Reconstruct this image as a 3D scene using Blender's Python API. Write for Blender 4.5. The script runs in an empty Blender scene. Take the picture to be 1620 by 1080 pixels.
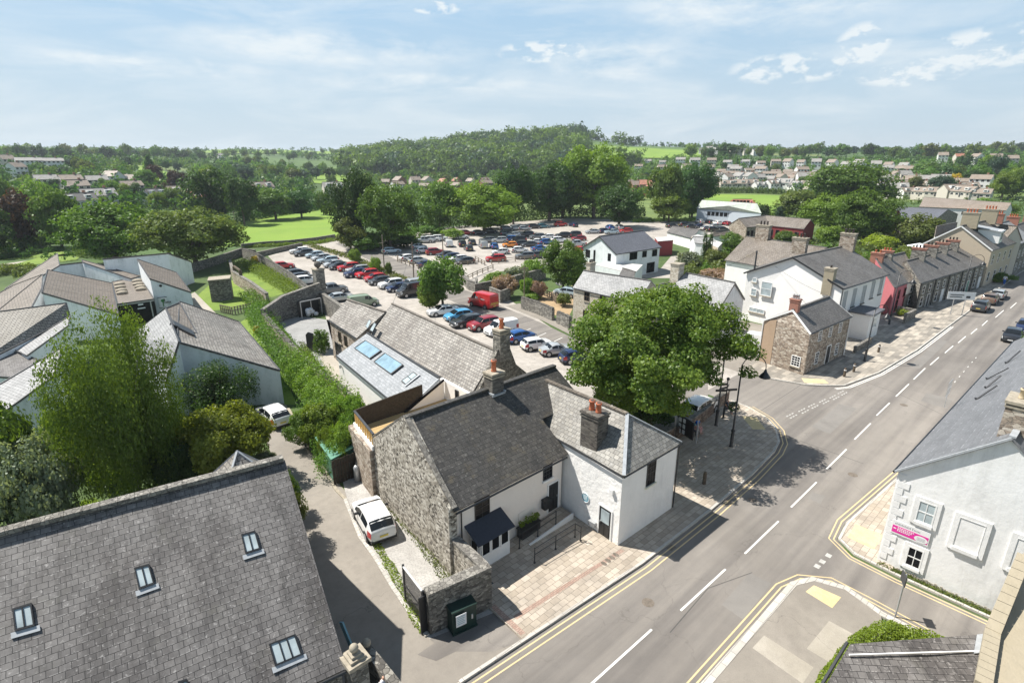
import bpy, bmesh, math, random
from mathutils import Vector, Matrix
random.seed(7)
R = math.radians
SC = bpy.context.scene
COL = SC.collection
# ------------------------------------------------------------------ camera, light, exposure
CAMH = 21.5; FPX = 880.0; HV = 250.0; YAW = R(42.5)
PIT = math.atan((540 - HV) / FPX)
cd = bpy.data.cameras.new('camera'); cam = bpy.data.objects.new('camera', cd); COL.objects.link(cam)
cd.sensor_width = 36; cd.lens = FPX / 1620 * 36; cd.clip_start = .3; cd.clip_end = 12000
cam.location = (0, 0, CAMH)
cam.rotation_euler = (math.pi / 2 - PIT, 0, -YAW)
SC.camera = cam
SUN = Vector((-.332, .575, 1)).normalized()
ld = bpy.data.lights.new('sun', 'SUN'); ld.energy = 5.0; ld.angle = R(.55); ld.color = (1, .955, .88)
sun = bpy.data.objects.new('sun', ld); COL.objects.link(sun)
sun.rotation_euler = SUN.to_track_quat('Z', 'Y').to_euler(); sun.location = (0, 0, 60)
SC.view_settings.view_transform = 'Standard'; SC.view_settings.look = 'None'
SC.view_settings.exposure = 0.68; SC.view_settings.gamma = 1

def N(nt, t, **kw):
    n = nt.nodes.new('ShaderNode' + t)
    for k, v in kw.items():
        if k[0] == '_': n.inputs[int(k[1:]) if k[1:].isdigit() else k[1:].replace('_', ' ')].default_value = v
        else: setattr(n, k, v)
    return n
def L(nt, a, b):
    nt.links.new(a if not hasattr(a, 'outputs') else a.outputs[0], b)
def ramp(nt, src, stops):
    r = N(nt, 'ValToRGB'); e = r.color_ramp.elements
    while len(e) < len(stops): e.new(.5)
    for i, (p, c) in enumerate(stops):
        e[i].position = p; e[i].color = (c, c, c, 1) if isinstance(c, (int, float)) else (*c, 1)
    L(nt, src, r.inputs[0]); return r.outputs[0]
def mix(nt, f, a, b, bt='MIX'):
    m = N(nt, 'MixRGB', blend_type=bt)
    for s, i in ((f, 0), (a, 1), (b, 2)):
        if isinstance(s, (int, float)): m.inputs[i].default_value = s if i == 0 else (s, s, s, 1)
        elif isinstance(s, tuple): m.inputs[i].default_value = (*s, 1)
        else: L(nt, s, m.inputs[i])
    return m.outputs[0]
def mth(nt, op, a, b=None):
    m = N(nt, 'Math', operation=op)
    for i, s in enumerate((a, b)):
        if s is None: continue
        if isinstance(s, (int, float)): m.inputs[i].default_value = s
        else: L(nt, s, m.inputs[i])
    return m.outputs[0]

w = bpy.data.worlds.new('World'); SC.world = w; w.use_nodes = True; nt = w.node_tree
bg = nt.nodes['Background']; bg.inputs[1].default_value = .066
sky = N(nt, 'TexSky', sky_type='NISHITA', sun_disc=False, sun_elevation=math.asin(SUN.z), sun_rotation=math.atan2(SUN.x, SUN.y))
sky.air_density = 1.1; sky.dust_density = .8; sky.ozone_density = 1.2; sky.altitude = 60
tc = N(nt, 'TexCoord'); sp = N(nt, 'SeparateXYZ'); L(nt, tc.outputs['Generated'], sp.inputs[0])
az = mth(nt, 'SUBTRACT', mth(nt, 'ARCTAN2', sp.outputs[0], sp.outputs[1]), R(42.5)); el = mth(nt, 'ARCSINE', sp.outputs[2])
def skyco(ka, ke, la=0., le=0.):
    c = N(nt, 'CombineXYZ'); L(nt, mth(nt, 'ADD', mth(nt, 'MULTIPLY', az, ka), la), c.inputs[0]); L(nt, mth(nt, 'ADD', mth(nt, 'MULTIPLY', el, ke), le), c.inputs[1]); return c.outputs[0]
def sno(co, sc, det=8, r=.6, d=0.):
    n = N(nt, 'TexNoise', _Scale=sc, _Detail=det, _Roughness=r, _Distortion=d); L(nt, co, n.inputs['Vector']); return n.outputs[0]
def cmx(*a):
    r = a[0]
    for k in a[1:]: r = mth(nt, 'MAXIMUM', r, k)
    return r
def blob(ac, ec, wa, we):
    x = mth(nt, 'DIVIDE', mth(nt, 'SUBTRACT', az, R(ac)), R(wa)); y = mth(nt, 'DIVIDE', mth(nt, 'SUBTRACT', el, R(ec)), R(we))
    return mth(nt, 'MAXIMUM', mth(nt, 'SUBTRACT', 1., mth(nt, 'ADD', mth(nt, 'MULTIPLY', x, x), mth(nt, 'MULTIPLY', y, y))), 0.)
wisp = sno(skyco(2.2, 11, 1.7, .3), 1.6, 9, .62, .6); fine = sno(skyco(9, 24, 3.1, 1.2), 1.5, 10, .66, .3); puffn = sno(skyco(14, 26, 5., 2.), 1.7, 8, .6, .1)
veil = mth(nt, 'MULTIPLY', ramp(nt, wisp, [(.42, 0), (.68, .7)]), ramp(nt, fine, [(.25, .55), (.6, 1)]))
band = cmx(blob(-16, 9.2, 17, 1.9), blob(-8, 6.6, 14, 1.2), blob(10, 8.2, 9, 2.4), blob(22, 12.5, 16, 3.2), blob(-30, 7.0, 12, 1.2))
band = mth(nt, 'MULTIPLY', ramp(nt, band, [(0, 0), (.8, 1)]), ramp(nt, mth(nt, 'ADD', mth(nt, 'MULTIPLY', wisp, .55), mth(nt, 'MULTIPLY', fine, .45)), [(.40, 0), (.60, .95)]))
pm = cmx(blob(3.0, 9.2, 4.8, 1.0), blob(24.5, 7.2, 5.5, 1.3), blob(29.5, 8.6, 2.2, 1.8), blob(38.5, 7.6, 6, 1.6), blob(33, 6.2, 4, 1.0), blob(-7, 12.6, 2.6, .6))
pf = mth(nt, 'MULTIPLY', ramp(nt, pm, [(0, 0), (.5, 1)]), ramp(nt, puffn, [(.46, 0), (.56, 1)]))
cl = cmx(veil, band, pf)
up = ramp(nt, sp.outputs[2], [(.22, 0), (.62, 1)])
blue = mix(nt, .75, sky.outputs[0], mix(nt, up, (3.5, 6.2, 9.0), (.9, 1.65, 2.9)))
hz = ramp(nt, sp.outputs[2], [(0.0, .9), (.10, .62), (.27, .10)])
pale = mix(nt, hz, blue, (6.2, 7.2, 7.8))
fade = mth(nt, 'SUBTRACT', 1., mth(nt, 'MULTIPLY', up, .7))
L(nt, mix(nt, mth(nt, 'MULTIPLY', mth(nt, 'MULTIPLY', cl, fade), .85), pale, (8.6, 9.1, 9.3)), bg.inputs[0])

# ------------------------------------------------------------------ image ray helpers (ray through a photo point meets a real surface)
CP, SP_, CA, SA = math.cos(PIT), math.sin(PIT), math.cos(YAW), math.sin(YAW)
def ray(u, v):
    dx, dy = u - 810, v - 540
    x, y, z = dx, FPX * CP - dy * SP_, -FPX * SP_ - dy * CP
    return Vector((x * CA + y * SA, -x * SA + y * CA, z)), y
def P(u, v, z=0):
    d, _ = ray(u, v); t = (z - CAMH) / d.z
    return Vector((d.x * t, d.y * t, z))
COLS = [0, 200, 400, 540, 650, 800, 920, 1000, 1100, 1250, 1400, 1620]
ROWS = [150, 200, 250, 320, 400, 600, 900, 1400, 2600]
HT = [[0, 1.5, 4, 9, 14, 20, 29, 39, 44], [0, 0, 2, 6, 11, 18, 27, 38, 44], [0, 0, 0, .5, 2, 10, 22, 40, 44], [0, 0, 0, 0, 0, 4, 16, 36, 40],
      [0, 0, 0, -.5, -1, 1, 29, 36, 40], [0, 0, 0, 0, 0, 3, 43, 38, 40], [0, 0, 0, 0, 0, 5, 50, 40, 40], [0, 0, 0, 0, 1, 12, 39, 41, 42],
      [0, 0, 0, 0, 4, 19, 37, 44, 44], [0, 0, 0, 0, 4, 18, 31, 36, 42], [0, 0, .5, 3.5, 8, 19, 30, 34, 40], [0, 1.5, 5, 9.5, 13.5, 21, 29, 33, 40]]
def interp(xs, x):
    if x <= xs[0]: return 0, 0.
    if x >= xs[-1]: return len(xs) - 2, 1.
    for i in range(len(xs) - 1):
        if x < xs[i + 1]: return i, (x - xs[i]) / (xs[i + 1] - xs[i])
def hgt(x, y):
    yc = x * SA + y * CA; xc = x * CA - y * SA
    if yc < 150: return 0.
    i, a = interp(COLS, 810 + 926.6 * xc / yc); j, b = interp(ROWS, yc)
    a = a * a * (3 - 2 * a)
    return (HT[i][j] * (1 - a) + HT[i + 1][j] * a) * (1 - b) + (HT[i][j + 1] * (1 - a) + HT[i + 1][j + 1] * a) * b
def T(u, v, far=2600):
    d, y = ray(u, v); t = 100 / y; st = 2 / y
    while t < far / y:
        if CAMH + d.z * t <= hgt(d.x * t, d.y * t): break
        t += st; st *= 1.004
    lo = t - st
    for _ in range(12):
        m = (lo + t) / 2
        if CAMH + d.z * m <= hgt(d.x * m, d.y * m): t = m
        else: lo = m
    return Vector((d.x * t, d.y * t, hgt(d.x * t, d.y * t)))
def G(u, v): return P(u, v) if v > 420 else T(u, v)
def depth(p): return p.x * SA + p.y * CA
def onwall(u, v, a, b):
    d, _ = ray(u, v); ex, ey = b[0] - a[0], b[1] - a[1]
    t = (a[0] * ey - a[1] * ex) / (d.x * ey - d.y * ex); Ln = math.hypot(ex, ey)
    return ((d.x * t - a[0]) * ex + (d.y * t - a[1]) * ey) / Ln, CAMH + d.z * t
def onplane(u, v, p0, n):
    d, _ = ray(u, v); t = (p0 - Vector((0, 0, CAMH))).dot(n) / d.dot(n)
    return Vector((0, 0, CAMH)) + d * t

# ------------------------------------------------------------------ mesh helpers
V = Vector
class Geo:
    def __init__(s): s.v = []; s.f = []
    def add(s, vs, fs):
        o = len(s.v); s.v += [V(p) for p in vs]; s.f += [tuple(i + o for i in f) for f in fs]; return s
    def box(s, c, d, rz=0, M=None):
        vs = []
        for z in (-.5, .5):
            for x, y in ((-.5, -.5), (.5, -.5), (.5, .5), (-.5, .5)):
                a, b = x * d[0], y * d[1]
                vs.append((c[0] + a * math.cos(rz) - b * math.sin(rz), c[1] + a * math.sin(rz) + b * math.cos(rz), c[2] + z * d[2]))
        if M: vs = [M @ V(p) for p in vs]
        return s.add(vs, [(3, 2, 1, 0), (4, 5, 6, 7), (0, 1, 5, 4), (1, 2, 6, 5), (2, 3, 7, 6), (3, 0, 4, 7)])
    def bar(s, a, b, w, h=None, up=(0, 0, 1)):
        a, b = V(a), V(b); h = h or w; d = (b - a)
        if d.length < 1e-6: return s
        d.normalize(); x = d.cross(V(up))
        if x.length < 1e-3: x = d.cross(V((1, 0, 0)))
        x.normalize(); y = x.cross(d).normalized()
        vs = [p + x * i * w / 2 + y * j * h / 2 for p in (a, b) for i, j in ((-1, -1), (1, -1), (1, 1), (-1, 1))]
        return s.add(vs, [(0, 1, 2, 3), (7, 6, 5, 4), (4, 5, 1, 0), (5, 6, 2, 1), (6, 7, 3, 2), (7, 4, 0, 3)])
    def tube(s, pts, rs, n=8, cap=True):
        pts = [V(p) for p in pts]
        if isinstance(rs, (int, float)): rs = [rs] * len(pts)
        o = len(s.v); x = None
        for i, p in enumerate(pts):
            d = (pts[min(i + 1, len(pts) - 1)] - pts[max(i - 1, 0)]).normalized()
            x = (x - d * x.dot(d)) if x is not None else d.cross(V((0, 0, 1)) if abs(d.z) < .9 else V((1, 0, 0)))
            x.normalize(); y = d.cross(x)
            s.v += [p + (x * math.cos(k * 2 * math.pi / n) + y * math.sin(k * 2 * math.pi / n)) * rs[i] for k in range(n)]
        for i in range(len(pts) - 1):
            for k in range(n):
                a = o + i * n + k; b = o + i * n + (k + 1) % n
                s.f.append((a, b, b + n, a + n))
        if cap: s.f.append(tuple(range(o + n - 1, o - 1, -1))); m = o + (len(pts) - 1) * n; s.f.append(tuple(range(m, m + n)))
        return s
    def ball(s, c, r, n=10, m=7):
        if isinstance(r, (int, float)): r = (r, r, r)
        vs = [(c[0], c[1], c[2] - r[2])]
        for i in range(1, m):
            a = math.pi * i / m - math.pi / 2
            for k in range(n):
                t = 2 * math.pi * k / n; vs.append((c[0] + r[0] * math.cos(a) * math.cos(t), c[1] + r[1] * math.cos(a) * math.sin(t), c[2] + r[2] * math.sin(a)))
        vs.append((c[0], c[1], c[2] + r[2])); fs = []
        for k in range(n): fs.append((0, 1 + (k + 1) % n, 1 + k)); fs.append((len(vs) - 1, 1 + (m - 2) * n + k, 1 + (m - 2) * n + (k + 1) % n))
        for i in range(m - 2):
            for k in range(n): a = 1 + i * n + k; b = 1 + i * n + (k + 1) % n; fs.append((a, b, b + n, a + n))
        return s.add(vs, fs)
    def prism(s, poly, z0, z1):
        n = len(poly); pts = [V((p[0], p[1], 0)) for p in poly]
        ar = sum(pts[i].x * pts[(i + 1) % n].y - pts[(i + 1) % n].x * pts[i].y for i in range(n))
        if ar < 0: pts = pts[::-1]
        return s.add([(p.x, p.y, z0) for p in pts] + [(p.x, p.y, z1) for p in pts],
                     [tuple(range(n - 1, -1, -1)), tuple(range(n, 2 * n))] + [(i, (i + 1) % n, n + (i + 1) % n, n + i) for i in range(n)])
    def slab(s, pts, t, d=None):
        "planar polygon pts given thickness t downwards (along -normal or d)"
        pts = [V(p) for p in pts]; n = len(pts)
        nm = V((0, 0, 0))
        for i in range(n): nm += (pts[i] - pts[0]).cross(pts[(i + 1) % n] - pts[0])
        if nm.z < 0 or (abs(nm.z) < 1e-6 and False): pts = pts[::-1]; nm = -nm
        nm.normalize(); o = V(d) if d else -nm * t
        return s.add([p + o for p in pts] + pts, [tuple(range(n - 1, -1, -1)), tuple(range(n, 2 * n))] + [(i, (i + 1) % n, n + (i + 1) % n, n + i) for i in range(n)])
    def flat(s, pts): return s.add(pts, [tuple(range(len(pts)))])
MATS = {}
def mesh(name, g, mat, smooth=False, uv=True):
    me = bpy.data.meshes.new(name); me.from_pydata([tuple(p) for p in g.v], [], g.f); me.update()
    if any(len(f) > 4 for f in g.f):
        bm = bmesh.new(); bm.from_mesh(me); bmesh.ops.triangulate(bm, faces=[f for f in bm.faces if len(f.verts) > 4]); bm.to_mesh(me); bm.free()
    if uv:
        ul = me.uv_layers.new(name='UVMap').data; vs = me.vertices
        for p in me.polygons:
            n = p.normal
            if abs(n.z) > .985: e1, e2 = V((1, 0, 0)), V((0, 1, 0))
            else:
                e1 = V((0, 0, 1)).cross(n).normalized(); e2 = n.cross(e1)
            for li in p.loop_indices:
                c = vs[me.loops[li].vertex_index].co; ul[li].uv = (c.dot(e1), c.dot(e2))
    if smooth:
        me.polygons.foreach_set('use_smooth', [True] * len(me.polygons))
    for m in (mat if isinstance(mat, (list, tuple)) else [mat]): me.materials.append(MATS[m] if isinstance(m, str) else m)
    return me
def wloc(o):
    p = V((0, 0, 0))
    while o: p = p + o.location; o = o.parent
    return p
def thing(name, label, cat, loc=(0, 0, 0), group=None, rz=0):
    o = bpy.data.objects.new(name, None); COL.objects.link(o); o.location = loc; o.rotation_euler.z = rz; o.empty_display_size = .3
    o['label'] = label; o['category'] = cat
    if group: o['group'] = group
    return o
def part(name, g, mat, parent, smooth=False, label=None, uv=True):
    "g in world coordinates (parents unrotated)"
    b = wloc(parent); me = mesh(name, g, mat, smooth, uv)
    if b.length > 0: me.transform(Matrix.Translation(-b))
    o = bpy.data.objects.new(name, me); COL.objects.link(o); o.parent = parent
    if label: o['label'] = label
    return o
def single(name, g, mat, label, cat, group=None, smooth=False):
    o = bpy.data.objects.new(name, mesh(name, g, mat, smooth)); COL.objects.link(o)
    o['label'] = label; o['category'] = cat
    if group: o['group'] = group
    return o
def struct(name, g, mat, kind='structure', smooth=False):
    o = bpy.data.objects.new(name, mesh(name, g, mat, smooth)); COL.objects.link(o); o['kind'] = kind
    if kind == 'stuff': o['category'] = name.replace('_', ' '); o['label'] = name.replace('_', ' ')
    return o
KIDS = {}
def tree_of(root):
    if root.name not in KIDS: KIDS[root.name] = [(c, [(d, ()) for d in c.children]) for c in root.children]
    return KIDS[root.name]
def place(root, loc, rz=0, sc=1, label=None, group=None, mats=None, parts=True, name=None):
    "copy of a prototype thing with copies of its parts and sub-parts"
    r = root.copy(); COL.objects.link(r); r.location = loc; r.rotation_euler.z = rz
    r.scale = sc if isinstance(sc, (tuple, list)) else (sc, sc, sc)
    if label: r['label'] = label
    if group: r['group'] = group
    def cp(o, par):
        c = o.copy(); COL.objects.link(c); c.parent = par
        if mats and o.get('slot') in mats:
            c.material_slots[0].link = 'OBJECT'; c.material_slots[0].material = mats[o['slot']]
        return c
    for ch, sub in tree_of(root):
        c = cp(ch, r)
        for g, _ in sub: cp(g, c)
    return r
def kill(root):
    for ch, sub in tree_of(root):
        for g, _ in sub: bpy.data.objects.remove(g)
        bpy.data.objects.remove(ch)
    bpy.data.objects.remove(root)
# ------------------------------------------------------------------ materials
def newmat(name):
    m = bpy.data.materials.new(name); m.use_nodes = True; MATS[name] = m
    nt = m.node_tree; b = nt.nodes['Principled BSDF']; return m, nt, b
def setc(nt, b, c):
    if isinstance(c, tuple): b.inputs['Base Color'].default_value = (*c, 1)
    else: L(nt, c, b.inputs['Base Color'])
def bump(nt, b, h, st=.4, d=.02):
    n = N(nt, 'Bump', _Strength=st, _Distance=d); L(nt, h, n.inputs['Height']); L(nt, n, b.inputs['Normal'])
def uvn(nt): return N(nt, 'UVMap').outputs[0]
def obn(nt): return N(nt, 'TexCoord').outputs['Object']
def noise(nt, co, sc, det=4, rough=.6, dist=0):
    n = N(nt, 'TexNoise', _Scale=sc, _Detail=det, _Roughness=rough, _Distortion=dist); L(nt, co, n.inputs['Vector']); return n.outputs[0]
def mapd(nt, co, s=(1, 1, 1), l=(0, 0, 0), r=(0, 0, 0)):
    m = N(nt, 'Mapping'); m.inputs['Scale'].default_value = s; m.inputs['Location'].default_value = l; m.inputs['Rotation'].default_value = r
    L(nt, co, m.inputs[0]); return m.outputs[0]
def plain(name, c, rough=.6, var=.12, metal=0, sc=3., spec=.5, coat=0):
    m, nt, b = newmat(name)
    n = noise(nt, obn(nt), sc)
    setc(nt, b, mix(nt, ramp(nt, n, [(.3, 0), (.7, 1)]), tuple(x * (1 - var) for x in c), tuple(min(1, x * (1 + var)) for x in c)))
    b.inputs['Roughness'].default_value = rough; b.inputs['Metallic'].default_value = metal; b.inputs['Specular IOR Level'].default_value = spec
    b.inputs['Coat Weight'].default_value = coat
    return m
def slate(name, ca, cb, mort, bw=.36, rh=.24, stain=(.3, .3, .3), sf=.5, var=.5, moss=None, ms=.011, streak=.5, lich=.5):
    m, nt, b = newmat(name); uv = uvn(nt)
    uvw = N(nt, 'VectorMath', operation='ADD'); L(nt, uv, uvw.inputs[0])
    wob = N(nt, 'TexNoise', _Scale=1.3, _Detail=3); L(nt, uv, wob.inputs['Vector'])
    wm = N(nt, 'VectorMath', operation='SCALE', _Scale=.045); L(nt, wob.outputs['Color'], wm.inputs[0]); L(nt, wm, uvw.inputs[1])
    br = N(nt, 'TexBrick', offset=.5, _Scale=1, _Mortar_Size=ms, _Mortar_Smooth=.2, _Brick_Width=bw, _Row_Height=rh, _Bias=0.)
    br.inputs['Color1'].default_value = (0, 0, 0, 1); br.inputs['Color2'].default_value = (1, 1, 1, 1); br.inputs['Mortar'].default_value = (.5, .5, .5, 1)
    L(nt, uvw, br.inputs['Vector'])
    pb = N(nt, 'TexNoise', _Scale=1, _Detail=2); L(nt, mapd(nt, uvw.outputs[0], (1.1 / bw, .9 / rh, 1)), pb.inputs['Vector'])
    base = mix(nt, mth(nt, 'ADD', mth(nt, 'MULTIPLY', br.outputs[0], var), mth(nt, 'MULTIPLY', pb.outputs[0], 1 - var)), ca, cb)
    big = noise(nt, mapd(nt, uv, (1, .38, 1)), .45, 5, .65)
    base = mix(nt, ramp(nt, big, [(.44, 0), (.62, sf)]), base, mix(nt, 1., base, stain, 'MULTIPLY'))
    st = noise(nt, mapd(nt, uv, (2.3, .22, 1)), 1.5, 5, .7)
    base = mix(nt, ramp(nt, st, [(.5, 0), (.72, streak)]), base, mix(nt, 1., base, tuple(.45 for _ in range(3)), 'MULTIPLY'))
    li = noise(nt, uv, 5.5, 4, .7)
    base = mix(nt, ramp(nt, li, [(.64 - lich * .12, 0), (.74 - lich * .12, lich)]), base, tuple(min(.5, x * 1.9 + .07) for x in cb))
    l2 = noise(nt, mapd(nt, uv, (1, 1, 1), (5, 3, 0)), 1.6, 7, .8); base = mix(nt, ramp(nt, l2, [(.58, 0), (.66, lich * .7)]), base, tuple(min(.5, x * 1.5 + .04) for x in cb))
    if moss:
        mo = noise(nt, uv, .8, 6, .7); base = mix(nt, ramp(nt, mo, [(.56, 0), (.70, .6)]), base, moss)
    mfac = br.outputs['Fac']
    s0 = N(nt, 'SeparateXYZ'); L(nt, uvw, s0.inputs[0]); fr = mth(nt, 'FRACT', mth(nt, 'DIVIDE', s0.outputs[1], rh))
    ed = mth(nt, 'MULTIPLY', ramp(nt, fr, [(.05, 1), (.22, 0)]), ramp(nt, noise(nt, uv, 3.1, 5, .75), [(.50, 0), (.60, 1)]))
    base = mix(nt, mth(nt, 'MULTIPLY', ed, .55), base, tuple(min(.6, x * 2.2 + .06) for x in cb))
    col = mix(nt, mfac, base, mort)
    setc(nt, b, col); b.inputs['Roughness'].default_value = .62
    # each course laps over the one below: height falls along the row
    sx = N(nt, 'SeparateXYZ'); L(nt, uvw, sx.inputs[0])
    lap = mth(nt, 'SUBTRACT', 1, mth(nt, 'FRACT', mth(nt, 'DIVIDE', sx.outputs[1], rh)))
    hh = mth(nt, 'ADD', mth(nt, 'MULTIPLY', lap, .5), mth(nt, 'SUBTRACT', mth(nt, 'MULTIPLY', br.outputs[0], .35), mth(nt, 'MULTIPLY', mfac, .8)))
    bump(nt, b, hh, .55, .03); return m
def render_(name, c, dirt=(.45, .45, .42), amt=.5, rough=.85, lump=.25):
    m, nt, b = newmat(name); o = obn(nt)
    n1 = noise(nt, o, .7, 6, .7); n2 = noise(nt, mapd(nt, o, (1.5, 1.5, .16)), 1.1, 6, .7)
    k = mth(nt, 'MULTIPLY', ramp(nt, n1, [(.42, 0), (.75, 1)]), ramp(nt, n2, [(.4, 0), (.7, 1)]))
    base = mix(nt, ramp(nt, noise(nt, o, 3, 4), [(.3, 0), (.7, .12)]), c, tuple(x * .8 for x in c))
    setc(nt, b, mix(nt, mth(nt, 'MULTIPLY', k, amt), base, dirt)); b.inputs['Roughness'].default_value = rough
    bump(nt, b, noise(nt, o, 2.8, 6, .65), lump, .08); return m
def rubble(name, c1, c2, c3, mort, sc=3.2, flat=1.7, mw=.055):
    m, nt, b = newmat(name); o = obn(nt)
    co = mapd(nt, o, (sc, sc, sc * flat))
    ds = N(nt, 'VectorMath', operation='ADD'); L(nt, co, ds.inputs[0])
    nn = N(nt, 'TexNoise', _Scale=1.6, _Detail=2); L(nt, co, nn.inputs['Vector']); sc_ = N(nt, 'VectorMath', operation='SCALE', _Scale=.5); L(nt, nn.outputs['Color'], sc_.inputs[0]); L(nt, sc_, ds.inputs[1])
    v1 = N(nt, 'TexVoronoi', _Scale=1, _Randomness=.9); L(nt, ds, v1.inputs['Vector'])
    v2 = N(nt, 'TexVoronoi', feature='DISTANCE_TO_EDGE', _Scale=1, _Randomness=.9); L(nt, ds, v2.inputs['Vector'])
    sep = N(nt, 'SeparateColor'); L(nt, v1.outputs['Color'], sep.inputs[0])
    cc = ramp(nt, sep.outputs[0], [(0, c1), (.5, c2), (1, c3)])
    cc = mix(nt, ramp(nt, noise(nt, o, 9, 4), [(.35, 0), (.75, .5)]), cc, mix(nt, 1., cc, (.5, .5, .48), 'MULTIPLY'))
    cc = mix(nt, ramp(nt, noise(nt, o, .55, 5), [(.45, 0), (.7, .55)]), cc, mix(nt, 1., cc, (.55, .53, .48), 'MULTIPLY'))
    e = ramp(nt, v2.outputs[0], [(0, 0), (mw, 1)])
    setc(nt, b, mix(nt, e, mort, cc)); b.inputs['Roughness'].default_value = .9
    bump(nt, b, mth(nt, 'ADD', mth(nt, 'MULTIPLY', e, .7), mth(nt, 'MULTIPLY', sep.outputs[1], .5)), .8, .06); return m
def paving(name, c1, c2, mort, bw, rh, rot=0, dirt=.35):
    m, nt, b = newmat(name); uv = mapd(nt, uvn(nt), (1, 1, 1), (0, 0, 0), (0, 0, rot))
    br = N(nt, 'TexBrick', offset=.5, _Scale=1, _Mortar_Size=.012, _Mortar_Smooth=.3, _Brick_Width=bw, _Row_Height=rh, _Bias=0.)
    br.inputs['Color1'].default_value = (*c1, 1); br.inputs['Color2'].default_value = (*c2, 1); br.inputs['Mortar'].default_value = (*mort, 1); L(nt, uv, br.inputs['Vector'])
    c = mix(nt, ramp(nt, noise(nt, uv, .7, 6, .7), [(.4, 0), (.7, dirt)]), br.outputs[0], (.13, .115, .1))
    c = mix(nt, ramp(nt, noise(nt, uv, 14, 3), [(.5, 0), (.8, .4)]), c, (.3, .27, .23))
    setc(nt, b, c); b.inputs['Roughness'].default_value = .85
    bump(nt, b, mth(nt, 'SUBTRACT', 1, br.outputs['Fac']), .4, .015); return m
def ground(name, c1, c2, c3, s1=.15, s2=3, s3=30, rough=.9, bmp=.2, k=.5, crack=0, tracks=False):
    m, nt, b = newmat(name); o = obn(nt)
    c = mix(nt, ramp(nt, noise(nt, o, s1, 6, .65, .6), [(.38, 0), (.64, 1)]), c1, c2)
    c = mix(nt, ramp(nt, noise(nt, o, s2, 6, .7), [(.45, 0), (.72, k)]), c, c3)
    if tracks:
        tk = noise(nt, mapd(nt, o, (.03, .75, 1), (0, .2, 0)), 1, 4, .55); c = mix(nt, ramp(nt, tk, [(.36, 0), (.62, .9)]), c, mix(nt, 1., c, (.60, .60, .62), 'MULTIPLY'))
    g = noise(nt, o, s3, 3, .6)
    c = mix(nt, ramp(nt, g, [(.35, .0), (.7, .35)]), c, mix(nt, 1., c, (.55, .55, .55), 'MULTIPLY'))
    if crack:
        v = N(nt, 'TexVoronoi', feature='DISTANCE_TO_EDGE', _Scale=.12, _Randomness=1)
        a = N(nt, 'VectorMath', operation='ADD'); n2 = N(nt, 'TexNoise', _Scale=.6, _Detail=5); L(nt, o, n2.inputs['Vector'])
        sc = N(nt, 'VectorMath', operation='SCALE', _Scale=3.); L(nt, n2.outputs['Color'], sc.inputs[0]); L(nt, o, a.inputs[0]); L(nt, sc, a.inputs[1]); L(nt, a, v.inputs['Vector'])
        c = mix(nt, mth(nt, 'MULTIPLY', ramp(nt, v.outputs[0], [(0, 1), (.004, 0)]), crack), c, (.05, .045, .04))
    setc(nt, b, c); b.inputs['Roughness'].default_value = rough; bump(nt, b, g, bmp, .03); return m
def foliage(name, a, b_, tr=.45, vs=.4):
    m = bpy.data.materials.new(name); m.use_nodes = True; MATS[name] = m; nt = m.node_tree
    out = nt.nodes['Material Output']; nt.nodes.remove(nt.nodes['Principled BSDF'])
    o = obn(nt); oi = N(nt, 'ObjectInfo'); ge = N(nt, 'NewGeometry')
    f = ramp(nt, noise(nt, o, 1.1, 3, .6), [(.35, 0), (.65, 1)])
    f = mth(nt, 'ADD', mth(nt, 'MULTIPLY', f, .4), mth(nt, 'MULTIPLY', mth(nt, 'POWER', ge.outputs['Random Per Island'], 1.3), .65))
    c = mix(nt, f, a, b_)
    hs = N(nt, 'HueSaturation'); L(nt, c, hs.inputs['Color'])
    L(nt, mth(nt, 'ADD', .485, mth(nt, 'MULTIPLY', oi.outputs['Random'], .03)), hs.inputs['Hue'])
    L(nt, mth(nt, 'ADD', 1 - vs / 2, mth(nt, 'MULTIPLY', oi.outputs['Random'], vs)), hs.inputs['Value'])
    d = N(nt, 'BsdfDiffuse'); t = N(nt, 'BsdfTranslucent'); g = N(nt, 'BsdfGlossy', _Roughness=.45); L(nt, hs, d.inputs[0]); 
    L(nt, mix(nt, 1., hs.outputs[0], (1.25, 1.2, .55), 'MULTIPLY'), t.inputs[0]); g.inputs[0].default_value = (.9, .95, .9, 1)
    ms = N(nt, 'MixShader', _0=tr); L(nt, d, ms.inputs[1]); L(nt, t, ms.inputs[2])
    m2 = N(nt, 'MixShader', _0=.018); L(nt, ms, m2.inputs[1]); L(nt, g, m2.inputs[2]); L(nt, m2, out.inputs[0]); return m
def glass(name, c=(.02, .025, .03), rough=.06):
    m, nt, b = newmat(name); n = noise(nt, obn(nt), 1.4, 3)
    setc(nt, b, mix(nt, n, tuple(x * .5 for x in c), tuple(x * 1.6 for x in c))); b.inputs['Roughness'].default_value = rough; b.inputs['IOR'].default_value = 1.45
    bump(nt, b, noise(nt, obn(nt), 1.5, 2), .04, .02); return m

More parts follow.
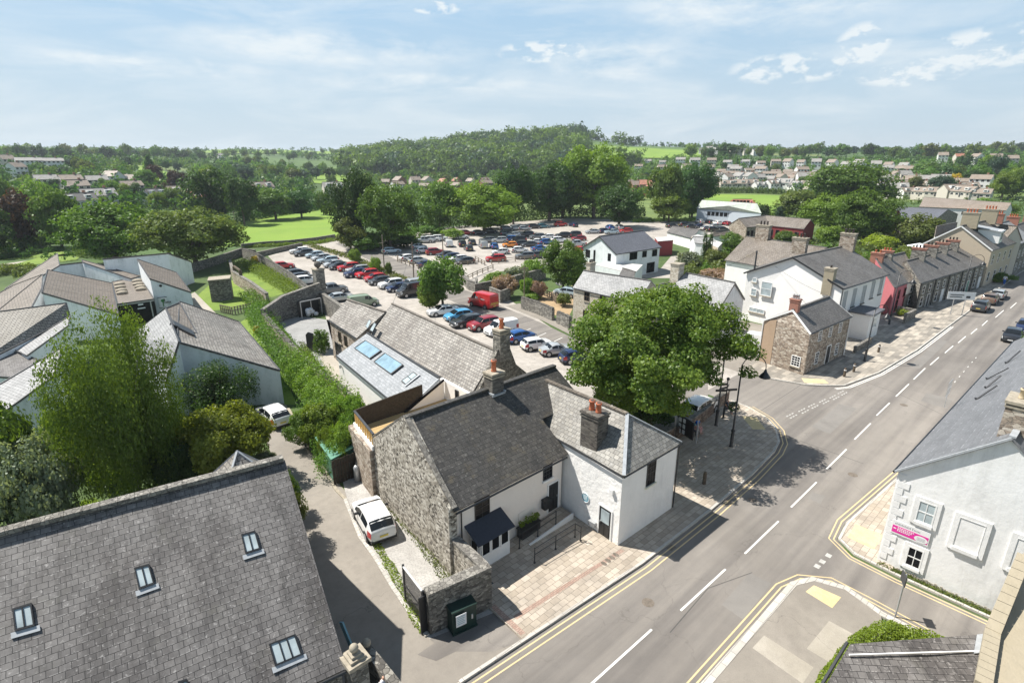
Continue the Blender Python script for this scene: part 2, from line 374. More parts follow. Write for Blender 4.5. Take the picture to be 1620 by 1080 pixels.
slate('slate_fore', (.092, .085, .082), (.218, .205, .196), (.02, .018, .018), .34, .235, (.40, .38, .38), .85, .45, (.10, .095, .08), .010, .95)
slate('slate_dark', (.026, .0245, .023), (.080, .075, .068), (.014, .014, .014), .42, .27, (1.5, 1.45, 1.3), .5, .5, (.13, .105, .06), .014, .6, .62)
slate('slate_pale', (.145, .128, .11), (.41, .385, .345), (.045, .042, .04), .32, .26, (.45, .41, .38), .55, .6, None, .02, .75)
slate('slate_tower', (.14, .133, .12), (.36, .342, .305), (.06, .058, .052), .34, .25, (.5, .47, .42), .5, .5, None, .012, .5)
slate('slate_blue', (.20, .215, .23), (.34, .355, .375), (.10, .105, .11), .5, .25, (.8, .8, .8), .3, .6, None, .009, .1)
slate('slate_grey', (.22, .22, .22), (.40, .40, .40), (.10, .10, .10), .40, .25, (.6, .6, .6), .4, .6, None, .014, .3)
slate('slate_brown', (.15, .125, .105), (.27, .235, .20), (.05, .042, .035), .34, .26, (.5, .45, .38), .6, .6, (.20, .17, .10), .014, .3)
slate('tile_brown', (.125, .10, .08), (.235, .20, .163), (.055, .048, .04), .42, .33, (.6, .56, .5), .5, .5, None, .02, .2)
slate('tile_grey', (.19, .175, .15), (.35, .325, .28), (.05, .045, .04), .42, .30, (.55, .52, .46), .5, .4, None, .03, .2)
slate('slate_street', (.085, .08, .077), (.18, .17, .16), (.04, .038, .036), .34, .26, (.55, .52, .48), .55, .5, None, .012, .4)
slate('slate_new', (.085, .09, .105), (.14, .145, .165), (.05, .05, .06), .42, .26, (.8, .8, .8), .3, .4, None, .008, .1)
slate('slate_shine', (.125, .13, .138), (.18, .185, .197), (.08, .08, .085), 1.1, .42, (.8, .8, .8), .5, .5, None, .008, .2)
slate('tile_far', (.21, .165, .13), (.32, .26, .21), (.10, .08, .065), .5, .4, (.7, .68, .6), .5, .4)
slate('tile_far_grey', (.23, .22, .205), (.36, .345, .325), (.12, .11, .10), .5, .4, (.7, .68, .6), .5, .4)
slate('tile_red', (.30, .12, .075), (.46, .2, .13), (.12, .06, .04), .5, .4, (.6, .55, .5), .5, .4)
slate('roof_green', (.42, .47, .42), (.56, .60, .54), (.30, .34, .30), 1.2, 3.0, (.7, .7, .66), .5, .4, None, .02, .4)
render_('white_render', (.84, .82, .795), (.50, .49, .46), .35, .85, .25)
render_('white_lumpy', (.86, .845, .82), (.42, .41, .39), .45, .85, .8)
render_('cream_render', (.80, .74, .68), (.5, .46, .42), .35, .85, .4)
render_('white_grey', (.84, .835, .825), (.30, .30, .28), .8)
render_('lib_white', (.78, .81, .825), (.22, .28, .26), .95)
render_('pebbledash', (.36, .33, .31), (.22, .2, .18), .4, .95, .6)
render_('buff_render', (.50, .42, .32), (.3, .25, .2), .5)
render_('tan_render', (.40, .29, .20), (.2, .15, .1), .5)
render_('red_render', (.52, .165, .185), (.35, .06, .07), .5)
render_('maroon', (.24, .035, .04), (.14, .03, .03), .4)
render_('far_white', (.74, .73, .71), (.5, .5, .48), .3)
render_('far_cream', (.58, .53, .46), (.4, .38, .34), .3)
render_('far_brick', (.30, .15, .10), (.2, .1, .08), .5)
render_('blue_clad', (.50, .56, .62), (.35, .4, .44), .4)
render_('ochre_stone', (.36, .31, .225), (.28, .24, .16), .7, .9, .6)
rubble('rubble_gable', (.08, .07, .058), (.42, .38, .32), (.76, .72, .64), (.50, .465, .395), 5.4, 1.5, .07)
rubble('rubble_dark', (.09, .083, .075), (.22, .205, .18), (.36, .34, .30), (.10, .092, .08), 4.2, 1.8, .07)
rubble('rubble_warm', (.20, .155, .12), (.42, .34, .27), (.60, .54, .46), (.22, .19, .16), 3.4, 1.8, .06)
rubble('rubble_brown', (.11, .075, .055), (.22, .16, .12), (.34, .27, .22), (.13, .10, .08), 3.4, 1.9, .06)
rubble('rubble_grey', (.12, .115, .10), (.24, .225, .20), (.37, .35, .31), (.11, .10, .09), 3.0, 1.8, .06)
rubble('rubble_cream', (.46, .40, .31), (.60, .54, .44), (.72, .67, .58), (.42, .37, .29), 4.2, 1.8, .06)
rubble('chimney_stone', (.07, .06, .055), (.14, .125, .11), (.22, .20, .17), (.20, .185, .16), 3.0, 3.2, .05)
rubble('coping', (.15, .14, .125), (.24, .225, .20), (.34, .32, .285), (.10, .09, .08), 5.0, 1.0, .05)
paving('paving_main', (.36, .305, .24), (.52, .45, .37), (.15, .125, .10), .50, .36, 0, .45)
paving('brick_band', (.34, .215, .165), (.42, .29, .23), (.2, .15, .12), .22, .11, 0, .3)
paving('paving_far', (.24, .22, .19), (.50, .445, .37), (.14, .125, .11), 1.3, .55, 0, .6)
paving('decking', (.46, .31, .13), (.54, .38, .17), (.16, .1, .05), 3.0, .14, 0, .1)
paving('brick_red', (.33, .10, .06), (.44, .17, .11), (.28, .22, .18), .23, .08, 0, .3)
paving('kerb_stone', (.44, .42, .38), (.56, .535, .49), (.2, .18, .16), .9, .3, 0, .25)
ground('asphalt', (.235, .213, .188), (.285, .26, .232), (.19, .175, .16), .10, 1.2, 24, .9, .25, .35, .3, True)
ground('asphalt_fresh', (.20, .187, .172), (.24, .224, .205), (.17, .16, .15), .3, 2.2, 30, .9, .25, .3)
ground('asphalt_shadow_line', (.09, .085, .08), (.12, .11, .10), (.08, .08, .075))  # dark tone for the cable shadows painted on the road
ground('asphalt_lane', (.245, .22, .188), (.31, .28, .24), (.20, .178, .155), .25, 2.0, 26, .9, .25, .5, .4)
ground('asphalt_old', (.36, .328, .29), (.48, .44, .395), (.26, .235, .205), .22, 1.6, 18, .92, .3, .6, .5)
ground('concrete', (.36, .325, .27), (.45, .41, .35), (.27, .245, .21), .3, 2.4, 30, .9, .2, .4, .3)
ground('tactile', (.62, .50, .26), (.70, .58, .34), (.48, .38, .2), .8, 4, 20, .9, .3)
ground('gravel', (.42, .40, .375), (.56, .54, .51), (.22, .21, .2), .6, 9, 40, .95, 1.0, .8)
ground('gravel_grey', (.30, .30, .295), (.40, .40, .39), (.2, .2, .2), .6, 9, 40, .95, 1.0, .8)
ground('dirt', (.36, .25, .14), (.46, .33, .19), (.2, .15, .09), .5, 3, 20)
ground('lawn', (.14, .22, .028), (.22, .30, .045), (.10, .18, .025), .25, 2.5, 22, .95, .5, .6)
ground('field_grass', (.15, .26, .026), (.21, .32, .034), (.20, .27, .05), .03, .12, 3, .95, .3, .5)
ground('rough_grass', (.055, .095, .022), (.095, .145, .035), (.035, .065, .016), .12, 1.2, 8, .95, .6, .7)
m, nt, b = newmat('terrain'); o = obn(nt)
v = N(nt, 'TexVoronoi', _Scale=.0075, _Randomness=.85); L(nt, o, v.inputs['Vector']); s_ = N(nt, 'SeparateColor'); L(nt, v.outputs['Color'], s_.inputs[0])
c = ramp(nt, s_.outputs[0], [(0, (.05, .095, .02)), (.55, (.075, .14, .028)), (.8, (.13, .22, .04)), (1, (.20, .24, .07))])
c = mix(nt, ramp(nt, noise(nt, o, .05, 6), [(.4, 0), (.65, .7)]), c, (.045, .085, .02)); c = mix(nt, ramp(nt, noise(nt, o, .9, 4), [(.4, 0), (.7, .5)]), c, (.035, .06, .015))
setc(nt, b, c); b.inputs['Roughness'].default_value = .95
plain('paint_worn_line', (.42, .41, .385), .85, .25, sc=5); plain('paint_white_line', (.74, .73, .69), .8, .1, sc=9); plain('paint_yellow_line', (.60, .47, .26), .8, .12, sc=6)
plain('white_paint', (.80, .80, .79), .45, .03); plain('black_paint', (.018, .019, .021), .38, .2); plain('dark_grey', (.05, .052, .056), .5, .1)
plain('lead', (.36, .38, .40), .5, .15, sc=6); plain('pot', (.50, .15, .07), .7, .2, sc=8); plain('pot_buff', (.52, .42, .28), .8, .2, sc=8)
plain('pot_dark', (.06, .05, .045), .8, .2, sc=8); plain('wood_dark', (.10, .075, .05), .8, .3, sc=5); plain('wood_post', (.20, .16, .12), .85, .25, sc=4)
plain('wood_gold', (.62, .40, .14), .6, .12, sc=5); plain('bark', (.13, .10, .075), .95, .35, sc=4); plain('bark_pale', (.30, .28, .24), .95, .3, sc=4)
plain('stone_cap', (.34, .30, .235), .9, .25, sc=5); plain('green_box', (.010, .032, .026), .45, .2); plain('shed_green', (.10, .25, .18), .5, .08)
plain('shed_wood', (.045, .036, .026), .9, .4, sc=9); plain('sign_magenta', (.72, .03, .33), .5, .04); plain('sign_white', (.8, .8, .8), .5, .03)
plain('sign_green', (.05, .22, .06), .6, .1); plain('plaque_blue', (.16, .34, .42), .5, .05); plain('matt_black', (.012, .012, .013), .95, .2, spec=.1); plain('felt_navy', (.028, .034, .050), .75, .15, sc=8)
plain('membrane', (.50, .49, .47), .8, .12, sc=2); plain('skin', (.52, .30, .21), .6, .06); plain('hair', (.09, .05, .03), .8, .2); plain('cloth_white', (.72, .74, .78), .85, .05)
plain('cloth_blue', (.03, .14, .50), .85, .1); plain('cloth_teal', (.10, .30, .33), .85, .1); plain('cloth_dark', (.03, .035, .05), .85, .1); plain('cloth_pink', (.62, .35, .33), .85, .1)
plain('rubber', (.022, .022, .023), .85, .2); plain('alloy', (.42, .43, .45), .35, .1, .8); plain('plastic_black', (.02, .021, .023), .5, .1); plain('lamp_red', (.42, .012, .016), .25, .1, coat=.5)
plain('lamp_clear', (.66, .68, .70), .12, .05); plain('plate_yellow', (.70, .55, .10), .5, .03); plain('plate_white', (.75, .75, .74), .5, .03); plain('steel', (.45, .46, .47), .45, .1, .5)
plain('blind', (.66, .68, .70), .7, .05); plain('sky_light_white', (.70, .68, .55), .5, .1); plain('iron_cover', (.15, .125, .10), .8, .3, sc=6); plain('rust', (.30, .13, .07), .9, .3, sc=6)
plain('flower_pink', (.50, .20, .26), .9, .5, sc=3); plain('bin_grey', (.13, .135, .145), .5, .1)
glass('glass_dark', (.010, .011, .013), .12); MATS['glass_dark'].node_tree.nodes['Principled BSDF'].inputs['IOR'].default_value = 1.22; glass('glass_car', (.012, .015, .018), .04); glass('glass_blue', (.22, .33, .40), .05); glass('glass_pale', (.36, .42, .44), .12)
CARCOL = dict(white=(.78, .78, .77), silver=(.46, .48, .49), grey=(.16, .17, .18), charcoal=(.055, .06, .066), black=(.018, .019, .022), red=(.50, .018, .022), maroon=(.28, .02, .03),
    navy=(.02, .035, .10), blue=(.025, .11, .34), sky=(.09, .34, .58), ice=(.42, .52, .58), orange=(.80, .26, .02), brown=(.16, .11, .08), gold=(.40, .36, .28), green=(.25, .32, .22), teal=(.06, .2, .25))
for k, c in CARCOL.items():
    mm = plain('car_' + k, c, .28, .03, .25 if k in ('silver', 'grey', 'charcoal', 'blue', 'ice', 'gold', 'navy', 'teal') else 0, coat=.8)
foliage('leaf_mid', (.065, .135, .02), (.155, .25, .04)); foliage('leaf_bright', (.12, .21, .025), (.23, .34, .05))
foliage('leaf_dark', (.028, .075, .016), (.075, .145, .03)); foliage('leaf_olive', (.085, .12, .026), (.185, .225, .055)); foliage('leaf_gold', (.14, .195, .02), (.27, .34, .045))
foliage('leaf_copper', (.035, .018, .016), (.085, .04, .03)); foliage('leaf_blue', (.035, .075, .045), (.075, .13, .08)); foliage('leaf_lime', (.21, .30, .02), (.34, .42, .05))
foliage('leaf_plane', (.065, .13, .018), (.22, .30, .045)); foliage('leaf_birch', (.08, .15, .02), (.19, .285, .045)); foliage('leaf_silver', (.14, .18, .11), (.26, .30, .20)); foliage('leaf_yellow', (.5, .36, .03), (.65, .5, .06)); foliage('leaf_pink', (.28, .20, .15), (.40, .28, .22))
# ------------------------------------------------------------------ building parts
def wf(a, b, side):
    e = V((b[0] - a[0], b[1] - a[1], 0)).normalized(); o = V((e.y, -e.x, 0)) * side
    return lambda t, z, d=0: V((a[0], a[1], 0)) + e * t + o * d + V((0, 0, z))
def wbox(g, F, t0, t1, z0, z1, d0, d1):
    vs = [F(t, z, d) for d in (d0, d1) for t, z in ((t0, z0), (t1, z0), (t1, z1), (t0, z1))]
    return g.add(vs, [(0, 1, 2, 3), (7, 6, 5, 4), (0, 4, 5, 1), (1, 5, 6, 2), (2, 6, 7, 3), (3, 7, 4, 0)])
def window(par, a, b, t, z, w, h, side=1, frame='white_paint', pane='glass_dark', nx=2, ny=2, fw=.07, sill=None, name='window', pr=.05, surround=None, sw=.16, bw=.035, label=None):
    F = wf(a, b, side); g = Geo(); t0, t1, z0, z1 = t - w / 2, t + w / 2, z - h / 2, z + h / 2
    wbox(g, F, t0, t0 + fw, z0, z1, -.05, pr); wbox(g, F, t1 - fw, t1, z0, z1, -.05, pr)
    wbox(g, F, t0 + fw, t1 - fw, z0, z0 + fw, -.05, pr); wbox(g, F, t0 + fw, t1 - fw, z1 - fw, z1, -.05, pr)
    iw, ih = w - 2 * fw, h - 2 * fw
    for i in range(1, nx): x = t0 + fw + iw * i / nx; wbox(g, F, x - bw / 2, x + bw / 2, z0 + fw, z1 - fw, 0, pr - .012)
    for j in range(1, ny): x = z0 + fw + ih * j / ny; k = bw * (1.6 if j * 2 == ny else 1) / 2; wbox(g, F, t0 + fw, t1 - fw, x - k, x + k, 0, pr - .009)
    o = part(name, g, frame, par, label=label)
    part('pane', wbox(Geo(), F, t0 + fw, t1 - fw, z0 + fw, z1 - fw, -.04, pr - .03), pane, o)
    if sill: part('sill', wbox(Geo(), F, t0 - .08, t1 + .08, z0 - .12, z0 - .005, -.05, .13), sill, o)
    if surround:
        g = Geo(); s = sw
        wbox(g, F, t0 - s, t0 - .004, z0 - s, z1 + s, -.05, .04); wbox(g, F, t1 + .004, t1 + s, z0 - s, z1 + s, -.05, .04); wbox(g, F, t0 - .002, t1 + .002, z1 + .004, z1 + s, -.05, .038)
        wbox(g, F, t0 - .002, t1 + .002, z0 - s, z0 - .004, -.05, .11)
        part('surround', g, surround, o)
    return o
def door(par, a, b, t, z0, w, h, side=1, col='black_paint', frame='white_paint', glazed=False, panels=2):
    F = wf(a, b, side); g = Geo(); t0, t1 = t - w / 2, t + w / 2
    wbox(g, F, t0, t1, z0, z0 + h, -.05, .035)
    for j in range(2):
        for i in range(panels):
            x0 = t0 + w * (.12 + i * .42 * 2 / panels); x1 = x0 + w * .34 * 2 / panels; za = z0 + h * (.08 if j == 0 else .52); zb = za + h * .34
            if not (glazed and j): wbox(g, F, x0, x1, za, zb, 0, .055)
    o = part('door', g, col, par)
    if glazed: part('pane', wbox(Geo(), F, t0 + w * .14, t1 - w * .14, z0 + h * .5, z0 + h * .93, 0, .05), 'glass_pale', o)
    part('handle', wbox(Geo(), F, t1 - .14, t1 - .09, z0 + h * .46, z0 + h * .52, .03, .1), 'steel', o)
    g = Geo(); wbox(g, F, t0 - .09, t0 - .003, z0, z0 + h + .09, -.05, .06); wbox(g, F, t1 + .003, t1 + .09, z0, z0 + h + .09, -.05, .06); wbox(g, F, t0 - .002, t1 + .002, z0 + h + .003, z0 + h + .088, -.05, .058)
    part('frame', g, frame, o); return o
def pots(par, c, z, n, ln, rz, mat='pot', h=.55, r=.13):
    for i in range(n):
        k = (i - (n - 1) / 2) * ln / max(n, 1); x, y = c[0] + k * math.cos(rz), c[1] + k * math.sin(rz)
        g = Geo().tube([(x, y, z - .02), (x, y, z + h * .12), (x, y, z + h * .8), (x, y, z + h * .82), (x, y, z + h)], [r * 1.15, r, r * .86, r * 1.1, r * 1.1], 10)
        q = part('chimney_pot', g, mat, par, True)
        part('flue', Geo().tube([(x, y, z + h + .001), (x, y, z + h + .006)], r * .8, 8), 'pot_dark', q)
def chimney(par, c, z0, z1, w, d, rz=0, mat='chimney_stone', npot=1, pot='pot', capmat='stone_cap', ph=.55, lead=True, pl=None, pr=.13):
    g = Geo().box((c[0], c[1], (z0 + z1) / 2), (w, d, z1 - z0), rz)
    o = part('chimney', g, mat, par)
    part('cap', Geo().box((c[0], c[1], z1 + .07), (w + .16, d + .16, .14), rz).box((c[0], c[1], z1 - .15), (w + .09, d + .09, .10), rz), capmat, o)
    pots(o, c, z1 + .14, npot, pl or max(w, d) * .75, rz if w >= d else rz + math.pi / 2, pot, ph, pr)
    return o
def gable(name, label, cat, E1, E2, R1, R2, wall='white_render', roof='slate_street', oh=.18, th=.11, group=None, z0=0., cap='slate_street', hipA=0, hipB=0, gut=True, verge=None, far=None, base_drop=0):
    "E1-E2 near eave, R1-R2 ridge; the far eave mirrors the near one about the ridge"
    E1, E2, R1, R2 = map(V, (E1, E2, R1, R2))
    m = lambda r, e: V((2 * r.x - e.x, 2 * r.y - e.y, e.z))
    E4, E3 = (m(R1, E1), m(R2, E2)) if far is None else map(V, far)
    c = sum((E1, E2, E3, E4), V()) / 4; t = thing(name, label, cat, (c.x, c.y, z0 - base_drop), group)
    al = (R2 - R1).normalized()
    r1, r2 = R1 + al * hipA, R2 - al * hipB
    g = Geo().slab([E1, E2, r2, r1], th).slab([E4, r1, r2, E3], th)
    if hipA: g.slab([E1, r1, E4], th)
    if hipB: g.slab([E2, E3, r2], th)
    rf = part('roof', g, roof, t)
    g = Geo(); n = max(2, int((r2 - r1).length / .45))
    for i in range(n):
        a = r1.lerp(r2, (i + .02) / n); b = r1.lerp(r2, (i + .98) / n); g.bar(a + V((0, 0, .035)), b + V((0, 0, .035)), .26, .09)
    part('ridge_cap', g, cap, rf)
    al2 = (E2 - E1).normalized(); ou = V(((E1 - R1).x, (E1 - R1).y, 0)); ou = (ou - al2 * ou.dot(al2)).normalized()
    if gut:
        part('gutter', Geo().tube([E1 + ou * .05 - V((0, 0, .08)), E2 + ou * .05 - V((0, 0, .08))], .065, 6), 'black_paint', rf)
    if verge:
        for e, r, e2, dd in ((E1, r1, E4, -al),) + (((E2, r2, E3, al),)):
            for k in (e, e2): part('bargeboard', Geo().bar(k + dd * .03 - V((0, 0, .10)), r + dd * .03 - V((0, 0, .10)), .05, .2), verge, rf)
    # walls, inset under the overhang
    def ins(p, q, d1):  # move p by oh along ridge direction and by oh towards the ridge
        k = (V((q.x, q.y, 0)) - V((p.x, p.y, 0))).normalized()
        return V((p.x, p.y, 0)) + al * d1 * oh + k * oh
    p1, p4 = ins(E1, R1, 1), ins(E4, R1, 1); p2, p3 = ins(E2, R2, -1), ins(E3, R2, -1)
    q1, q2 = V((R1.x, R1.y, 0)) + al * oh, V((R2.x, R2.y, 0)) - al * oh
    sl = (R1.z - E1.z) / max(.1, ((R1 - E1).xy.length)); ze = E1.z + sl * oh - th * 1.2; ze2 = E2.z + sl * oh - th * 1.2; ze3 = E3.z + sl * oh - th * 1.2; ze4 = E4.z + sl * oh - th * 1.2
    zr1, zr2 = R1.z - th * 1.4, R2.z - th * 1.4; zb = z0 - base_drop
    vs = [(p.x, p.y, zb) for p in (p1, p2, p3, p4)] + [(p1.x, p1.y, ze), (p2.x, p2.y, ze2), (p3.x, p3.y, ze3), (p4.x, p4.y, ze4)]
    fs = [(0, 1, 5, 4), (2, 3, 7, 6), (1, 2, 6, 5), (3, 0, 4, 7), (0, 3, 2, 1), (4, 5, 6, 7)]
    if not hipA: vs.append((q1.x, q1.y, zr1)); fs[3] = (3, 0, 4, len(vs) - 1, 7)
    if not hipB: vs.append((q2.x, q2.y, zr2)); fs[2] = (1, 2, 6, len(vs) - 1, 5)
    if not hipA and not hipB: fs.pop(5)
    part('wall', Geo().add(vs, fs), wall, t)
    return t, [p1, p2, p3, p4], rf
def quadhouse(name, label, cat, pts, wall, roof, group=None, z0=0, th=.12, oh=.06, coping=None, cw=.22, ground=None):
    "mono-pitch block: four roof corners, walls straight down"
    pts = [V(p) for p in pts]; c = sum(pts, V()) / len(pts); t = thing(name, label, cat, (c.x, c.y, z0), group)
    rf = part('roof', Geo().slab(pts, th), roof, t); n = len(pts); g = Geo()
    w = [p + (V((c.x - p.x, c.y - p.y, 0))).normalized() * oh for p in pts]
    vs = [(p.x, p.y, z0) for p in w] + [(p.x, p.y, p.z - th * 1.05) for p in w]
    ar = sum(w[i].x * w[(i + 1) % n].y - w[(i + 1) % n].x * w[i].y for i in range(n))
    fs = [(i, (i + 1) % n, n + (i + 1) % n, n + i) for i in range(n)] + [tuple(range(n, 2 * n))]
    if ar < 0: fs = [f[::-1] for f in fs]
    part('wall', Geo().add(vs, fs), wall, t)
    if coping:
        g = Geo()
        for i in range(n):
            a, b = pts[i], pts[(i + 1) % n]; d = (b - a).normalized(); g.bar(a + V((0, 0, .03)), b + V((0, 0, .03)), cw * .6, .10)
        part('coping', g, coping, rf)
    return t, w, rf
def rooflight(par, px, p0, nrm, frame='dark_grey', pane='glass_blue', up=.09, bars=1, fw=.07, apron=True):
    q = [onplane(u, v, p0, nrm) for u, v in px]
    g = Geo(); o = nrm * up
    inn = []; cc = sum(q, V()) / 4
    for p in q: inn.append(p + (cc - p).normalized() * fw * 1.4)
    for i in range(4):
        a, b, c, d = q[i], q[(i + 1) % 4], inn[(i + 1) % 4], inn[i]
        g.add([a, b, c, d, a + o, b + o, c + o, d + o], [(0, 1, 5, 4), (4, 5, 6, 7), (2, 3, 7, 6)])
    for k in range(bars):
        s = (k + 1) / (bars + 1); g.bar(inn[0].lerp(inn[1], s) + o * .9, inn[3].lerp(inn[2], s) + o * .9, .04, .05)
    r = part('rooflight', g, frame, par)
    part('pane', Geo().add([p + o * .7 for p in inn], [(0, 1, 2, 3)] if (inn[1] - inn[0]).cross(inn[2] - inn[0]).dot(nrm) > 0 else [(3, 2, 1, 0)]), pane, r)
    if apron:
        dn = ((q[3] - q[0]) + (q[2] - q[1])).normalized(); sd = (q[2] - q[3]).normalized()
        part('lead_apron', Geo().slab([q[3] - sd * .12 + nrm * .06, q[2] + sd * .12 + nrm * .06, q[2] + sd * .12 + dn * .2 + nrm * .06, q[3] - sd * .12 + dn * .2 + nrm * .06], .03), 'lead', r)
    return r
def sag(o, amp=.04, cuts=9, f=.33):
    bm = bmesh.new(); bm.from_mesh(o.data); bmesh.ops.subdivide_edges(bm, edges=[e for e in bm.edges if e.calc_length() > 1.2], cuts=cuts, use_grid_fill=True)
    from mathutils import noise as mn
    for v in bm.verts:
        p = V((v.co.x * f, v.co.y * f, 3.3)); v.co.z += amp * (mn.noise(p) + .5 * mn.noise(p * 2.7))
    bm.to_mesh(o.data); bm.free()
def stone_wall(label, pts, h, w=.4, mat='rubble_grey', cop='coping', group=None, z=0, ct=.12, hs=None, name='stone_wall', spikes=False):
    pts = [V((p[0], p[1], 0)) for p in pts]; c = sum(pts, V()) / len(pts); t = thing(name, label, 'wall', (c.x, c.y, z), group)
    hs = hs or [h] * len(pts); L_, R_ = [], []
    for i, p in enumerate(pts):
        d = (pts[min(i + 1, len(pts) - 1)] - pts[max(i - 1, 0)]).normalized(); nn = V((-d.y, d.x, 0)) * w / 2; L_.append(p + nn); R_.append(p - nn)
    g = Geo(); gc = Geo()
    for i in range(len(pts) - 1):
        for G_, za0, za1, e, b0 in ((g, hs[i], hs[i + 1], 0, True), (gc, hs[i] + ct, hs[i + 1] + ct, .04, False)):
            d = (pts[i + 1] - pts[i]).normalized(); nn = V((-d.y, d.x, 0)) * e
            A = [L_[i] + nn, L_[i + 1] + nn, R_[i + 1] - nn, R_[i] - nn]; top = [za0, za1, za1, za0]; bot = [0, 0, 0, 0] if b0 else [hs[i], hs[i + 1], hs[i + 1], hs[i]]
            G_.add([V((p.x, p.y, z + bot[k] + (0 if b0 else .003))) for k, p in enumerate(A)] + [V((p.x, p.y, z + top[k])) for k, p in enumerate(A)],
                   [(0, 1, 5, 4), (2, 3, 7, 6), (1, 2, 6, 5), (3, 0, 4, 7), (7, 6, 5, 4), (0, 3, 2, 1)])
    part('masonry', g, mat, t)
    if spikes:
        gc = Geo(); rr = random.Random(5)
        for i in range(len(pts) - 1):
            n = int((pts[i + 1] - pts[i]).length / .28)
            for k in range(n):
                p = pts[i].lerp(pts[i + 1], (k + .5) / n); zz = z + hs[i] * (1 - k / n) + hs[i + 1] * k / n
                gc.box((p.x, p.y, zz + .12), (.13 + rr.random() * .06, w * .95, .2 + rr.random() * .12), math.atan2((pts[i + 1] - pts[i]).y, (pts[i + 1] - pts[i]).x) + rr.uniform(-.1, .1))
    part('coping', gc, cop, t); return t
def RP(u, v, z): return P(u, v, z)

# ------------------------------------------------------------------ ground
def az_ring():
    g = Geo(); rs = [0, 15, 40, 80, 120] + [150 * 1.055 ** i for i in range(0, 60)]; rs = [r for r in rs if r < 3600]; na = 180
    g.v.append(V((0, 0, -.03)))
    for r in rs[1:]:
        for k in range(na):
            a = 2 * math.pi * k / na; x, y = r * math.sin(a), r * math.cos(a); g.v.append(V((x, y, hgt(x, y) - .03)))
    for k in range(na): g.f.append((0, 1 + (k + 1) % na, 1 + k))
    for i in range(len(rs) - 2):
        for k in range(na):
            a = 1 + i * na + k; b = 1 + i * na + (k + 1) % na; g.f.append((a, b, b + na, a + na))
    return g
struct('ground', az_ring(), 'terrain', smooth=True)
def sheet(name, pts, z, mat, px=True, t=None, kind='structure'):
    q = [P(*p, 0) if px else V((p[0], p[1], 0)) for p in pts]
    if t: return struct(name, Geo().prism(q, z - t, z), mat, kind)
    ar = sum(q[i].x * q[(i + 1) % len(q)].y - q[(i + 1) % len(q)].x * q[i].y for i in range(len(q)))
    if ar < 0: q = q[::-1]
    return struct(name, Geo().flat([(p.x, p.y, z) for p in q]), mat, kind)
def drape(name, c4, mat, off=.3, nx=14, ny=8, kind='structure'):
    A, B, C_, D = [V((p[0], p[1], 0)) for p in c4]; g = Geo()
    for j in range(ny + 1):
        for i in range(nx + 1):
            p = A.lerp(B, i / nx).lerp(D.lerp(C_, i / nx), j / ny); q = T(p.x, p.y); g.v.append(q + V((0, 0, off)))
    for j in range(ny):
        for i in range(nx): a = j * (nx + 1) + i; g.f.append((a, a + nx + 1, a + nx + 2, a + 1))
    o = struct(name, g, mat, kind); 
    return o
sheet('garden_ground', [(-400, -60), (-400, 140), (60, 150), (160, 120), (200, -80), (60, -60)], -.012, 'rough_grass', False)
# main road and side roads in one carriageway sheet
road = [(-70, 15.6), (-20, 15.2), (10.6, 14.9), (22.6, 13.96), (30, 13.9), (36, 14.05), (40.6, 14.4), (42.4, 14.8), (44.4, 15.9), (45.9, 17.4), (46.9, 19.6), (47, 24), (54.6, 24), (55.2, 21.2), (56.2, 18), (57.3, 16.7), (58.8, 15.4),
        (65.4, 14.15), (76.7, 13.4), (104.7, 12.95), (148, 12.2), (190, 9), (240, 2), (240, -5), (190, 2.6), (148, 5.6), (88, 6.1), (44, 6.9), (35, 7.6), (33, 7.4), (32, 6.4), (31.8, 4), (31.8, -60), (28.3, -60), (28.4, 3.8), (29, 5.6), (28.4, 7.1), (27.2, 7.7), (18, 7.8), (-70, 8.4)]
sheet('road', road, .0, 'asphalt', False)
lot = [(424, 405), (480, 389), (470, 383), (530, 376), (590, 384), (640, 372), (690, 362), (760, 354), (830, 350), (905, 345), (1040, 350), (1170, 352), (1165, 366), (1060, 378), (985, 400), (940, 396), (868, 418), (775, 432), (742, 458), (800, 470), (905, 540), (1100, 572), (1182, 588)]
lotw = [P(*p) for p in lot] + [V((54.6, 24, 0)), V((47, 24, 0)), V((45, 21.5, 0)), V((34, 21, 0)), V((28.5, 23, 0)), V((28.4, 30, 0)), V((29.5, 31, 0)), V((30.5, 49, 0)), V((29, 58, 0)), V((26.5, 60, 0)), P(505, 462), P(446, 428)]
sheet('car_park', [(p.x, p.y) for p in lotw], .004, 'asphalt_old', False)
acc = [(566, 381), (600, 398), (655, 424), (700, 446), (745, 462), (800, 487), (860, 512), (905, 534), (1000, 562), (1120, 582)]
acc2 = [(1120, 650), (1010, 618), (905, 570), (845, 541), (790, 512), (730, 483), (690, 465), (640, 443), (585, 412), (530, 385)]
sheet('access_road', acc + acc2, .008, 'asphalt', True)
sheet('lane', [(430, 630), (452, 638), (476, 690), (545, 775), (578, 838), (620, 900), (680, 1005), (720, 1012), (800, 1000), (900, 955), (940, 942), (734, 1075), (600, 1300), (520, 1300), (500, 900), (430, 720), (404, 655)], .004, 'asphalt_lane')
sheet('lane_patch', [(660, 1035), (700, 1008), (800, 990), (825, 1012), (790, 1024), (725, 1028), (690, 1045)], .008, 'asphalt')
sheet('gravel_yard', [(546, 778), (570, 850), (592, 880), (622, 930), (652, 975), (680, 1010), (790, 965), (776, 930), (740, 850), (650, 760), (603, 725), (540, 750)], .008, 'gravel')
sheet('pavement_apron', [(680, 1003), (700, 960), (790, 900), (830, 1015), (900, 955), (800, 1000), (826, 1012), (740, 1020)][:0] or [(670, 1000), (700, 940), (800, 930), (835, 1010), (780, 1030), (700, 1030)], .006, 'asphalt')
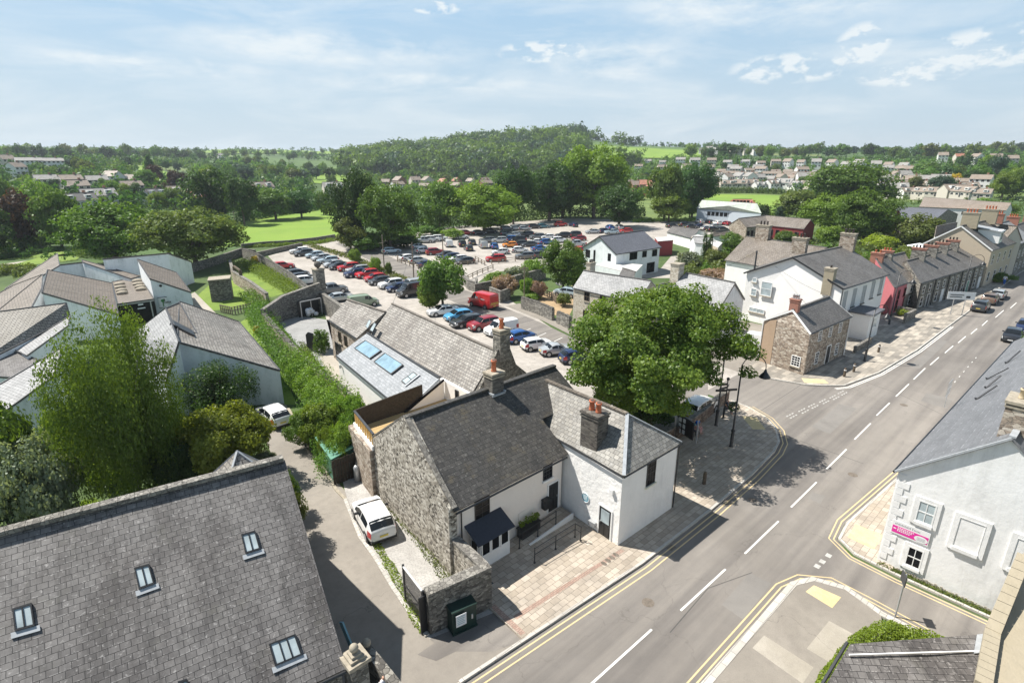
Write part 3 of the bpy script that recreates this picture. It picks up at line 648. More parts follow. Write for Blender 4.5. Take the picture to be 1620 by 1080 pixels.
sheet('gravel_court', [(440, 508), (478, 500), (520, 506), (548, 560), (560, 590), (528, 600), (470, 545)], .004, 'gravel_grey')
sheet('patio', [(505, 560), (560, 565), (575, 640), (590, 690), (600, 700), (562, 670), (520, 600)], .006, 'concrete')
# pavements: raised slabs with a kerb
def pavement(label, poly, z=.11, mat='paving_main'): return struct(label, Geo().prism(poly, -.02, z), mat)
pvL = [(14.25, 17.3), (14.15, 14.72), (22.6, 14.0), (30, 13.93), (36, 14.08), (40.6, 14.43), (42.4, 14.84), (44.4, 15.95), (45.88, 17.43), (46.88, 19.6), (47.05, 21.6), (41.3, 21.2), (37.3, 20.9), (31, 21), (28.4, 23), (22.9, 22), (22.9, 20.9), (14.3, 20.9)]
pavement('pavement', pvL)
struct('brick_band', Geo().prism([(14.75, 15.75), (22.7, 15.2), (22.7, 15.45), (14.75, 16.02)], .0, .114).prism([(14.22, 14.9), (14.5, 14.88), (14.6, 17.2), (14.3, 17.2)], .0, .1145), 'brick_band')
def strip(name, pts, w, z, mat, zt=None, off=0.):
    g = Geo(); pts = [V((p[0], p[1], 0)) for p in pts]; A = []
    for i, p in enumerate(pts):
        d = (pts[min(i + 1, len(pts) - 1)] - pts[max(i - 1, 0)]).normalized(); nn = V((-d.y, d.x, 0)); A.append((p + nn * (off + w / 2), p + nn * (off - w / 2)))
    for i in range(len(pts) - 1):
        q = [A[i][1], A[i + 1][1], A[i + 1][0], A[i][0]]
        if zt is None: g.flat([(p.x, p.y, z) for p in q])
        else: g.prism(q, zt, z)
    return struct(name, g, mat)
kl = [(-70, 15.6), (-20, 15.2), (10.6, 14.9), (22.6, 13.96), (30, 13.9), (36, 14.05), (40.6, 14.4), (42.4, 14.8), (44.4, 15.9), (45.9, 17.4), (46.9, 19.6), (47.1, 21.2)]
strip('kerb', kl[2:], .16, .125, 'kerb_stone', -.02, .02)
strip('kerb', [(6, 15.0), (10.6, 14.9)], .16, .03, 'kerb_stone', -.02, .02)
kf = [(54.9, 24.4), (55.2, 21.2), (56.2, 18), (57.3, 16.7), (58.8, 15.4), (65.4, 14.15), (76.7, 13.4), (104.7, 12.95), (148, 12.2), (190, 9), (240, 2)]
strip('kerb', kf, .16, .125, 'kerb_stone', -.02, .02)
pvF = kf + [(240, 8), (190, 13.5), (148, 15), (125, 14.8), (110, 17), (99, 18.3), (93, 20.7), (88, 21), (75, 21), (68.5, 20), (68.3, 18.2), (58.5, 19.2), (59.4, 24.6)]
struct('pavement', Geo().prism([V((a, b, 0)) for a, b in pvF], -.02, .11), 'paving_far')
kr = [(-70, 8.4), (18, 7.8), (27.2, 7.7), (28.4, 7.1), (29, 5.6), (28.4, 3.8), (28.2, -60)]
strip('kerb', kr, .34, .125, 'kerb_stone', -.02, -.1)
struct('pavement', Geo().prism([V(p + (0,)) for p in [(-70, 8.2), (18, 7.6), (27, 7.5), (28.2, 7.0), (28.8, 5.6), (28.2, 3.8), (26.9, 3.4), (21, 4.6), (16, 3.4), (10, 2), (-70, 2)]], -.02, .11), 'asphalt_lane')
struct('tactile_paving', Geo().prism([P(*p) for p in [(1274, 938), (1287, 928), (1330, 947), (1316, 964)]], .0, .116), 'tactile')
struct('tactile_paving', Geo().prism([V(p + (0,)) for p in [(33.4, 5.6), (33.5, 7.0), (35.2, 7.1), (35.2, 5.6)]], .0, .116), 'tactile')
struct('tactile_paving', Geo().prism([V(p + (0,)) for p in [(43.6, 16.4), (45.3, 18.0), (44.6, 19.0), (42.9, 17.2)]], .0, .116), 'tactile')
struct('tactile_paving', Geo().prism([V(p + (0,)) for p in [(56.6, 18.3), (58.2, 16.6), (58.9, 17.3), (57.6, 19)]], .0, .116), 'tactile')
struct('pavement_patch', Geo().prism([V(p + (0,)) for p in [(21.4, 4.9), (21.6, 7.2), (22.7, 7.15), (22.6, 4.9)]], .0, .114), 'concrete')
struct('pavement_patch', Geo().prism([V(p + (0,)) for p in [(23.4, 4.3), (23.4, 5.5), (25.9, 5.4), (25.9, 4.2)]], .0, .114), 'concrete')
struct('pavement_patch', Geo().prism([V(p + (0,)) for p in [(15, 4.6), (15, 7.2), (16.2, 7.2), (16.2, 4.6)]], .0, .114), 'concrete')
kr2 = [(31.9, -60), (32, 4), (32.2, 6.2), (33, 7.3), (35, 7.5), (44, 6.8), (88, 6.0), (148, 5.5), (190, 2.5), (240, -5.2)]
strip('kerb', kr2, .16, .125, 'kerb_stone', -.02, -.02)
struct('pavement', Geo().prism([V(p + (0,)) for p in [(32.1, 4.4), (32.3, 6.1), (33.1, 7.2), (35, 7.4), (44, 6.7), (88, 5.9), (88, 3.8), (33, 4.4)]], -.02, .11), 'paving_main')
# markings
cl = [(x, 10.75 if x < 60 else 10.75 - (x - 60) * .011) for x in range(0, 160)]
g = Geo()
def dash(x0, x1, y, w=.12, z=.004, dy=0):
    g.flat([(x0, y - w / 2, z), (x1, y - w / 2 + dy, z), (x1, y + w / 2 + dy, z), (x0, y + w / 2, z)])
for a, b in [((930, 1082), (1034, 997)), ((1075, 964), (1150, 901)), ((1178, 875), (1232, 824)), ((1252, 802), (1291, 762)), ((1308, 742), (1338, 710)), ((1353, 695), (1376, 669)), ((1387, 657), (1407, 637)), ((1418, 627), (1437, 607)), ((1446, 600), (1463, 582)), ((1471, 577), (1486, 565)), ((1494, 558), (1509, 547)), ((1515, 542), (1529, 532)), ((1535, 528), (1547, 520)), ((1553, 515), (1563, 507)), ((1573, 502), (1590, 491)), ((1597, 487), (1610, 479))]:
    p, q = P(*a), P(*b); yy = (p.y + q.y) / 2
    dash(p.x, q.x, p.y * .4 + yy * .6, .105, .004, (q.y - p.y) * .3)
for k in range(5): dash(-34 + k * 8.8, -29.6 + k * 8.8, 11, .13)
GW = []
for i, (x, y) in enumerate([(47.5, 16.0), (49.3, 15.7), (51.0, 15.5), (52.8, 15.2), (54.5, 14.9), (56.2, 14.75)]):
    GW.append((x, y))
for k in range(0): g.flat([(28.9 + k * .45, 7.45, .004), (29.15 + k * .45, 7.45, .004), (29.15 + k * .45, 7.65, .004), (28.9 + k * .45, 7.65, .004)])
for (x, y) in (): g.flat([(x, y, .004), (x + .45, y, .004), (x + .45, y + .3, .004), (x, y + .3, .004)])
for k in range(7): dash(66 + k * 2.1, 66.5 + k * 2.1, 8.2, .06)
struct('road_marking', g, 'paint_white_line')
g = Geo()
for x, y in GW:
    for k in (0, .45, .9): dash(x + k, x + k + .3, y - k * .1, .12); dash(x + k + .1, x + k + .4, y + .35 - k * .1, .12)
for x, y in ((29.5, 7.3), (30.1, 7.25), (30.9, 7.2)): dash(x, x + .35, y, .28)
struct('road_marking', g, 'paint_worn_line')
g = Geo()
for x0, x1, y0, y1 in ((23, 26.5, 8.3, 9.6), (47, 54, 12.6, 14.2), (60, 63, 7.2, 9.4), (5, 12, 12.4, 13.4), (36, 37.2, 9.4, 10.3), (70, 84, 11.6, 12.6)): g.flat([(x0, y0, .002), (x1, y0 + .15, .002), (x1 - .1, y1, .002), (x0 + .12, y1 - .1, .002)])
struct('road_patch', g, 'asphalt_fresh')
for q_ in ([(1358, 600), (1420, 622), (1490, 655)], [(1402, 577), (1455, 580)], [(1246, 690), (1366, 733)], [(1380, 545), (1470, 556), (1560, 575)], [(1108, 640), (1180, 665), (1262, 612), (1270, 606)], [(1060, 1000), (1120, 930), (1190, 905)]): strip('cable_shadow', [tuple(P(*k)[:2]) for k in q_], .05, .0035, 'asphalt_shadow_line')  # shadows of overhead cables, painted as thin dark strips across the road
g = Geo()
for x, y, r_ in ((20.5, 12.1, .32), (41.5, 9.2, .32), (33.2, 12.6, .3), (58, 10.1, .32), (13.5, 9.4, .3)): g.flat([(x + r_ * math.cos(k * math.pi / 8), y + r_ * math.sin(k * math.pi / 8), .003) for k in range(16)])
for x in (8, 24.8, 31.5, 66): g.flat([(x, 13.45, .003), (x + .5, 13.45, .003), (x + .5, 13.8, .003), (x, 13.8, .003)])
struct('drain_covers', g, 'iron_cover')
yl = [(-70, 15.6), (-20, 15.2), (10.6, 14.9), (22.6, 13.96), (30, 13.9), (36, 14.05), (40.6, 14.4), (42.4, 14.8), (44.4, 15.9), (45.9, 17.4), (46.9, 19.6)]
for o in (-.30, -.62): strip('road_marking', yl, .075, .0045, 'paint_yellow_line', None, o)
for o in (-.22, -.44): strip('road_marking', [(57.6, 16.0), (59, 15.25), (65.4, 14.15), (76.7, 13.4), (92, 13.15)], .09, .0045, 'paint_white_line', None, o)
for o in (.22, .5): strip('road_marking', [(-70, 8.4), (18, 7.8), (26.6, 7.75), (27.9, 7.35), (28.8, 6.3), (28.7, 4.4), (28.5, 2.0)], .075, .0045, 'paint_yellow_line', None, o)
for o in (.2, .45): strip('road_marking', [(31.9, -6), (31.9, 4), (32.1, 6.2), (32.9, 7.35), (35, 7.6), (44, 6.9), (60, 6.5)], .075, .0045, 'paint_yellow_line', None, o)
g = Geo()
for k in range(9):
    a = V((44.6 + .1 * k, 60.5 - k * 2.75, .012)); g.flat([a, a + V((4.6, .9, 0)), a + V((4.6, 1.0, 0)), a + V((0, .1, 0))])
struct('road_marking', g, 'paint_white_line')
drape('sports_field', [(1105, 307), (1245, 310), (1262, 338), (1108, 334)], 'field_grass', .12)
drape('meadow', [(322, 358), (532, 326), (548, 374), (322, 394)], 'field_grass', .05)
drape('meadow', [(0, 412), (70, 396), (150, 384), (148, 402)], 'lawn', .03, 10, 4)
drape('meadow', [(0, 424), (60, 408), (140, 396), (120, 412)], 'lawn', .03, 10, 4)
drape('hill_field', [(925, 230), (1110, 240), (1108, 252), (938, 250)], 'field_grass', .9)
drape('hill_field', [(490, 272), (550, 268), (548, 296), (496, 290)], 'field_grass', .4)
drape('hill_field', [(218, 264), (238, 262), (290, 284), (224, 290)], 'field_grass', .4)
drape('hill_field', [(320, 236.5), (548, 237.5), (548, 245), (320, 243)], 'field_grass', 1.2)
sheet('lawn', [(366, 420), (400, 408), (430, 428), (482, 455), (430, 470), (408, 470)], .01, 'lawn')
sheet('lawn', [(310, 470), (345, 438), (400, 452), (408, 478), (370, 488), (332, 492)], .01, 'lawn')
sheet('lawn', [(205, 518), (232, 508), (226, 528), (205, 545)], .01, 'lawn')
sheet('lawn', [(395, 500), (452, 600), (470, 640), (450, 640), (440, 590), (380, 510)], .01, 'lawn')
sheet('garden_path', [(308, 462), (342, 496), (330, 502), (292, 470)], .014, 'concrete')
sheet('side_yard', [(54.7, 24), (55, 22.5), (57.5, 19), (70, 18.2), (92, 20.4), (92, 24), (74, 24), (74, 36), (60, 29), (56, 32)], .006, 'asphalt_lane', False)
sheet('verge_path', [(800, 484), (860, 508), (905, 531), (1000, 560), (1000, 535), (905, 512), (860, 497), (822, 480)], .012, 'asphalt_lane')
sheet('footpath', [(-20, 421), (60, 410), (110, 403), (112, 406), (60, 414), (-20, 427)], .014, 'concrete')
sheet('house_yard', [(985, 440), (975, 425), (1045, 425), (1062, 405), (1095, 400), (1100, 420), (1060, 440)], .006, 'asphalt_old')
sheet('yard', [(845, 470), (905, 452), (912, 476), (900, 500), (850, 496)], .008, 'dirt')
# ------------------------------------------------------------------ foreground slate-roofed hall
A_, C_ = RP(448, 727, 8.3), RP(546, 1058, 3.0)
dv = (RP(0, 845, 8.3) - A_) * 1.5
t, w4, rf = gable('slate_hall', 'long hall with a big grey slate roof and small rooflights in the foreground', 'hall', C_ + dv, C_, A_ + dv, A_, 'rubble_dark', 'slate_fore', oh=.12, th=.16, cap='coping', gut=True)
sag(rf, .05)
nrm = (dv).cross(C_ - A_).normalized(); nrm = nrm if nrm.z > 0 else -nrm
g = Geo(); m_ = 26
for i in range(m_): g.bar(A_ + dv * (i + .01) / m_ + V((0, 0, .10)), A_ + dv * (i + .985) / m_ + V((0, 0, .10)), .40, .18)
part('ridge_coping', g, 'coping', rf)
part('verge', Geo().bar(A_ + V((.02, 0, -.06)), C_ + V((.02, 0, -.06)), .08, .14), 'slate_fore', rf)
for px in [[(381.5, 846), (403.7, 840), (411.9, 869.6), (388.9, 877)], [(212.6, 899), (236.3, 892.6), (245, 924.4), (220.4, 933.3)], [(20.7, 963.3), (51, 954), (56.3, 990.4), (24.8, 999.3)], [(281.5, 1078), (296, 1073.7), (305, 1103), (289, 1108)]]:
    rooflight(t, px, A_, nrm, 'black_paint', 'glass_pale', .12, 1, .06)
rooflight(t, [(425.2, 1018.9), (467.4, 1003), (478.5, 1035.6), (435.2, 1054)], A_, nrm, 'black_paint', 'glass_pale', .12, 2, .06)
ap = RP(375, 713, 8.1); g = Geo(); b = 1.75
cs = [V((ap.x + dx, ap.y + dy, 5.9)) for dx, dy in ((-b, -b), (b, -b), (b, b), (-b, b))]
g.add(cs + [ap], [(0, 1, 4), (1, 2, 4), (2, 3, 4), (3, 0, 4)]); tu = part('turret', g, 'slate_pale', t)
part('turret_wall', Geo().box((ap.x, ap.y, 3.2), (2.9, 2.9, 5.4)), 'rubble_dark', tu)
g = Geo()
for k in cs: g.bar(k, ap, .09, .05)
part('lead_hip', g, 'lead', tu)
p = V((6.72, 16.3, 0)); t = thing('gate_pier', 'stone gate pier with stepped cap and ball finial at the corner of the slate hall', 'gate pier', p)
part('shaft', Geo().box((p.x, p.y, 1.55), (.70, .70, 3.1)), 'rubble_grey', t)
part('cap', Geo().box((p.x, p.y, 3.2), (.92, .92, .16)).box((p.x, p.y, 3.33), (.64, .64, .12)).box((p.x, p.y, 3.44), (.42, .42, .12)), 'stone_cap', t)
part('ball_finial', Geo().ball((p.x, p.y, 3.70), .18, 16, 10).tube([(p.x, p.y, 3.45), (p.x, p.y, 3.58)], .08), 'stone_cap', t, True)
p = V((7.95, 17.9, 0)); t = thing('boundary_wall', 'low dark stone wall end with a small ball beside the shaded lane', 'wall', p)
part('masonry', Geo().box((p.x, p.y - 2, .8), (.4, 4.2, 1.6)), 'rubble_dark', t); part('ball_finial', Geo().ball((p.x, p.y, 1.82), .2, 12, 8), 'stone_cap', t, True)
p = V((7.75, 18.9, 0)); t = thing('lane_sign', 'narrow blue sign leaning beside the hall wall', 'sign', p); part('panel', Geo().bar((p.x, p.y, .7), (p.x - .1, p.y + .7, 1.9), .08, .3), 'plaque_blue', t); part('post', Geo().bar((p.x, p.y + .35, 0), (p.x, p.y + .35, 1.3), .05), 'dark_grey', t)

# ------------------------------------------------------------------ cottage with the dark slate roof
t = cot = thing('cottage', 'white cottage with dark slate roof and rubble gable beside the tower', 'cottage', (18, 23, 0))
part('wall', Geo().box((18.6, 20.35 + .3, 2.1), (8.6, .5, 4.2)).prism([(14.7, 24.7), (27.2, 24.7), (27.2, 25.3), (14.9, 25.3)], 0, 6.9), 'cream_render', t)
gp = [(14.15, 20.32, 0), (14.98, 29.6, 0), (14.98, 29.6, 4.42), (14.72, 25.15, 7.62), (14.12, 20.25, 4.3)]
part('gable_wall', Geo().slab(gp, 0, d=(.5, -.03, 0)), 'rubble_gable', t)
part('gable_coping', Geo().bar((14.42, 20.1, 4.38), (14.9, 25.2, 7.68), .3, .09).bar((14.9, 25.2, 7.66), (15.15, 29.7, 4.5), .3, .09), 'coping', t)
E1, E2, R1, R2 = V((14.35, 20.05, 4.2)), V((23.1, 20.05, 4.2)), V((14.75, 25.1, 7.5)), V((27.15, 25.1, 7.5))
rf = part('roof', Geo().slab([E1, E2, V((23.1, 22.4, 4.2 + 3.3 * 2.35 / 5.05)), V((27.15, 22.4, 4.2 + 3.3 * 2.35 / 5.05)), R2, R1], .12), 'slate_dark', t); sag(rf, .045)
g = Geo()
for i in range(22):
    a = R1.lerp(R2, i / 22); b_ = R1.lerp(R2, (i + .96) / 22); g.bar(a + V((0, .05, .06)), b_ + V((0, .05, .06)), .34, .14)
part('ridge_cap', g, 'slate_dark', rf)
part('gutter', Geo().tube([(14.4, 19.98, 4.08), (22.9, 19.98, 4.08)], .06, 6).tube([(14.95, 20.0, 4.05), (14.95, 20.28, 3.8), (14.95, 20.3, .2)], .045, 6), 'black_paint', rf)
a, b = (14.2, 20.4), (22.9, 20.4)
window(t, a, b, 2.26, 3.32, 1.05, 1.4, frame='black_paint', nx=2, ny=4, sill='white_paint', bw=.025, fw=.05)
window(t, a, b, 7.42, 3.5, .78, 1.15, frame='black_paint', nx=3, ny=4, sill='white_paint', bw=.025, fw=.05)
door(t, a, b, 7.95, .45, .85, 1.95)
# bay window
bay = thing('x', 'x', 'x'); bpy.data.objects.remove(bay)
F = wf(a, b, 1); g = Geo()
wbox(g, F, 1.35, 3.55, 0, .95, 0, .85); wbox(g, F, 1.37, 1.47, .9, 2.0, 0, .83); wbox(g, F, 3.43, 3.53, .9, 2.0, 0, .83)
by = part('bay_window', g, 'white_paint', t)
part('bay_roof', Geo().slab([F(1.1, 1.93, 1.1), F(3.75, 1.93, 1.1), F(3.6, 2.72, 0), F(1.0, 2.72, 0)], .05), 'felt_navy', by)
part('bay_cheek', Geo().add([F(1.4, 1.9, .8), F(1.4, 1.9, 0), F(1.4, 2.55, 0), F(1.36, 1.9, .8), F(1.36, 1.9, 0), F(1.36, 2.55, 0)], [(0, 1, 2), (5, 4, 3), (0, 2, 5, 3)]), 'white_paint', by)
A2, B2 = F(1.35, 0, .86), F(3.55, 0, .86)
for k in range(3): window(t, A2[:2], B2[:2], .42 + k * .68, 1.42, .64, .95, nx=1, ny=1, fw=.07)
window(t, F(1.36, 0, 0)[:2], F(1.36, 0, .86)[:2], .42, 1.42, .6, .9, side=1, nx=1, ny=1, fw=.05)
wbox(g := Geo(), F, 5.0, 5.75, .45, 1.6, -.05, .04); part('blocked_door_panel', g, 'cream_render', t)
c = chimney(t, (21.35, 25.0), 6.3, 8.55, .95, .8, 0, 'chimney_stone', 1, 'pot', 'stone_cap', .75, pr=.17)
part('flashing', Geo().box((21.35, 24.55, 7.25), (1.05, .12, .12)).box((20.86, 24.8, 7.35), (.1, .7, .12)).box((21.84, 24.8, 7.35), (.1, .7, .12)), 'lead', c)

# ------------------------------------------------------------------ white tower house
t = thing('tower_house', 'white lumpy-rendered two-storey house with hipped slate roof on the street corner', 'house', (25.5, 19, 0))
fp = [(22.8, 15.78), (28.28, 15.68), (28.3, 22.8), (23.35, 22.8)]
g = Geo().prism(fp, 0, 4.86); g.add([(23.35, 22.8, 4.8), (28.3, 22.8, 4.8), (25.62, 22.82, 7.0), (23.35, 24.3, 4.8), (28.3, 24.3, 4.8), (25.62, 24.3, 7.0)], [(0, 1, 2), (3, 5, 4)])
part('wall', g, 'white_lumpy', t)
e = [V((22.66, 15.6, 4.86)), V((28.42, 15.52, 4.86)), V((28.5, 22.6, 4.86)), V((23.3, 22.45, 4.86))]
r1, r2 = V((25.45, 17.6, 6.98)), V((25.62, 24.7, 7.02))
bk1 = V((23.3, 22.5, 4.87)); bk2 = V((28.6, 22.6, 4.86))
rf = part('roof', Geo().slab([e[0], r1, r2, bk1], .1).slab([e[0], e[1], r1], .1).slab([e[1], bk2, r2, r1], .1), 'slate_tower', t); sag(rf, .03)
part('lead_hip', Geo().bar(e[0] + V((0, 0, .04)), r1 + V((0, 0, .05)), .2, .05).bar(e[1] + V((0, 0, .04)), r1 + V((0, 0, .05)), .13, .06), 'lead', rf)
g = Geo()
for i in range(16): g.bar(r1.lerp(r2, i / 16) + V((0, 0, .05)), r1.lerp(r2, (i + .95) / 16) + V((0, 0, .05)), .26, .12)
part('ridge_cap', g, 'slate_brown', rf)
part('gutter', Geo().tube([e[0] + V((0, -.04, -.08)), e[1] + V((0, -.04, -.08))], .055, 6).tube([e[0] + V((-.04, 0, -.08)), e[3] + V((-.04, 0, -.08))], .055, 6).tube([e[1] + V((.03, -.0, -.08)), (28.34, 15.62, 4.5), (28.34, 15.62, .2)], .04, 6), 'black_paint', rf)
part('verge_coping', Geo().bar(bk1 + V((-.05, .0, .05)), r2 + V((0, 0, .08)), .16, .12), 'lead', rf)
chimney(t, (23.72, 18.65), 4.7, 7.25, 1.0, 1.25, 0, 'chimney_stone', 2, 'pot', 'chimney_stone', .6, pr=.17, pl=1.0)
ta, tb, tcn = (22.8, 15.78), (23.35, 22.8), (28.28, 15.68)
door(t, ta, tb, 1.05, .06, .9, 1.98, side=-1, glazed=True)
window(t, ta, tcn, 2.78, 3.83, .86, 1.6, frame='black_paint', nx=3, ny=4, sill='sky_light_white', bw=.025, fw=.05)
F = wf(ta, tb, -1)
def disc(F, t_, z, r, d0, d1, n=20):
    return Geo().add([F(t_ + r * math.cos(k * 2 * math.pi / n), z + r * math.sin(k * 2 * math.pi / n), d) for d in (d0, d1) for k in range(n)], [tuple(range(n)), tuple(range(2 * n - 1, n - 1, -1))] + [(k, k + n, (k + 1) % n + n, (k + 1) % n) for k in range(n)])
pl = part('plaque', disc(F, 2.7, 1.92, .30, 0, .04), 'plaque_blue', t); part('plaque_rim', Geo().tube([F(2.7 + .3 * math.cos(k * math.pi / 10), 1.92 + .3 * math.sin(k * math.pi / 10), .045) for k in range(21)], .018, 5), 'sign_white', pl)
def text(name, s, size, F, t_, z, d, mat, par, ext=.004, al='CENTER'):
    cu = bpy.data.curves.new(name, 'FONT'); cu.body = s; cu.size = size; cu.extrude = ext; cu.align_x = al; cu.align_y = 'CENTER'
    ob = bpy.data.objects.new(name, cu); me = bpy.data.meshes.new_from_object(ob); bpy.data.objects.remove(ob); bpy.data.curves.remove(cu)
    e = (F(1, 0, 0) - F(0, 0, 0)); o = F(0, 0, 1) - F(0, 0, 0); up = V((0, 0, 1))
    if e.cross(up).dot(o) < 0: e = -e
    M = Matrix(((e.x, up.x, o.x, 0), (e.y, up.y, o.y, 0), (e.z, up.z, o.z, 0), (0, 0, 0, 1))); M.translation = F(t_, z, d) - wloc(par)
    me.transform(M); me.materials.append(MATS[mat]); o_ = bpy.data.objects.new(name, me); COL.objects.link(o_); o_.parent = par; return o_
for i, (s, z_) in enumerate((('BLUE', 2.03), ('PLAQUE', 1.92), ('1849', 1.80))[:0]): text('lettering', s, .09, F, 2.7, z_, .045, 'sign_white', pl)
g = Geo()
for k in range(4): wbox(g, F, 2.7 - .17 + k * .012, 2.7 + .17 - k * .012, 2.06 - k * .09, 2.085 - k * .09, .04, .046)
part('inscription', g, 'sign_white', pl)
part('wall_light', Geo().box(F(.62, 3.45, .1), (.16, .22, .26)), 'white_paint', t)
part('letter_cage', Geo().box(F(1.95, .55, .14), (.2, .5, .3)), 'steel', t)
# ------------------------------------------------------------------ forecourt
t = thing('planter', 'long black trough planter with small shrubs by the white cottage', 'planter', (19.7, 20.0, .11))
part('trough', Geo().box((19.7, 20.0, .5), (1.5, .45, .62)).box((19.7, 20.0, .8), (1.6, .55, .06)), 'black_paint', t)
F0 = Geo(); rr = random.Random(3)
for cx_, r_ in ((19.1, .2), (19.6, .26), (20.1, .24), (20.35, .2)):
    for k in range(120):
        d = V((rr.gauss(0, 1), rr.gauss(0, 1), rr.gauss(0, 1))).normalized() * r_ * rr.random() ** .4; c_ = V((cx_, 20.0, 1.02 + r_ * .5)) + d; x = V((rr.gauss(0, 1), rr.gauss(0, 1), rr.gauss(0, 1))).normalized() * .045; y = x.cross(V((rr.gauss(0, 1), rr.gauss(0, 1), 1))).normalized() * .045
        F0.add([c_ - x, c_ - y, c_ + x, c_ + y], [(0, 1, 2, 3)])
part('foliage', F0, 'leaf_bright', t)
t = thing('wall_box', 'small black box fixed to the wall beside the cottage door', 'box', (21.4, 20.2, 1)); part('casing', Geo().box((21.35, 20.2, 1.35), (.5, .32, .6)), 'black_paint', t); part('lid', Geo().box((21.35, 20.17, 1.68), (.56, .4, .06)), 'black_paint', t)
def rail(label, pts, zs):
    t = thing('handrail', label, 'handrail', pts[0] + (.1,), 'black handrails along the forecourt ramp'); g = Geo()
    for (x, y), z in zip(pts, zs): part('post', Geo().tube([(x, y, z), (x, y, z + .95)], .03, 8).tube([(x, y, z), (x, y, z + .03)], .07, 8), 'black_paint', t)
    for h in (.95, .55): g.tube([(x, y, z + h) for (x, y), z in zip(pts, zs)], .024, 6)
    g.ball((pts[0][0], pts[0][1], zs[0] + .97), .05, 8, 5); part('rails', g, 'black_paint', t)
rail('black handrail on the cottage side of the ramp, in front of the planter', [(18.4, 19.45), (19.85, 19.4), (21.35, 19.35)], [.11, .2, .34])
rail('black handrail on the street side of the ramp, beside the tower door', [(18.2, 18.0), (19.85, 17.95), (21.4, 17.85), (21.45, 17.45)], [.11, .16, .24, .2])
struct('ramp', Geo().add([(18.3, 19.3, .112), (22.8, 19.3, .42), (22.8, 20.35, .42), (18.3, 20.35, .112), (18.3, 19.3, 0), (22.8, 19.3, 0)], [(0, 1, 2, 3), (4, 5, 1, 0)]), 'paving_main')
struct('ramp_kerb', Geo().add([(19.0, 19.2, .11), (22.8, 19.2, .11), (22.8, 19.2, .50), (19.0, 19.2, .17), (19.0, 19.3, .17), (22.8, 19.3, .50)], [(0, 1, 2, 3), (3, 2, 5, 4)]), 'white_paint')
g = Geo()
for x in (21.0, 21.36, 21.72, 22.08): g.add([(x + .13 * math.cos(k * math.pi / 8), 15.36 + .2 * math.sin(k * math.pi / 8), .118) for k in range(16)], [tuple(range(16))])
struct('manhole_covers', g, 'iron_cover')
struct('floor_grate', Geo().box((15.2, 18.6, .115), (.6, .5, .01)), 'dark_grey')
# courtyard walls
stone_wall('high stone wall between the street bin and the gravel yard', [(11.2, 18.15), (14.45, 17.45)], 2.3, .5, 'rubble_dark', hs=[2.25, 2.4])
stone_wall('rounded stone wall joining the cottage gable to the yard corner', [(14.3, 17.7), (14.42, 19.4), (14.5, 20.3)], 2.3, .45, 'rubble_gable')
t = thing('iron_gate', 'black iron gate with white edging across the gravel yard', 'gate', (11.3, 19.2, 0)); g = Geo()
for k in range(22):
    y = 18.35 + k * .095 * 1.0; g.bar((11.15 + k * .012, y, .08), (11.15 + k * .012, y, 2.15), .022)
g.bar((11.15, 18.35, .12), (11.4, 20.4, .12), .05).bar((11.15, 18.35, 1.1), (11.4, 20.4, 1.1), .05)
part('bars', g, 'black_paint', t); part('top_rail', Geo().bar((11.15, 18.3, 2.2), (11.4, 20.45, 2.2), .07), 'white_paint', t)
part('post', Geo().bar((11.13, 18.3, 0), (11.13, 18.3, 2.35), .11), 'black_paint', t); part('post', Geo().bar((11.42, 20.5, 0), (11.42, 20.5, 2.3), .09), 'black_paint', t)
part('folded_leaf', Geo().box((11.0, 18.2, 1.1), (.35, .06, 2.1)), 'black_paint', t)
t = thing('street_cabinet', 'dark green metal street cabinet with a pale poster against the stone wall', 'cabinet', (12.6, 17.35, 0))
part('casing', Geo().box((12.6, 17.35, .66), (1.25, .70, 1.2), -.2).box((12.6, 17.35, .05), (1.33, .8, .1), -.2), 'green_box', t)
part('lid', Geo().box((12.6, 17.35, 1.32), (1.33, .78, .09), -.2), 'green_box', t)
fc = V((12.42, 16.93, 0)); ex = V((math.cos(-.2), math.sin(-.2), 0)); F = lambda a_, z, d=0: fc + ex * a_ + V((ex.y, -ex.x, 0)) * (d + .035) + V((0, 0, z))
po = part('poster', wbox(Geo(), F, -.42, .12, .55, 1.2, 0, .02), 'blind', t)
g = Geo()
for k in range(5): wbox(g, F, -.36, .05 - .03 * (k % 3), 1.08 - k * .1, 1.11 - k * .1, .02, .024)
part('print', g, 'plaque_blue', po); part('handle', wbox(Geo(), F, .38, .46, .7, .95, 0, .04), 'steel', t)

# ------------------------------------------------------------------ stone barn, extension and terrace
t, w4, rf = gable('stone_barn', 'long barn with a pale patchy slate roof behind the white cottage', 'barn', (25.6, 49.7, 4.6), (23.75, 30.5, 4.6), (28.6, 49.6, 7.2), (26.8, 30.9, 7.2), 'white_render', 'slate_pale', oh=.1, cap='slate_brown')
sag(rf, .05); c = chimney(t, (26.9, 30.55), 6.6, 9.0, 1.0, .85, 0, 'rubble_grey', 1, 'pot', 'stone_cap', .8, pr=.18)
part('gable_stone', Geo().slab([(23.9, 30.5, 0), (29.9, 30.75, 0), (29.9, 30.75, 4.5), (28.3, 30.7, 5.9), (27.5, 30.6, 7.6), (26.3, 30.6, 7.6), (25.3, 30.6, 5.9), (23.9, 30.5, 4.5)], 0, d=(0, -.3, 0)), 'rubble_dark', t)
window(t, w4[1], w4[0], 1.6, 3.9, .5, 1.3, side=-1, frame='dark_grey', nx=1, ny=1)
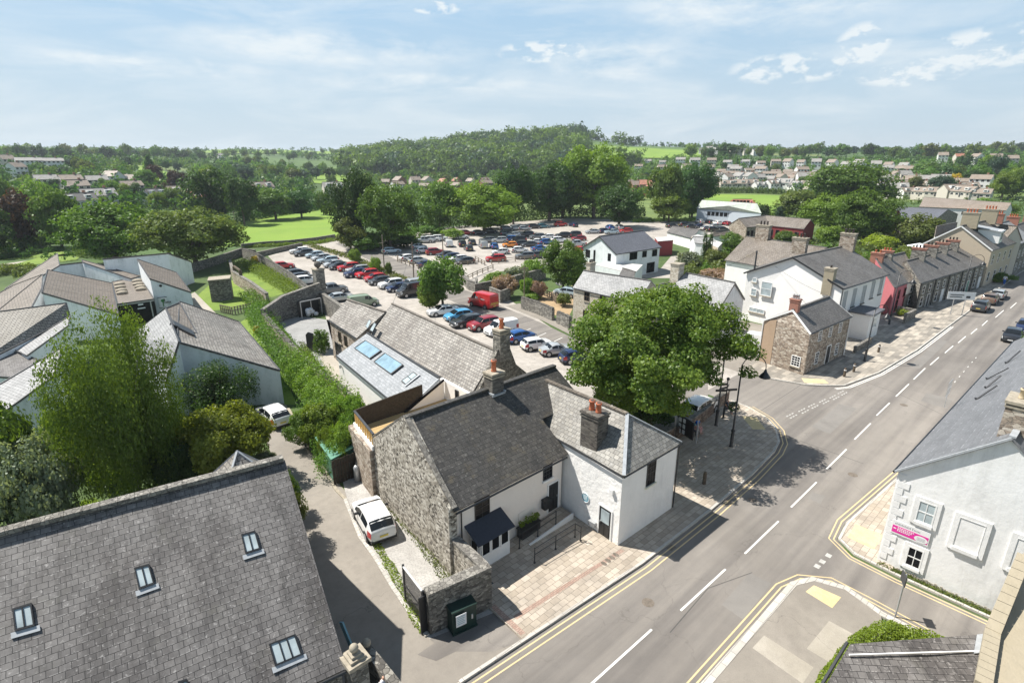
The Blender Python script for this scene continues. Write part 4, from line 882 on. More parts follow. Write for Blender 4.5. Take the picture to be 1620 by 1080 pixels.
t, w4, rf = gable('barn_annex', 'lower barn end with rubble wall and slate roof beyond the big barn roof', 'barn', (25.1, 57.5, 4.5), (24.2, 49.3, 4.5), (27.3, 57.0, 6.5), (27.6, 49.3, 6.55), 'rubble_warm', 'slate_pale', oh=.1, cap='slate_brown')
for t_, z_, w_, h_ in ((2.0, 3.2, .9, 1.25), (3.8, 3.2, .9, 1.25)): window(t, w4[0], w4[1], t_ + .8, z_, w_, h_, side=1, frame='wood_dark', nx=2, ny=1, sill='stone_cap')
window(t, w4[0], w4[1], 1.9, 1.15, 1.9, 2.2, side=1, frame='dark_grey', nx=3, ny=2)
n_ = (V((27.3, 57, 6.5)) - V((25.1, 57.5, 4.5))).cross(V((24.2, 49.3, 4.5)) - V((25.1, 57.5, 4.5))).normalized(); n_ = n_ if n_.z > 0 else -n_
rooflight(t, [(578, 517), (584.5, 505), (588, 508), (582, 520)], V((25.1, 57.5, 4.5)), n_, 'dark_grey', 'glass_pale', .04, 0, .06, False); rooflight(t, [(585, 522.5), (592.5, 510), (596, 512.5), (589.5, 525)], V((25.1, 57.5, 4.5)), n_, 'dark_grey', 'glass_pale', .04, 0, .06, False)
pe = [V((22.0, 49.3, 3.2)), V((20.05, 34.0, 3.2)), V((23.3, 34.0, 5.0)), V((25.0, 48.6, 5.0))]
t, w4, rf = quadhouse('lean_to_extension', 'white extension with blue-grey slate lean-to roof and two large rooflights', 'extension', pe, 'white_render', 'slate_blue', th=.14, oh=.12)
part('fascia', Geo().bar(pe[0] - V((.06, 0, .16)), pe[1] - V((.06, 0, .16)), .1, .36).bar(pe[1] - V((0, .06, .1)), pe[2] - V((0, .06, .1)), .08, .24), 'lead', rf)
part('gutter', Geo().tube([pe[0] - V((.12, 0, .0)), pe[1] - V((.12, 0, .0))], .07, 6), 'dark_grey', rf)
part('flashing', Geo().bar(pe[2] + V((0, 0, .05)), pe[3] + V((0, 0, .05)), .16, .1), 'dark_grey', rf)
n_ = (pe[1] - pe[0]).cross(pe[3] - pe[0]).normalized(); n_ = n_ if n_.z > 0 else -n_
rooflight(t, [(561, 551.5), (579, 539), (604.5, 555.5), (586, 568.5)], pe[0], n_, 'dark_grey', 'glass_blue', .14, 0, .1, False)
rooflight(t, [(592, 573), (610, 559), (639, 578), (620, 593)], pe[0], n_, 'dark_grey', 'glass_blue', .14, 0, .1, False)
rooflight(t, [(635, 603), (655, 588.5), (661.5, 593.5), (642, 609)], pe[0], n_, 'dark_grey', 'glass_pale', .08, 1, .07)
window(t, pe[0] + V((.12, 0, 0)), pe[1] + V((.12, 0, 0)), 4.3, 1.3, 5.4, 2.3, side=1, frame='dark_grey', nx=6, ny=1, fw=.08, bw=.1)
part('wall_lamp', Geo().box((21.72, 48.2, 2.4), (.2, .15, .3)), 'steel', t)
# roof terrace
t = thing('roof_terrace', 'timber-decked roof terrace with gold balusters and dark screens behind the cottage', 'terrace', (18.5, 29.5, 0))
part('floor', Geo().prism([(15.15, 25.4), (23.6, 25.4), (23.6, 33.4), (15.9, 33.4), (15.15, 29.6)], 3.2, 3.45), 'decking', t)
part('base_wall', Geo().prism([(15.0, 29.6), (15.75, 33.6), (23.6, 33.6), (23.6, 33.9), (15.4, 33.9), (14.7, 29.6)], 0, 3.6), 'rubble_warm', t)
part('screen', Geo().slab([(15.75, 33.55, 3.4), (21.4, 33.55, 3.4), (21.4, 33.55, 5.15), (15.75, 33.55, 4.8)], 0, d=(0, -.1, 0)), 'shed_wood', t)
part('end_wall', Geo().slab([(19.75, 33.36, 3.45), (23.3, 33.36, 3.45), (23.3, 33.36, 5.0)], 0, d=(0, -.04, 0)), 'white_render', t); part('end_verge', Geo().bar((19.6, 33.28, 3.42), (23.3, 33.28, 5.08), .1, .16), 'matt_black', t)
part('kerb', Geo().bar((15.0, 29.5, 3.75), (15.75, 33.5, 3.75), .28, .3), 'white_render', t)
part('handrail', Geo().bar((15.02, 29.5, 4.75), (15.77, 33.5, 4.75), .16, .07), 'dark_grey', t)
for k in range(8):
    f = (k + .5) / 8; x, y = 15.0 + .75 * f, 29.5 + 4 * f; part('baluster', Geo().box((x, y, 4.3), (.09, .10, .85)), 'wood_gold', t)
part('link_wall', Geo().slab([(23.35, 33.9, 3.3), (23.35, 26.3, 3.3), (23.35, 26.3, 4.7), (23.35, 33.9, 5.0)], 0, d=(.25, 0, 0)), 'white_render', t)
window(t, (23.35, 33.9), (23.35, 26.3), 2.2, 4.05, .45, 1.3, frame='dark_grey', nx=1, ny=1)
# service court behind the barn
stone_wall('tall dark stone wall of the gravel court behind the barn', [tuple(P(419, 521)[:2]), tuple(P(452, 505)[:2]), tuple(P(510, 492)[:2])], 3.2, .5, 'rubble_dark', hs=[2.6, 3.3, 4.2])
q = P(510, 489); t = thing('gate_pier', 'tall stone pier with a ball finial above the gravel court', 'gate pier', q)
part('shaft', Geo().box((q.x, q.y, 3.0), (1.3, 1.3, 6.0)), 'rubble_grey', t); part('cap', Geo().box((q.x, q.y, 6.08), (1.5, 1.5, .16)), 'stone_cap', t); part('ball_finial', Geo().ball((q.x, q.y, 6.75), .5, 14, 9).tube([(q.x, q.y, 6.1), (q.x, q.y, 6.4)], .16), 'chimney_stone', t, True)
a_, b_ = P(511, 492), P(545, 520); stone_wall('stone wall with pale coping between pier and barn', [(a_.x, a_.y), (b_.x + .2, b_.y)], 2.8, .4, 'rubble_dark')
a_, b_ = P(478, 504), P(510, 497); c_ = (a_ + b_) / 2; t = thing('bin_store', 'dark open-fronted store with white sacks against the court wall', 'store', c_)
d_ = (b_ - a_).normalized(); nn = V((-d_.y, d_.x, 0)); 
part('frame', Geo().bar(a_ + V((0, 0, 2.4)), b_ + V((0, 0, 2.4)), .16, .12).bar(a_, a_ + V((0, 0, 2.4)), .12).bar(b_, b_ + V((0, 0, 2.4)), .12).bar(c_, c_ + V((0, 0, 2.4)), .1), 'steel', t)
part('back', Geo().slab([a_ + nn * .8, b_ + nn * .8, b_ + nn * .8 + V((0, 0, 2.3)), a_ + nn * .8 + V((0, 0, 2.3))], 0, d=nn * .1), 'black_paint', t)
g = Geo(); rr = random.Random(8)
for k in range(9): g.ball((c_.x + rr.uniform(-.6, .6), c_.y + rr.uniform(-.1, .5), .3 + .35 * (k % 3)), (.36, .33, .3), 8, 6)
single('sack_pile', g, 'cloth_white', 'heap of white sacks inside the open store', 'sacks', smooth=True)
# lane wall with creeper between the lane garden and the barn
lw = [P(*p) for p in [(420, 520), (450, 556), (478, 590), (512, 622), (548, 650), (566, 672)]]
stone_wall('rough stone boundary wall running from the gravel court down to the terrace', [(p.x, p.y) for p in lw], 2.0, .5, 'rubble_warm', spikes=True)
lw = [P(*p) for p in [(425, 486), (400, 466), (372, 448), (366, 428)]]
stone_wall('stone wall curving round the sculpture garden lawn', [(p.x, p.y) for p in lw], 2.1, .45, 'rubble_warm')
t = thing('timber_arch', 'pair of dark timber posts set in the garden wall', 'posts', P(374, 447)); q = P(374, 447); q2 = P(384, 455)
part('post', Geo().box((q.x, q.y, 1.5), (.5, .3, 3)), 'wood_dark', t); part('post', Geo().box((q2.x, q2.y, 1.5), (.5, .3, 3)), 'wood_dark', t); part('lintel', Geo().bar(q + V((0, 0, 3)), q2 + V((0, 0, 3)), .3), 'wood_dark', t)
for lab, pp, h in (('stone wall with jagged coping along the left edge of the car park', [(386, 408), (408, 416), (432, 430), (462, 450), (485, 470), (500, 484)], 1.9), ('low stone wall at the far end of the long car park', [(406, 407), (440, 399), (478, 391)], 1.0), ('dark stone wall behind the large olive tree', [(300, 432), (345, 418), (384, 404), (405, 407)], 1.6), ('low dry stone wall edging the bright meadow', [(382, 393), (420, 389), (456, 387), (500, 382), (530, 377)], 1.0)):
    q = [G(*p) for p in pp]; stone_wall(lab, [(p.x, p.y) for p in q], h, .45, 'rubble_grey', spikes='jagged' in lab)
for lab, pp, h, mat in (('dark wall at the road bend below the overgrown garden', [(754, 458), (752, 468), (800, 458), (862, 440)], 1.9, 'rubble_dark'), ('stone wall rising beside the car park entrance', [(732, 447), (742, 458), (754, 462)], 1.6, 'rubble_grey'),
     ('spiky-topped grey stone wall along the access road', [(826, 488), (850, 496), (875, 507)], 1.6, 'rubble_grey'), ('short spiky stone wall beside the cream stone house', [(882, 511), (902, 520)], 1.5, 'rubble_grey'), ('rounded low stone wall under the pink shrubs', [(776, 472), (792, 479), (806, 474)], 1.8, 'rubble_grey')):
    q = [P(*p) for p in pp]; stone_wall(lab, [(p.x, p.y) for p in q], h, .45, mat, spikes='spiky' in lab)
stone_wall('low stone wall separating the corner pavement from the parked cars', [(36.6, 20.6), (38.5, 20.6), (41.2, 20.8), (44.6, 21.3), (46.6, 21.4)], 1.15, .35, 'rubble_brown')
stone_wall('low stone wall end close to the white tower', [(34.4, 20.6), (36.2, 20.6)], 1.3, .3, 'rubble_brown')
# green shed with fence
t = thing('green_shed', 'small shed with bright green roof swamped by shrubs beside the lane', 'shed', (15, 35.2, 0))
part('wall', Geo().prism([(13.7, 33.3), (15.7, 33.4), (16.1, 36.4), (14.2, 36.6)], 0, 1.9), 'shed_green', t)
part('roof', Geo().slab([(13.55, 33.1, 1.95), (15.9, 33.2, 2.35), (16.3, 36.7, 2.35), (14.1, 36.9, 1.95)], .08), 'shed_green', t)
t = thing('timber_fence', 'dark close-boarded fence behind the white parked car', 'fence', (15, 33, 0)); g = Geo()
for k in range(14): g.box((13.6 + k * .105 * 2, 32.95, .95 + .03 * (k % 3)), (.18, .04, 1.9))
part('boards', g, 'shed_wood', t); part('rail', Geo().bar((13.5, 33.0, 1.4), (16.5, 33.0, 1.4), .08).bar((13.5, 33.0, .5), (16.5, 33.0, .5), .08), 'shed_wood', t)
t = thing('gas_bottle', 'grey metal bottle standing between fence and rubble gable', 'bottle', (16.0, 31.5, 0)); part('cylinder', Geo().tube([(15.0, 32.4, 0), (15.0, 32.4, 1.1), (15.0, 32.4, 1.25)], [.22, .22, .1], 12), 'steel', t, True); part('valve', Geo().tube([(15, 32.4, 1.24), (15, 32.4, 1.4)], .05, 6), 'dark_grey', t)
t = thing('raised_bed', 'low stone-edged planting strip at the end of the lane', 'bed edge', P(470, 664)); q1, q2 = P(456, 650), P(470, 672)
part('edging', Geo().bar(q1 + V((0, 0, .15)), q2 + V((0, 0, .15)), .25, .3), 'stone_cap', t)
part('edging', Geo().bar(q2 + V((0, 0, .15)), P(480, 668) + V((0, 0, .15)), .25, .3), 'stone_cap', t)
strip('kerb', [tuple(P(*p)[:2]) for p in [(546, 790), (570, 850), (592, 880), (622, 930), (652, 975), (676, 1006)]], .22, .09, 'kerb_stone', -.02)
strip('kerb', [tuple(P(*p)[:2]) for p in [(510, 738), (532, 775), (546, 790)]], .2, .09, 'stone_cap', -.02)
# ------------------------------------------------------------------ library complex of white mono-pitch blocks (left)
def q4(*a): return [RP(*p) for p in a]
def back(p, d, dz): return V((p.x + d[0], p.y + d[1], p.z + dz))
lib = 'white mono-pitch library blocks'
def lb(label, pts, roof='tile_brown', wall='lib_white', **k): return quadhouse('library_block', label, 'library block', pts, wall, roof, lib, coping='dark_grey', cw=.16, **k)
p = q4((280, 540.5, 6.4), (443, 586, 3.25), (378, 509, 3.25), (284, 477, 6.4))
tA, _, rA = lb('nearest white library block with grey slate roof falling towards the lane', p, 'slate_pale')
n_ = (p[1] - p[0]).cross(p[3] - p[0]).normalized(); n_ = n_ if n_.z > 0 else -n_
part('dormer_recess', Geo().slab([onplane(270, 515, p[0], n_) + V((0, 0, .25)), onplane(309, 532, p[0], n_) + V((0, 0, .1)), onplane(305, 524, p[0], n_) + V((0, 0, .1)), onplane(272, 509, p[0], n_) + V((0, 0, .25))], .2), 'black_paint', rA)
lb('library block with a steep pale slate roof behind the weeping birch', q4((262, 488, 6.9), (283, 541, 6.7), (262, 606, 3.4), (203, 534, 3.6)), 'slate_grey')
lb('small dark slate roof piece wedged between the two nearest library roofs', q4((262, 488, 7.0), (276, 515, 6.7), (312, 528, 5.6), (284, 479, 6.5)), 'slate_brown')
lb('library block with brown pantile roof falling to the entrance', q4((75, 427, 6.2), (66, 463, 6.2), (187.5, 498, 3.1), (177.5, 448, 3.3)))
tE, wE, rE = lb('flat brown entrance roof of the library with two rows of domed skylights', q4((177, 446, 3.3), (222, 438, 3.3), (243, 473, 3.1), (186, 481, 3.1)), 'tile_brown', 'glass_dark')
pl_ = [RP(177, 446, 3.3), RP(186, 481, 3.1)]
for u, v in ((189, 449), (190, 454), (192, 459), (193, 463), (216, 438), (217, 444), (218, 449), (221, 453), (223, 457)):
    q = RP(u, v, 3.35); part('domed_skylight', Geo().ball((q.x, q.y, q.z), (.75, .55, .3), 10, 6), 'stone_cap', rE, True)
part('fascia', Geo().bar(RP(186, 482, 3.0), RP(243, 474, 3.0), .1, .35), 'membrane', rE)
for k in range(6):
    a_ = RP(186, 483, 2.9).lerp(RP(243, 475, 2.9), (k + .4) / 6); part('mullion', Geo().bar((a_.x, a_.y, 0), (a_.x, a_.y, 2.8), .14), 'membrane', tE)
q = P(228, 510); part('column', Geo().bar((q.x, q.y, 0), (q.x, q.y, 2.6), .28).box((q.x, q.y, 2.1), (.9, .9, .14)).box((q.x, q.y, 2.6), (.6, .6, .2)), 'white_paint', tE)
tS, wS, rS = lb('white gabled library block carrying the green tree sign', q4((217, 410, 6.6), (237, 441, 5.6), (302.5, 462.5, 3.2), (279, 431, 4.0)))
a_, b_ = V((RP(237, 441, 5.6)).to_2d().to_3d()), V(RP(302.5, 462.5, 3.2).to_2d().to_3d())
sd = 1 if ((b_ - a_).y * (-a_.x) - (b_ - a_).x * (-a_.y)) > 0 else -1
t0, z0_ = onwall(250, 471, a_, b_); t1, z1_ = onwall(266, 485, a_, b_); F = wf(a_, b_, sd)
if (F(0, 0, 1) - a_).dot(-a_) < 0: sd = -sd; F = wf(a_, b_, sd)
sg = thing('library_sign', 'white sign with a green tree emblem on the library gable', 'sign', F(t0, z1_, .05))
part('board', wbox(Geo(), F, t0, t1, z1_, z0_, .04, .12), 'sign_white', sg); part('frame', wbox(wbox(Geo(), F, t0 - .06, t1 + .06, z0_, z0_ + .06, .03, .15), F, t0 - .06, t1 + .06, z1_ - .06, z1_, .03, .15), 'black_paint', sg)
cz = (z0_ * .68 + z1_ * .32); g = disc(F, (t0 + t1) / 2, cz, (t1 - t0) * .22, .121, .14); wbox(g, F, (t0 + t1) / 2 - .06, (t0 + t1) / 2 + .06, cz - .8, cz, .121, .138)
part('tree_emblem', g, 'sign_green', sg); g = Geo()
for k in range(6): wbox(g, F, t0 + .5 + .17 * k, t0 + .6 + .17 * k, z1_ + .55, z1_ + .78, .121, .135)
wbox(g, F, t0 + .45, t1 - .4, z1_ + .25, z1_ + .31, .121, .135); wbox(g, F, t1 - .4, t1 - .2, z0_ - .55, z0_ - .2, .121, .135); part('lettering', g, 'dark_grey', sg)
u0, zz = onwall(254, 452, a_, b_); part('heart_vent', disc(F, u0, zz, .18, .0, .06), 'black_paint', tS)
d_ = (4.2, 4.4)
p1, p2 = RP(162, 410, 6.3), RP(266, 400.5, 6.3); lb('tall white library block wall with dark coping under the large olive tree', [p1, p2, back(p2, d_, -2.5), back(p1, d_, -2.5)])
lb('thin sloping library roof with long window strip above the entrance', q4((129, 411, 5.6), (131, 415, 5.4), (207, 441, 3.7), (222, 437, 3.7)), 'tile_brown')
p1, p2 = RP(85, 420, 5.2), RP(130, 415, 5.2); lb('white library wall block with dark coping behind the brown pantiles', [p1, p2, back(p2, (2.5, 3), -1.5), back(p1, (2.5, 3), -1.5)])
lb('far left library block with long brown roof running down to the lawn', q4((91, 401, 6.2), (94, 420, 5.6), (18, 465, 3.0), (8, 457, 3.0)))
lb('library block with curled brown roof at the left edge', q4((68, 434, 5.6), (66, 456, 5.3), (50, 486, 4.6), (-6, 494, 3.2)), 'tile_brown')
lb('library block with brown roof touching the left edge of the view', q4((68, 434, 5.6), (-6, 494, 3.2), (-30, 480, 3.2), (20, 452, 3.6)), 'tile_brown')
lb('library block with pale grey tiles and a shrub growing at its foot', q4((-40, 498, 6.4), (105, 479.5, 6.4), (112, 504, 4.9), (-60, 590, 3.3)), 'tile_grey')
lb('narrow pale library parapet roof with deep shade below it', q4((111, 500, 5.2), (108, 515, 5.0), (42, 563, 3.6), (24, 554, 3.6)), 'slate_grey')
lb('dark slab library roof at the left edge between the pale tiles and the birch', q4((-30, 548, 3.6), (2, 551, 3.6), (61, 569, 3.2), (25, 598, 3.0), (-30, 594, 3.0)), 'slate_fore')
lb('large library block with light slate roof over a blue-green stained wall behind the birch', q4((98, 550, 5.9), (88, 593, 5.2), (-60, 699, 3.0), (-70, 650, 3.6)), 'slate_grey')

# ------------------------------------------------------------------ white gable house at the right
E1, E2, R1, R2 = V((32.5, 5.35, 5.75)), V((66, 4.55, 5.75)), V((32.55, 1.35, 9.25)), V((66, .5, 9.25))
t, w4, rf = gable('white_gable_house', 'white corner house with quoins and a large plain slate roof at the right edge', 'house', E1, E2, R1, R2, 'white_grey', 'slate_shine', oh=.12, cap='lead')
part('verge', Geo().bar(E1 + V((-.02, 0, -.03)), R1 + V((-.02, 0, -.03)), .1, .1), 'lead', rf)
chimney(t, (34.3, 1.1), 8.0, 10.5, 1.5, 1.7, 0, 'rubble_warm', 3, 'pot_buff', 'stone_cap', .5)
a, b = (32.62, 5.15), (32.62, -3)
window(t, a, b, 1.48, 3.95, .8, 1.25, nx=2, ny=2, surround='white_grey', sw=.18, pane='glass_pale')
window(t, a, b, 1.5, 1.15, .72, 1.2, nx=2, ny=2, surround='white_grey', sw=.18)
window(t, a, b, 3.35, 3.6, 1.05, 1.7, nx=1, ny=1, surround='white_grey', sw=.2, pane='white_grey', frame='white_grey', name='blind_window', fw=.03)
window(t, a, b, 5.55, 3.6, 1.05, 1.7, nx=1, ny=1, surround='white_grey', sw=.2, pane='white_grey', frame='white_grey', name='blind_window', fw=.03)
F = wf(a, b, 1); g = Geo()
for k in range(13):
    z = .35 + k * .41; L_ = .55 if k % 2 else .32; wbox(g, F, .0, L_, z, z + .37, -.02, .03)
part('quoins', g, 'white_grey', t)
g = Geo()
for i in range(60): wbox(g, F, i * .13, i * .13 + .1, 0, .08 + .12 * random.random(), 0, .05)
part('plinth', g, 'concrete', t)
nr = (E2 - E1).cross(R1 - E1).normalized(); nr = nr if nr.z > 0 else -nr
for (u0, v0, u1, v1) in ((1545, 632, 1582, 616), (1560, 614, 1588, 600), (1562, 600, 1600, 588), (1592, 575, 1618, 560)):
    q1, q2 = onplane(u0, v0, E1, nr), onplane(u1, v1, E1, nr); part('roof_hook', Geo().bar(q1 + nr * .03, q2 + nr * .3, .09, .06).bar(q1, q1 + nr * .15, .1, .1), 'dark_grey', rf)
sg = thing('wall_banner', 'magenta and white banner sign between the two gable windows', 'sign', F(1, 2.4, .05))
part('board', wbox(Geo(), F, .22, 1.92, 2.12, 2.92, .02, .05), 'sign_white', sg); part('magenta_band', wbox(Geo(), F, .26, 1.88, 2.2, 2.62, .05, .056), 'sign_magenta', sg)
ov = Geo().add([F(1.58 + .3 * math.cos(k * math.pi / 12), 2.36 + .19 * math.sin(k * math.pi / 12), .06) for k in range(24)], [tuple(range(24))]); part('white_oval', ov, 'sign_white', sg)
g = Geo(); rr = random.Random(2)
for k in range(12): wbox(g, F, .34 + k * .062, .375 + k * .062, 2.70, 2.79 + .03 * (k % 2), .05, .055)
wbox(g, F, 1.12, 1.16, 2.7, 2.84, .05, .055)
for k in range(5): wbox(g, F, 1.2 + k * .06, 1.235 + k * .06, 2.7, 2.78, .05, .055)
part('grey_lettering', g, 'lead', sg); g = Geo()
for j in range(3):
    for k in range(9 - j): wbox(g, F, .5 + k * .085, .56 + k * .085, 2.52 - j * .09, 2.57 - j * .09, .056, .062)
wbox(g, F, .32, .44, 2.42, 2.48, .056, .062); part('white_lettering', g, 'sign_white', sg)
g = Geo()
for j in range(3): wbox(g, F, 1.4, 1.76, 2.42 - j * .07, 2.44 - j * .07, .062, .066)
part('small_print', g, 'lead', sg)
q = P(1416, 975); t = thing('give_way_sign', 'square road sign seen from behind on a grey post by the hedge', 'road sign', q); part('post', Geo().tube([q, q + V((0, 0, 2.55))], .04, 8), 'steel', t)
part('panel', Geo().box((q.x, q.y + .06, 2.28), (.62, .04, .55), .5), 'dark_grey', t)
# low slate roof and cream gable at the bottom right corner
pe = q4((1345, 1018, 4.1), (1562, 1002, 4.1), (1540, 1150, 3.5), (1290, 1110, 3.5))
t, w4, rf = quadhouse('low_outbuilding', 'low grey slate roof with a white joint line at the bottom right', 'outbuilding', pe, 'tan_render', 'slate_fore', th=.12)
n_ = (pe[1] - pe[0]).cross(pe[2] - pe[0]).normalized(); n_ = n_ if n_.z > 0 else -n_
part('mortar_line', Geo().bar(onplane(1343, 1036, pe[0], n_) + n_ * .03, onplane(1548, 1030, pe[0], n_) + n_ * .03, .05, .05), 'white_paint', rf)
part('flashing', Geo().slab([onplane(1545, 1004, pe[0], n_) + n_ * .05, onplane(1563, 1002, pe[0], n_) + n_ * .05, onplane(1560, 1032, pe[0], n_) + n_ * .05, onplane(1540, 1034, pe[0], n_) + n_ * .05], .03), 'lead', rf)
part('gutter', Geo().tube([pe[0] + V((0, .1, 0)), pe[3] + V((0, .1, 0))], .06, 6), 'dark_grey', rf)
q1, q2, q3 = RP(1620, 880, 7.6), RP(1570, 1000, 7.0), RP(1555, 1085, 7.0)
t = thing('cream_gable', 'weathered cream stone building edge cut off by the bottom right corner', 'building', q2)
part('wall', Geo().prism([(q1.x + 3, q1.y), (q2.x, q2.y), (q3.x - 4, q3.y), (q3.x - 4, q3.y - 5), (q1.x + 3, q1.y - 5)], 0, 6.9), 'ochre_stone', t)
g = Geo(); 
for i in range(9):
    a_ = q2.lerp(q1, i / 9); b_ = q2.lerp(q1, (i + .95) / 9); g.bar(a_, b_, .4, .22)
for i in range(8):
    a_ = q2.lerp(q3, i / 8); b_ = q2.lerp(q3, (i + .95) / 8); g.bar(a_ + V((0, 0, -.02)), b_ + V((0, 0, -.02)), .4, .22)
part('coping', g, 'ochre_stone', t)

# ------------------------------------------------------------------ the street on the right
E1, E2, R1, R2 = RP(1283, 527, 4.65), RP(1348, 500, 4.65), RP(1254.5, 489.5, 6.5), RP(1311.5, 468.7, 6.5)
t, w4, rf = gable('stone_house', 'small two-storey stone house with white sash windows on the street corner', 'house', E1, E2, R1, R2, 'rubble_warm', 'slate_street', oh=.12, far=((59.7, 24.6, 4.75), (69.4, 24.0, 4.75)), verge='white_paint')
chimney(t, (R1.x + .35, R1.y), 6.0, 7.45, .9, .6, math.pi / 2, 'brick_red', 3, 'steel', 'brick_red', .45)
a, b = w4[0], w4[1]
for u, v, w_, h_ in ((1297, 531, .8, 1.15), (1313.5, 524.5, .8, 1.15), (1329, 518, .8, 1.15), (1291.5, 566, .85, 1.35), (1323, 552, .85, 1.35)):
    t_, z_ = onwall(u, v, a, b); window(t, a, b, t_, z_, w_, h_, nx=2, ny=4, sill='stone_cap')
t_, z_ = onwall(1308, 566, a, b); door(t, a, b, t_, .1, .9, 2.0)
window(t, w4[3], w4[0], *onwall(1259, 571, w4[3], w4[0]), 1.0, 1.15, nx=3, ny=4, sill='stone_cap')
F = wf(w4[3], w4[0], 1); part('rendered_strip', Geo().slab([F(0.02, 0, .0), F(1.45, 0, .0), F(1.45, 5.1, .0), F(0.02, 4.55, .0)], 0, d=F(0, 0, .03) - F(0, 0, 0)), 'tan_render', t)
part('downpipe', Geo().tube([F(-.02, 0, .08), F(-.02, 4.5, .08)], .06, 6), 'white_paint', t)
part('downpipe', Geo().tube([V((b.x - .1, b.y - .1, 0)), V((b.x - .1, b.y - .1, 4.5))], .06, 6), 'white_paint', t)
E1, E2, R1, R2 = RP(1335, 456.5, 6.7), RP(1407.4, 433.7, 6.7), RP(1254.5, 406.5, 9.5), RP(1337.6, 388.7, 9.5)
t, w4, rf = gable('white_villa', 'large white two-storey villa with patched slate roof and boarded upper windows', 'villa', E1, E2, R1, R2, 'white_render', 'slate_street', oh=.3, far=(tuple(RP(1176.7, 431, 6.6)), (90.5, 36, 6.6)), verge='black_paint')
a, b = w4[0], w4[1]
for u, v in ((1336, 475), (1350.5, 470.5), (1366, 465.5), (1380, 458), (1393, 452)):
    t_, z_ = onwall(u, v, a, b); window(t, a, b, t_, z_, 1.0, 2.3, pane='lead', frame='steel', nx=1, ny=1, sill='black_paint')
for u, v, w_, h_, nx, ny in ((1212.5, 457, 1.5, 1.9, 1, 2), (1192.5, 462, .8, 1.0, 1, 2), (1194, 443, .6, .6, 1, 1), (1197, 491, 2.2, .6, 4, 1)):
    t_, z_ = onwall(u, v, w4[3], w4[0]); window(t, w4[3], w4[0], t_, z_, w_, h_, nx=nx, ny=ny, sill='stone_cap', pane='glass_pale')
po = part('porch', Geo().prism([(76.2, 18.6), (80.0, 18.5), (80.0, 20.9), (76.2, 20.9)], 0, 3.3), 'white_render', t)
part('porch_roof', Geo().box((78.1, 19.6, 3.42), (4.3, 2.8, .22)), 'slate_new', po); door(t, (76.2, 18.6), (80, 18.5), 1.9, .3, 1.6, 2.5, glazed=True, col='white_paint')
part('drainpipe', Geo().tube([(E1.x + .6, E1.y + .25, 6.4), (E1.x + .6, E1.y + .25, .2)], .07, 6), 'black_paint', t)
chimney(t, (73.9, 23.2), 5.5, 8.7, 1.1, .9, math.pi / 2, 'ochre_stone', 1, 'pot_dark', 'stone_cap', .3)
q = RP(1261, 396, 9.4); chimney(t, (q.x + 1.2, q.y + .2), 8.8, 10.9, 1.9, .9, math.pi / 2, 'rubble_warm', 3, 'pot_dark', 'stone_cap', .6)
q = RP(1338, 392, 9.4); chimney(t, (q.x + .4, q.y), 8.8, 11.3, 1.9, .9, math.pi / 2, 'rubble_warm', 3, 'pot_dark', 'stone_cap', .6)
t, w4, rf = gable('white_wing', 'white rear wing with mossy brown slate roof behind the villa', 'house wing', RP(1146, 411, 6.4), RP(1215, 423, 6.4), RP(1181, 374, 9.1), RP(1309, 392, 9.1), 'white_render', 'slate_brown', oh=.25)
q = RP(1206, 378, 9.1); chimney(t, (q.x, q.y), 8.6, 11.2, 2.1, 1.0, math.pi / 2, 'rubble_warm', 3, 'pot_dark', 'stone_cap', .6)
E1, E2, R1, R2 = RP(1415.6, 454.4, 4.2), RP(1436.7, 446.7, 4.2), RP(1386, 409, 7.4), RP(1402, 404, 7.4)
t, w4, rf = gable('red_house', 'crimson painted terrace house at the near end of the stone row', 'house', E1, E2, R1, R2, 'red_render', 'slate_street', oh=.06)
for u, v in ((1421.5, 466), (1431, 462)): t_, z_ = onwall(u, v, w4[0], w4[1]); window(t, w4[0], w4[1], t_, z_, .9, 1.4, frame='maroon', nx=1, ny=2)
for u, v in ((1416, 489), (1428, 484)): t_, z_ = onwall(u, v, w4[0], w4[1]); window(t, w4[0], w4[1], t_, max(z_, 1.2), .9, 1.7, frame='maroon', nx=1, ny=2)
chimney(t, (R1.x + .5, R1.y), 6.2, 8.1, 1.6, .8, math.pi / 2, 'brick_red', 2, 'pot', 'brick_red', .4)
t, w4, rf = gable('pale_terrace_house', 'pale rendered terrace house beside the crimson house', 'house', E2, RP(1456.7, 440, 4.25), R2 + V((0, 0, -.1)), RP(1431, 399, 6.8), 'cream_render', 'slate_brown', oh=.06)
for u, v in ((1442, 455), (1451, 451)): t_, z_ = onwall(u, v, w4[0], w4[1]); window(t, w4[0], w4[1], t_, z_, .8, 1.2, nx=1, ny=2)
F = wf(w4[0], w4[1], 1); part('stone_ground_floor', Geo().slab([F(.0, 0, 0), F(6, 0, 0), F(6, 2.3, 0), F(0, 2.3, 0)], 0, d=F(0, 0, .04) - F(0, 0, 0)), 'rubble_grey', t)
window(t, w4[0], w4[1], 2, 1.3, .9, 1.4, pr=.09, nx=1, ny=2); door(t, w4[0] - V((0, .05, 0)), w4[1] - V((0, .05, 0)), 4.2, 0, .9, 2, col='dark_grey')
chimney(t, (R2.x + .3, R2.y), 6.1, 8.0, 1.6, .8, math.pi / 2, 'rubble_grey', 3, 'pot', 'brick_red', .4)
A0, B0, C0, D0 = RP(1457, 447.8, 4.2), RP(1560, 416.7, 4.2), RP(1434.4, 412.4, 6.5), RP(1522, 389, 6.5)
nm_ = ['first', 'second', 'third', 'fourth', 'fifth']
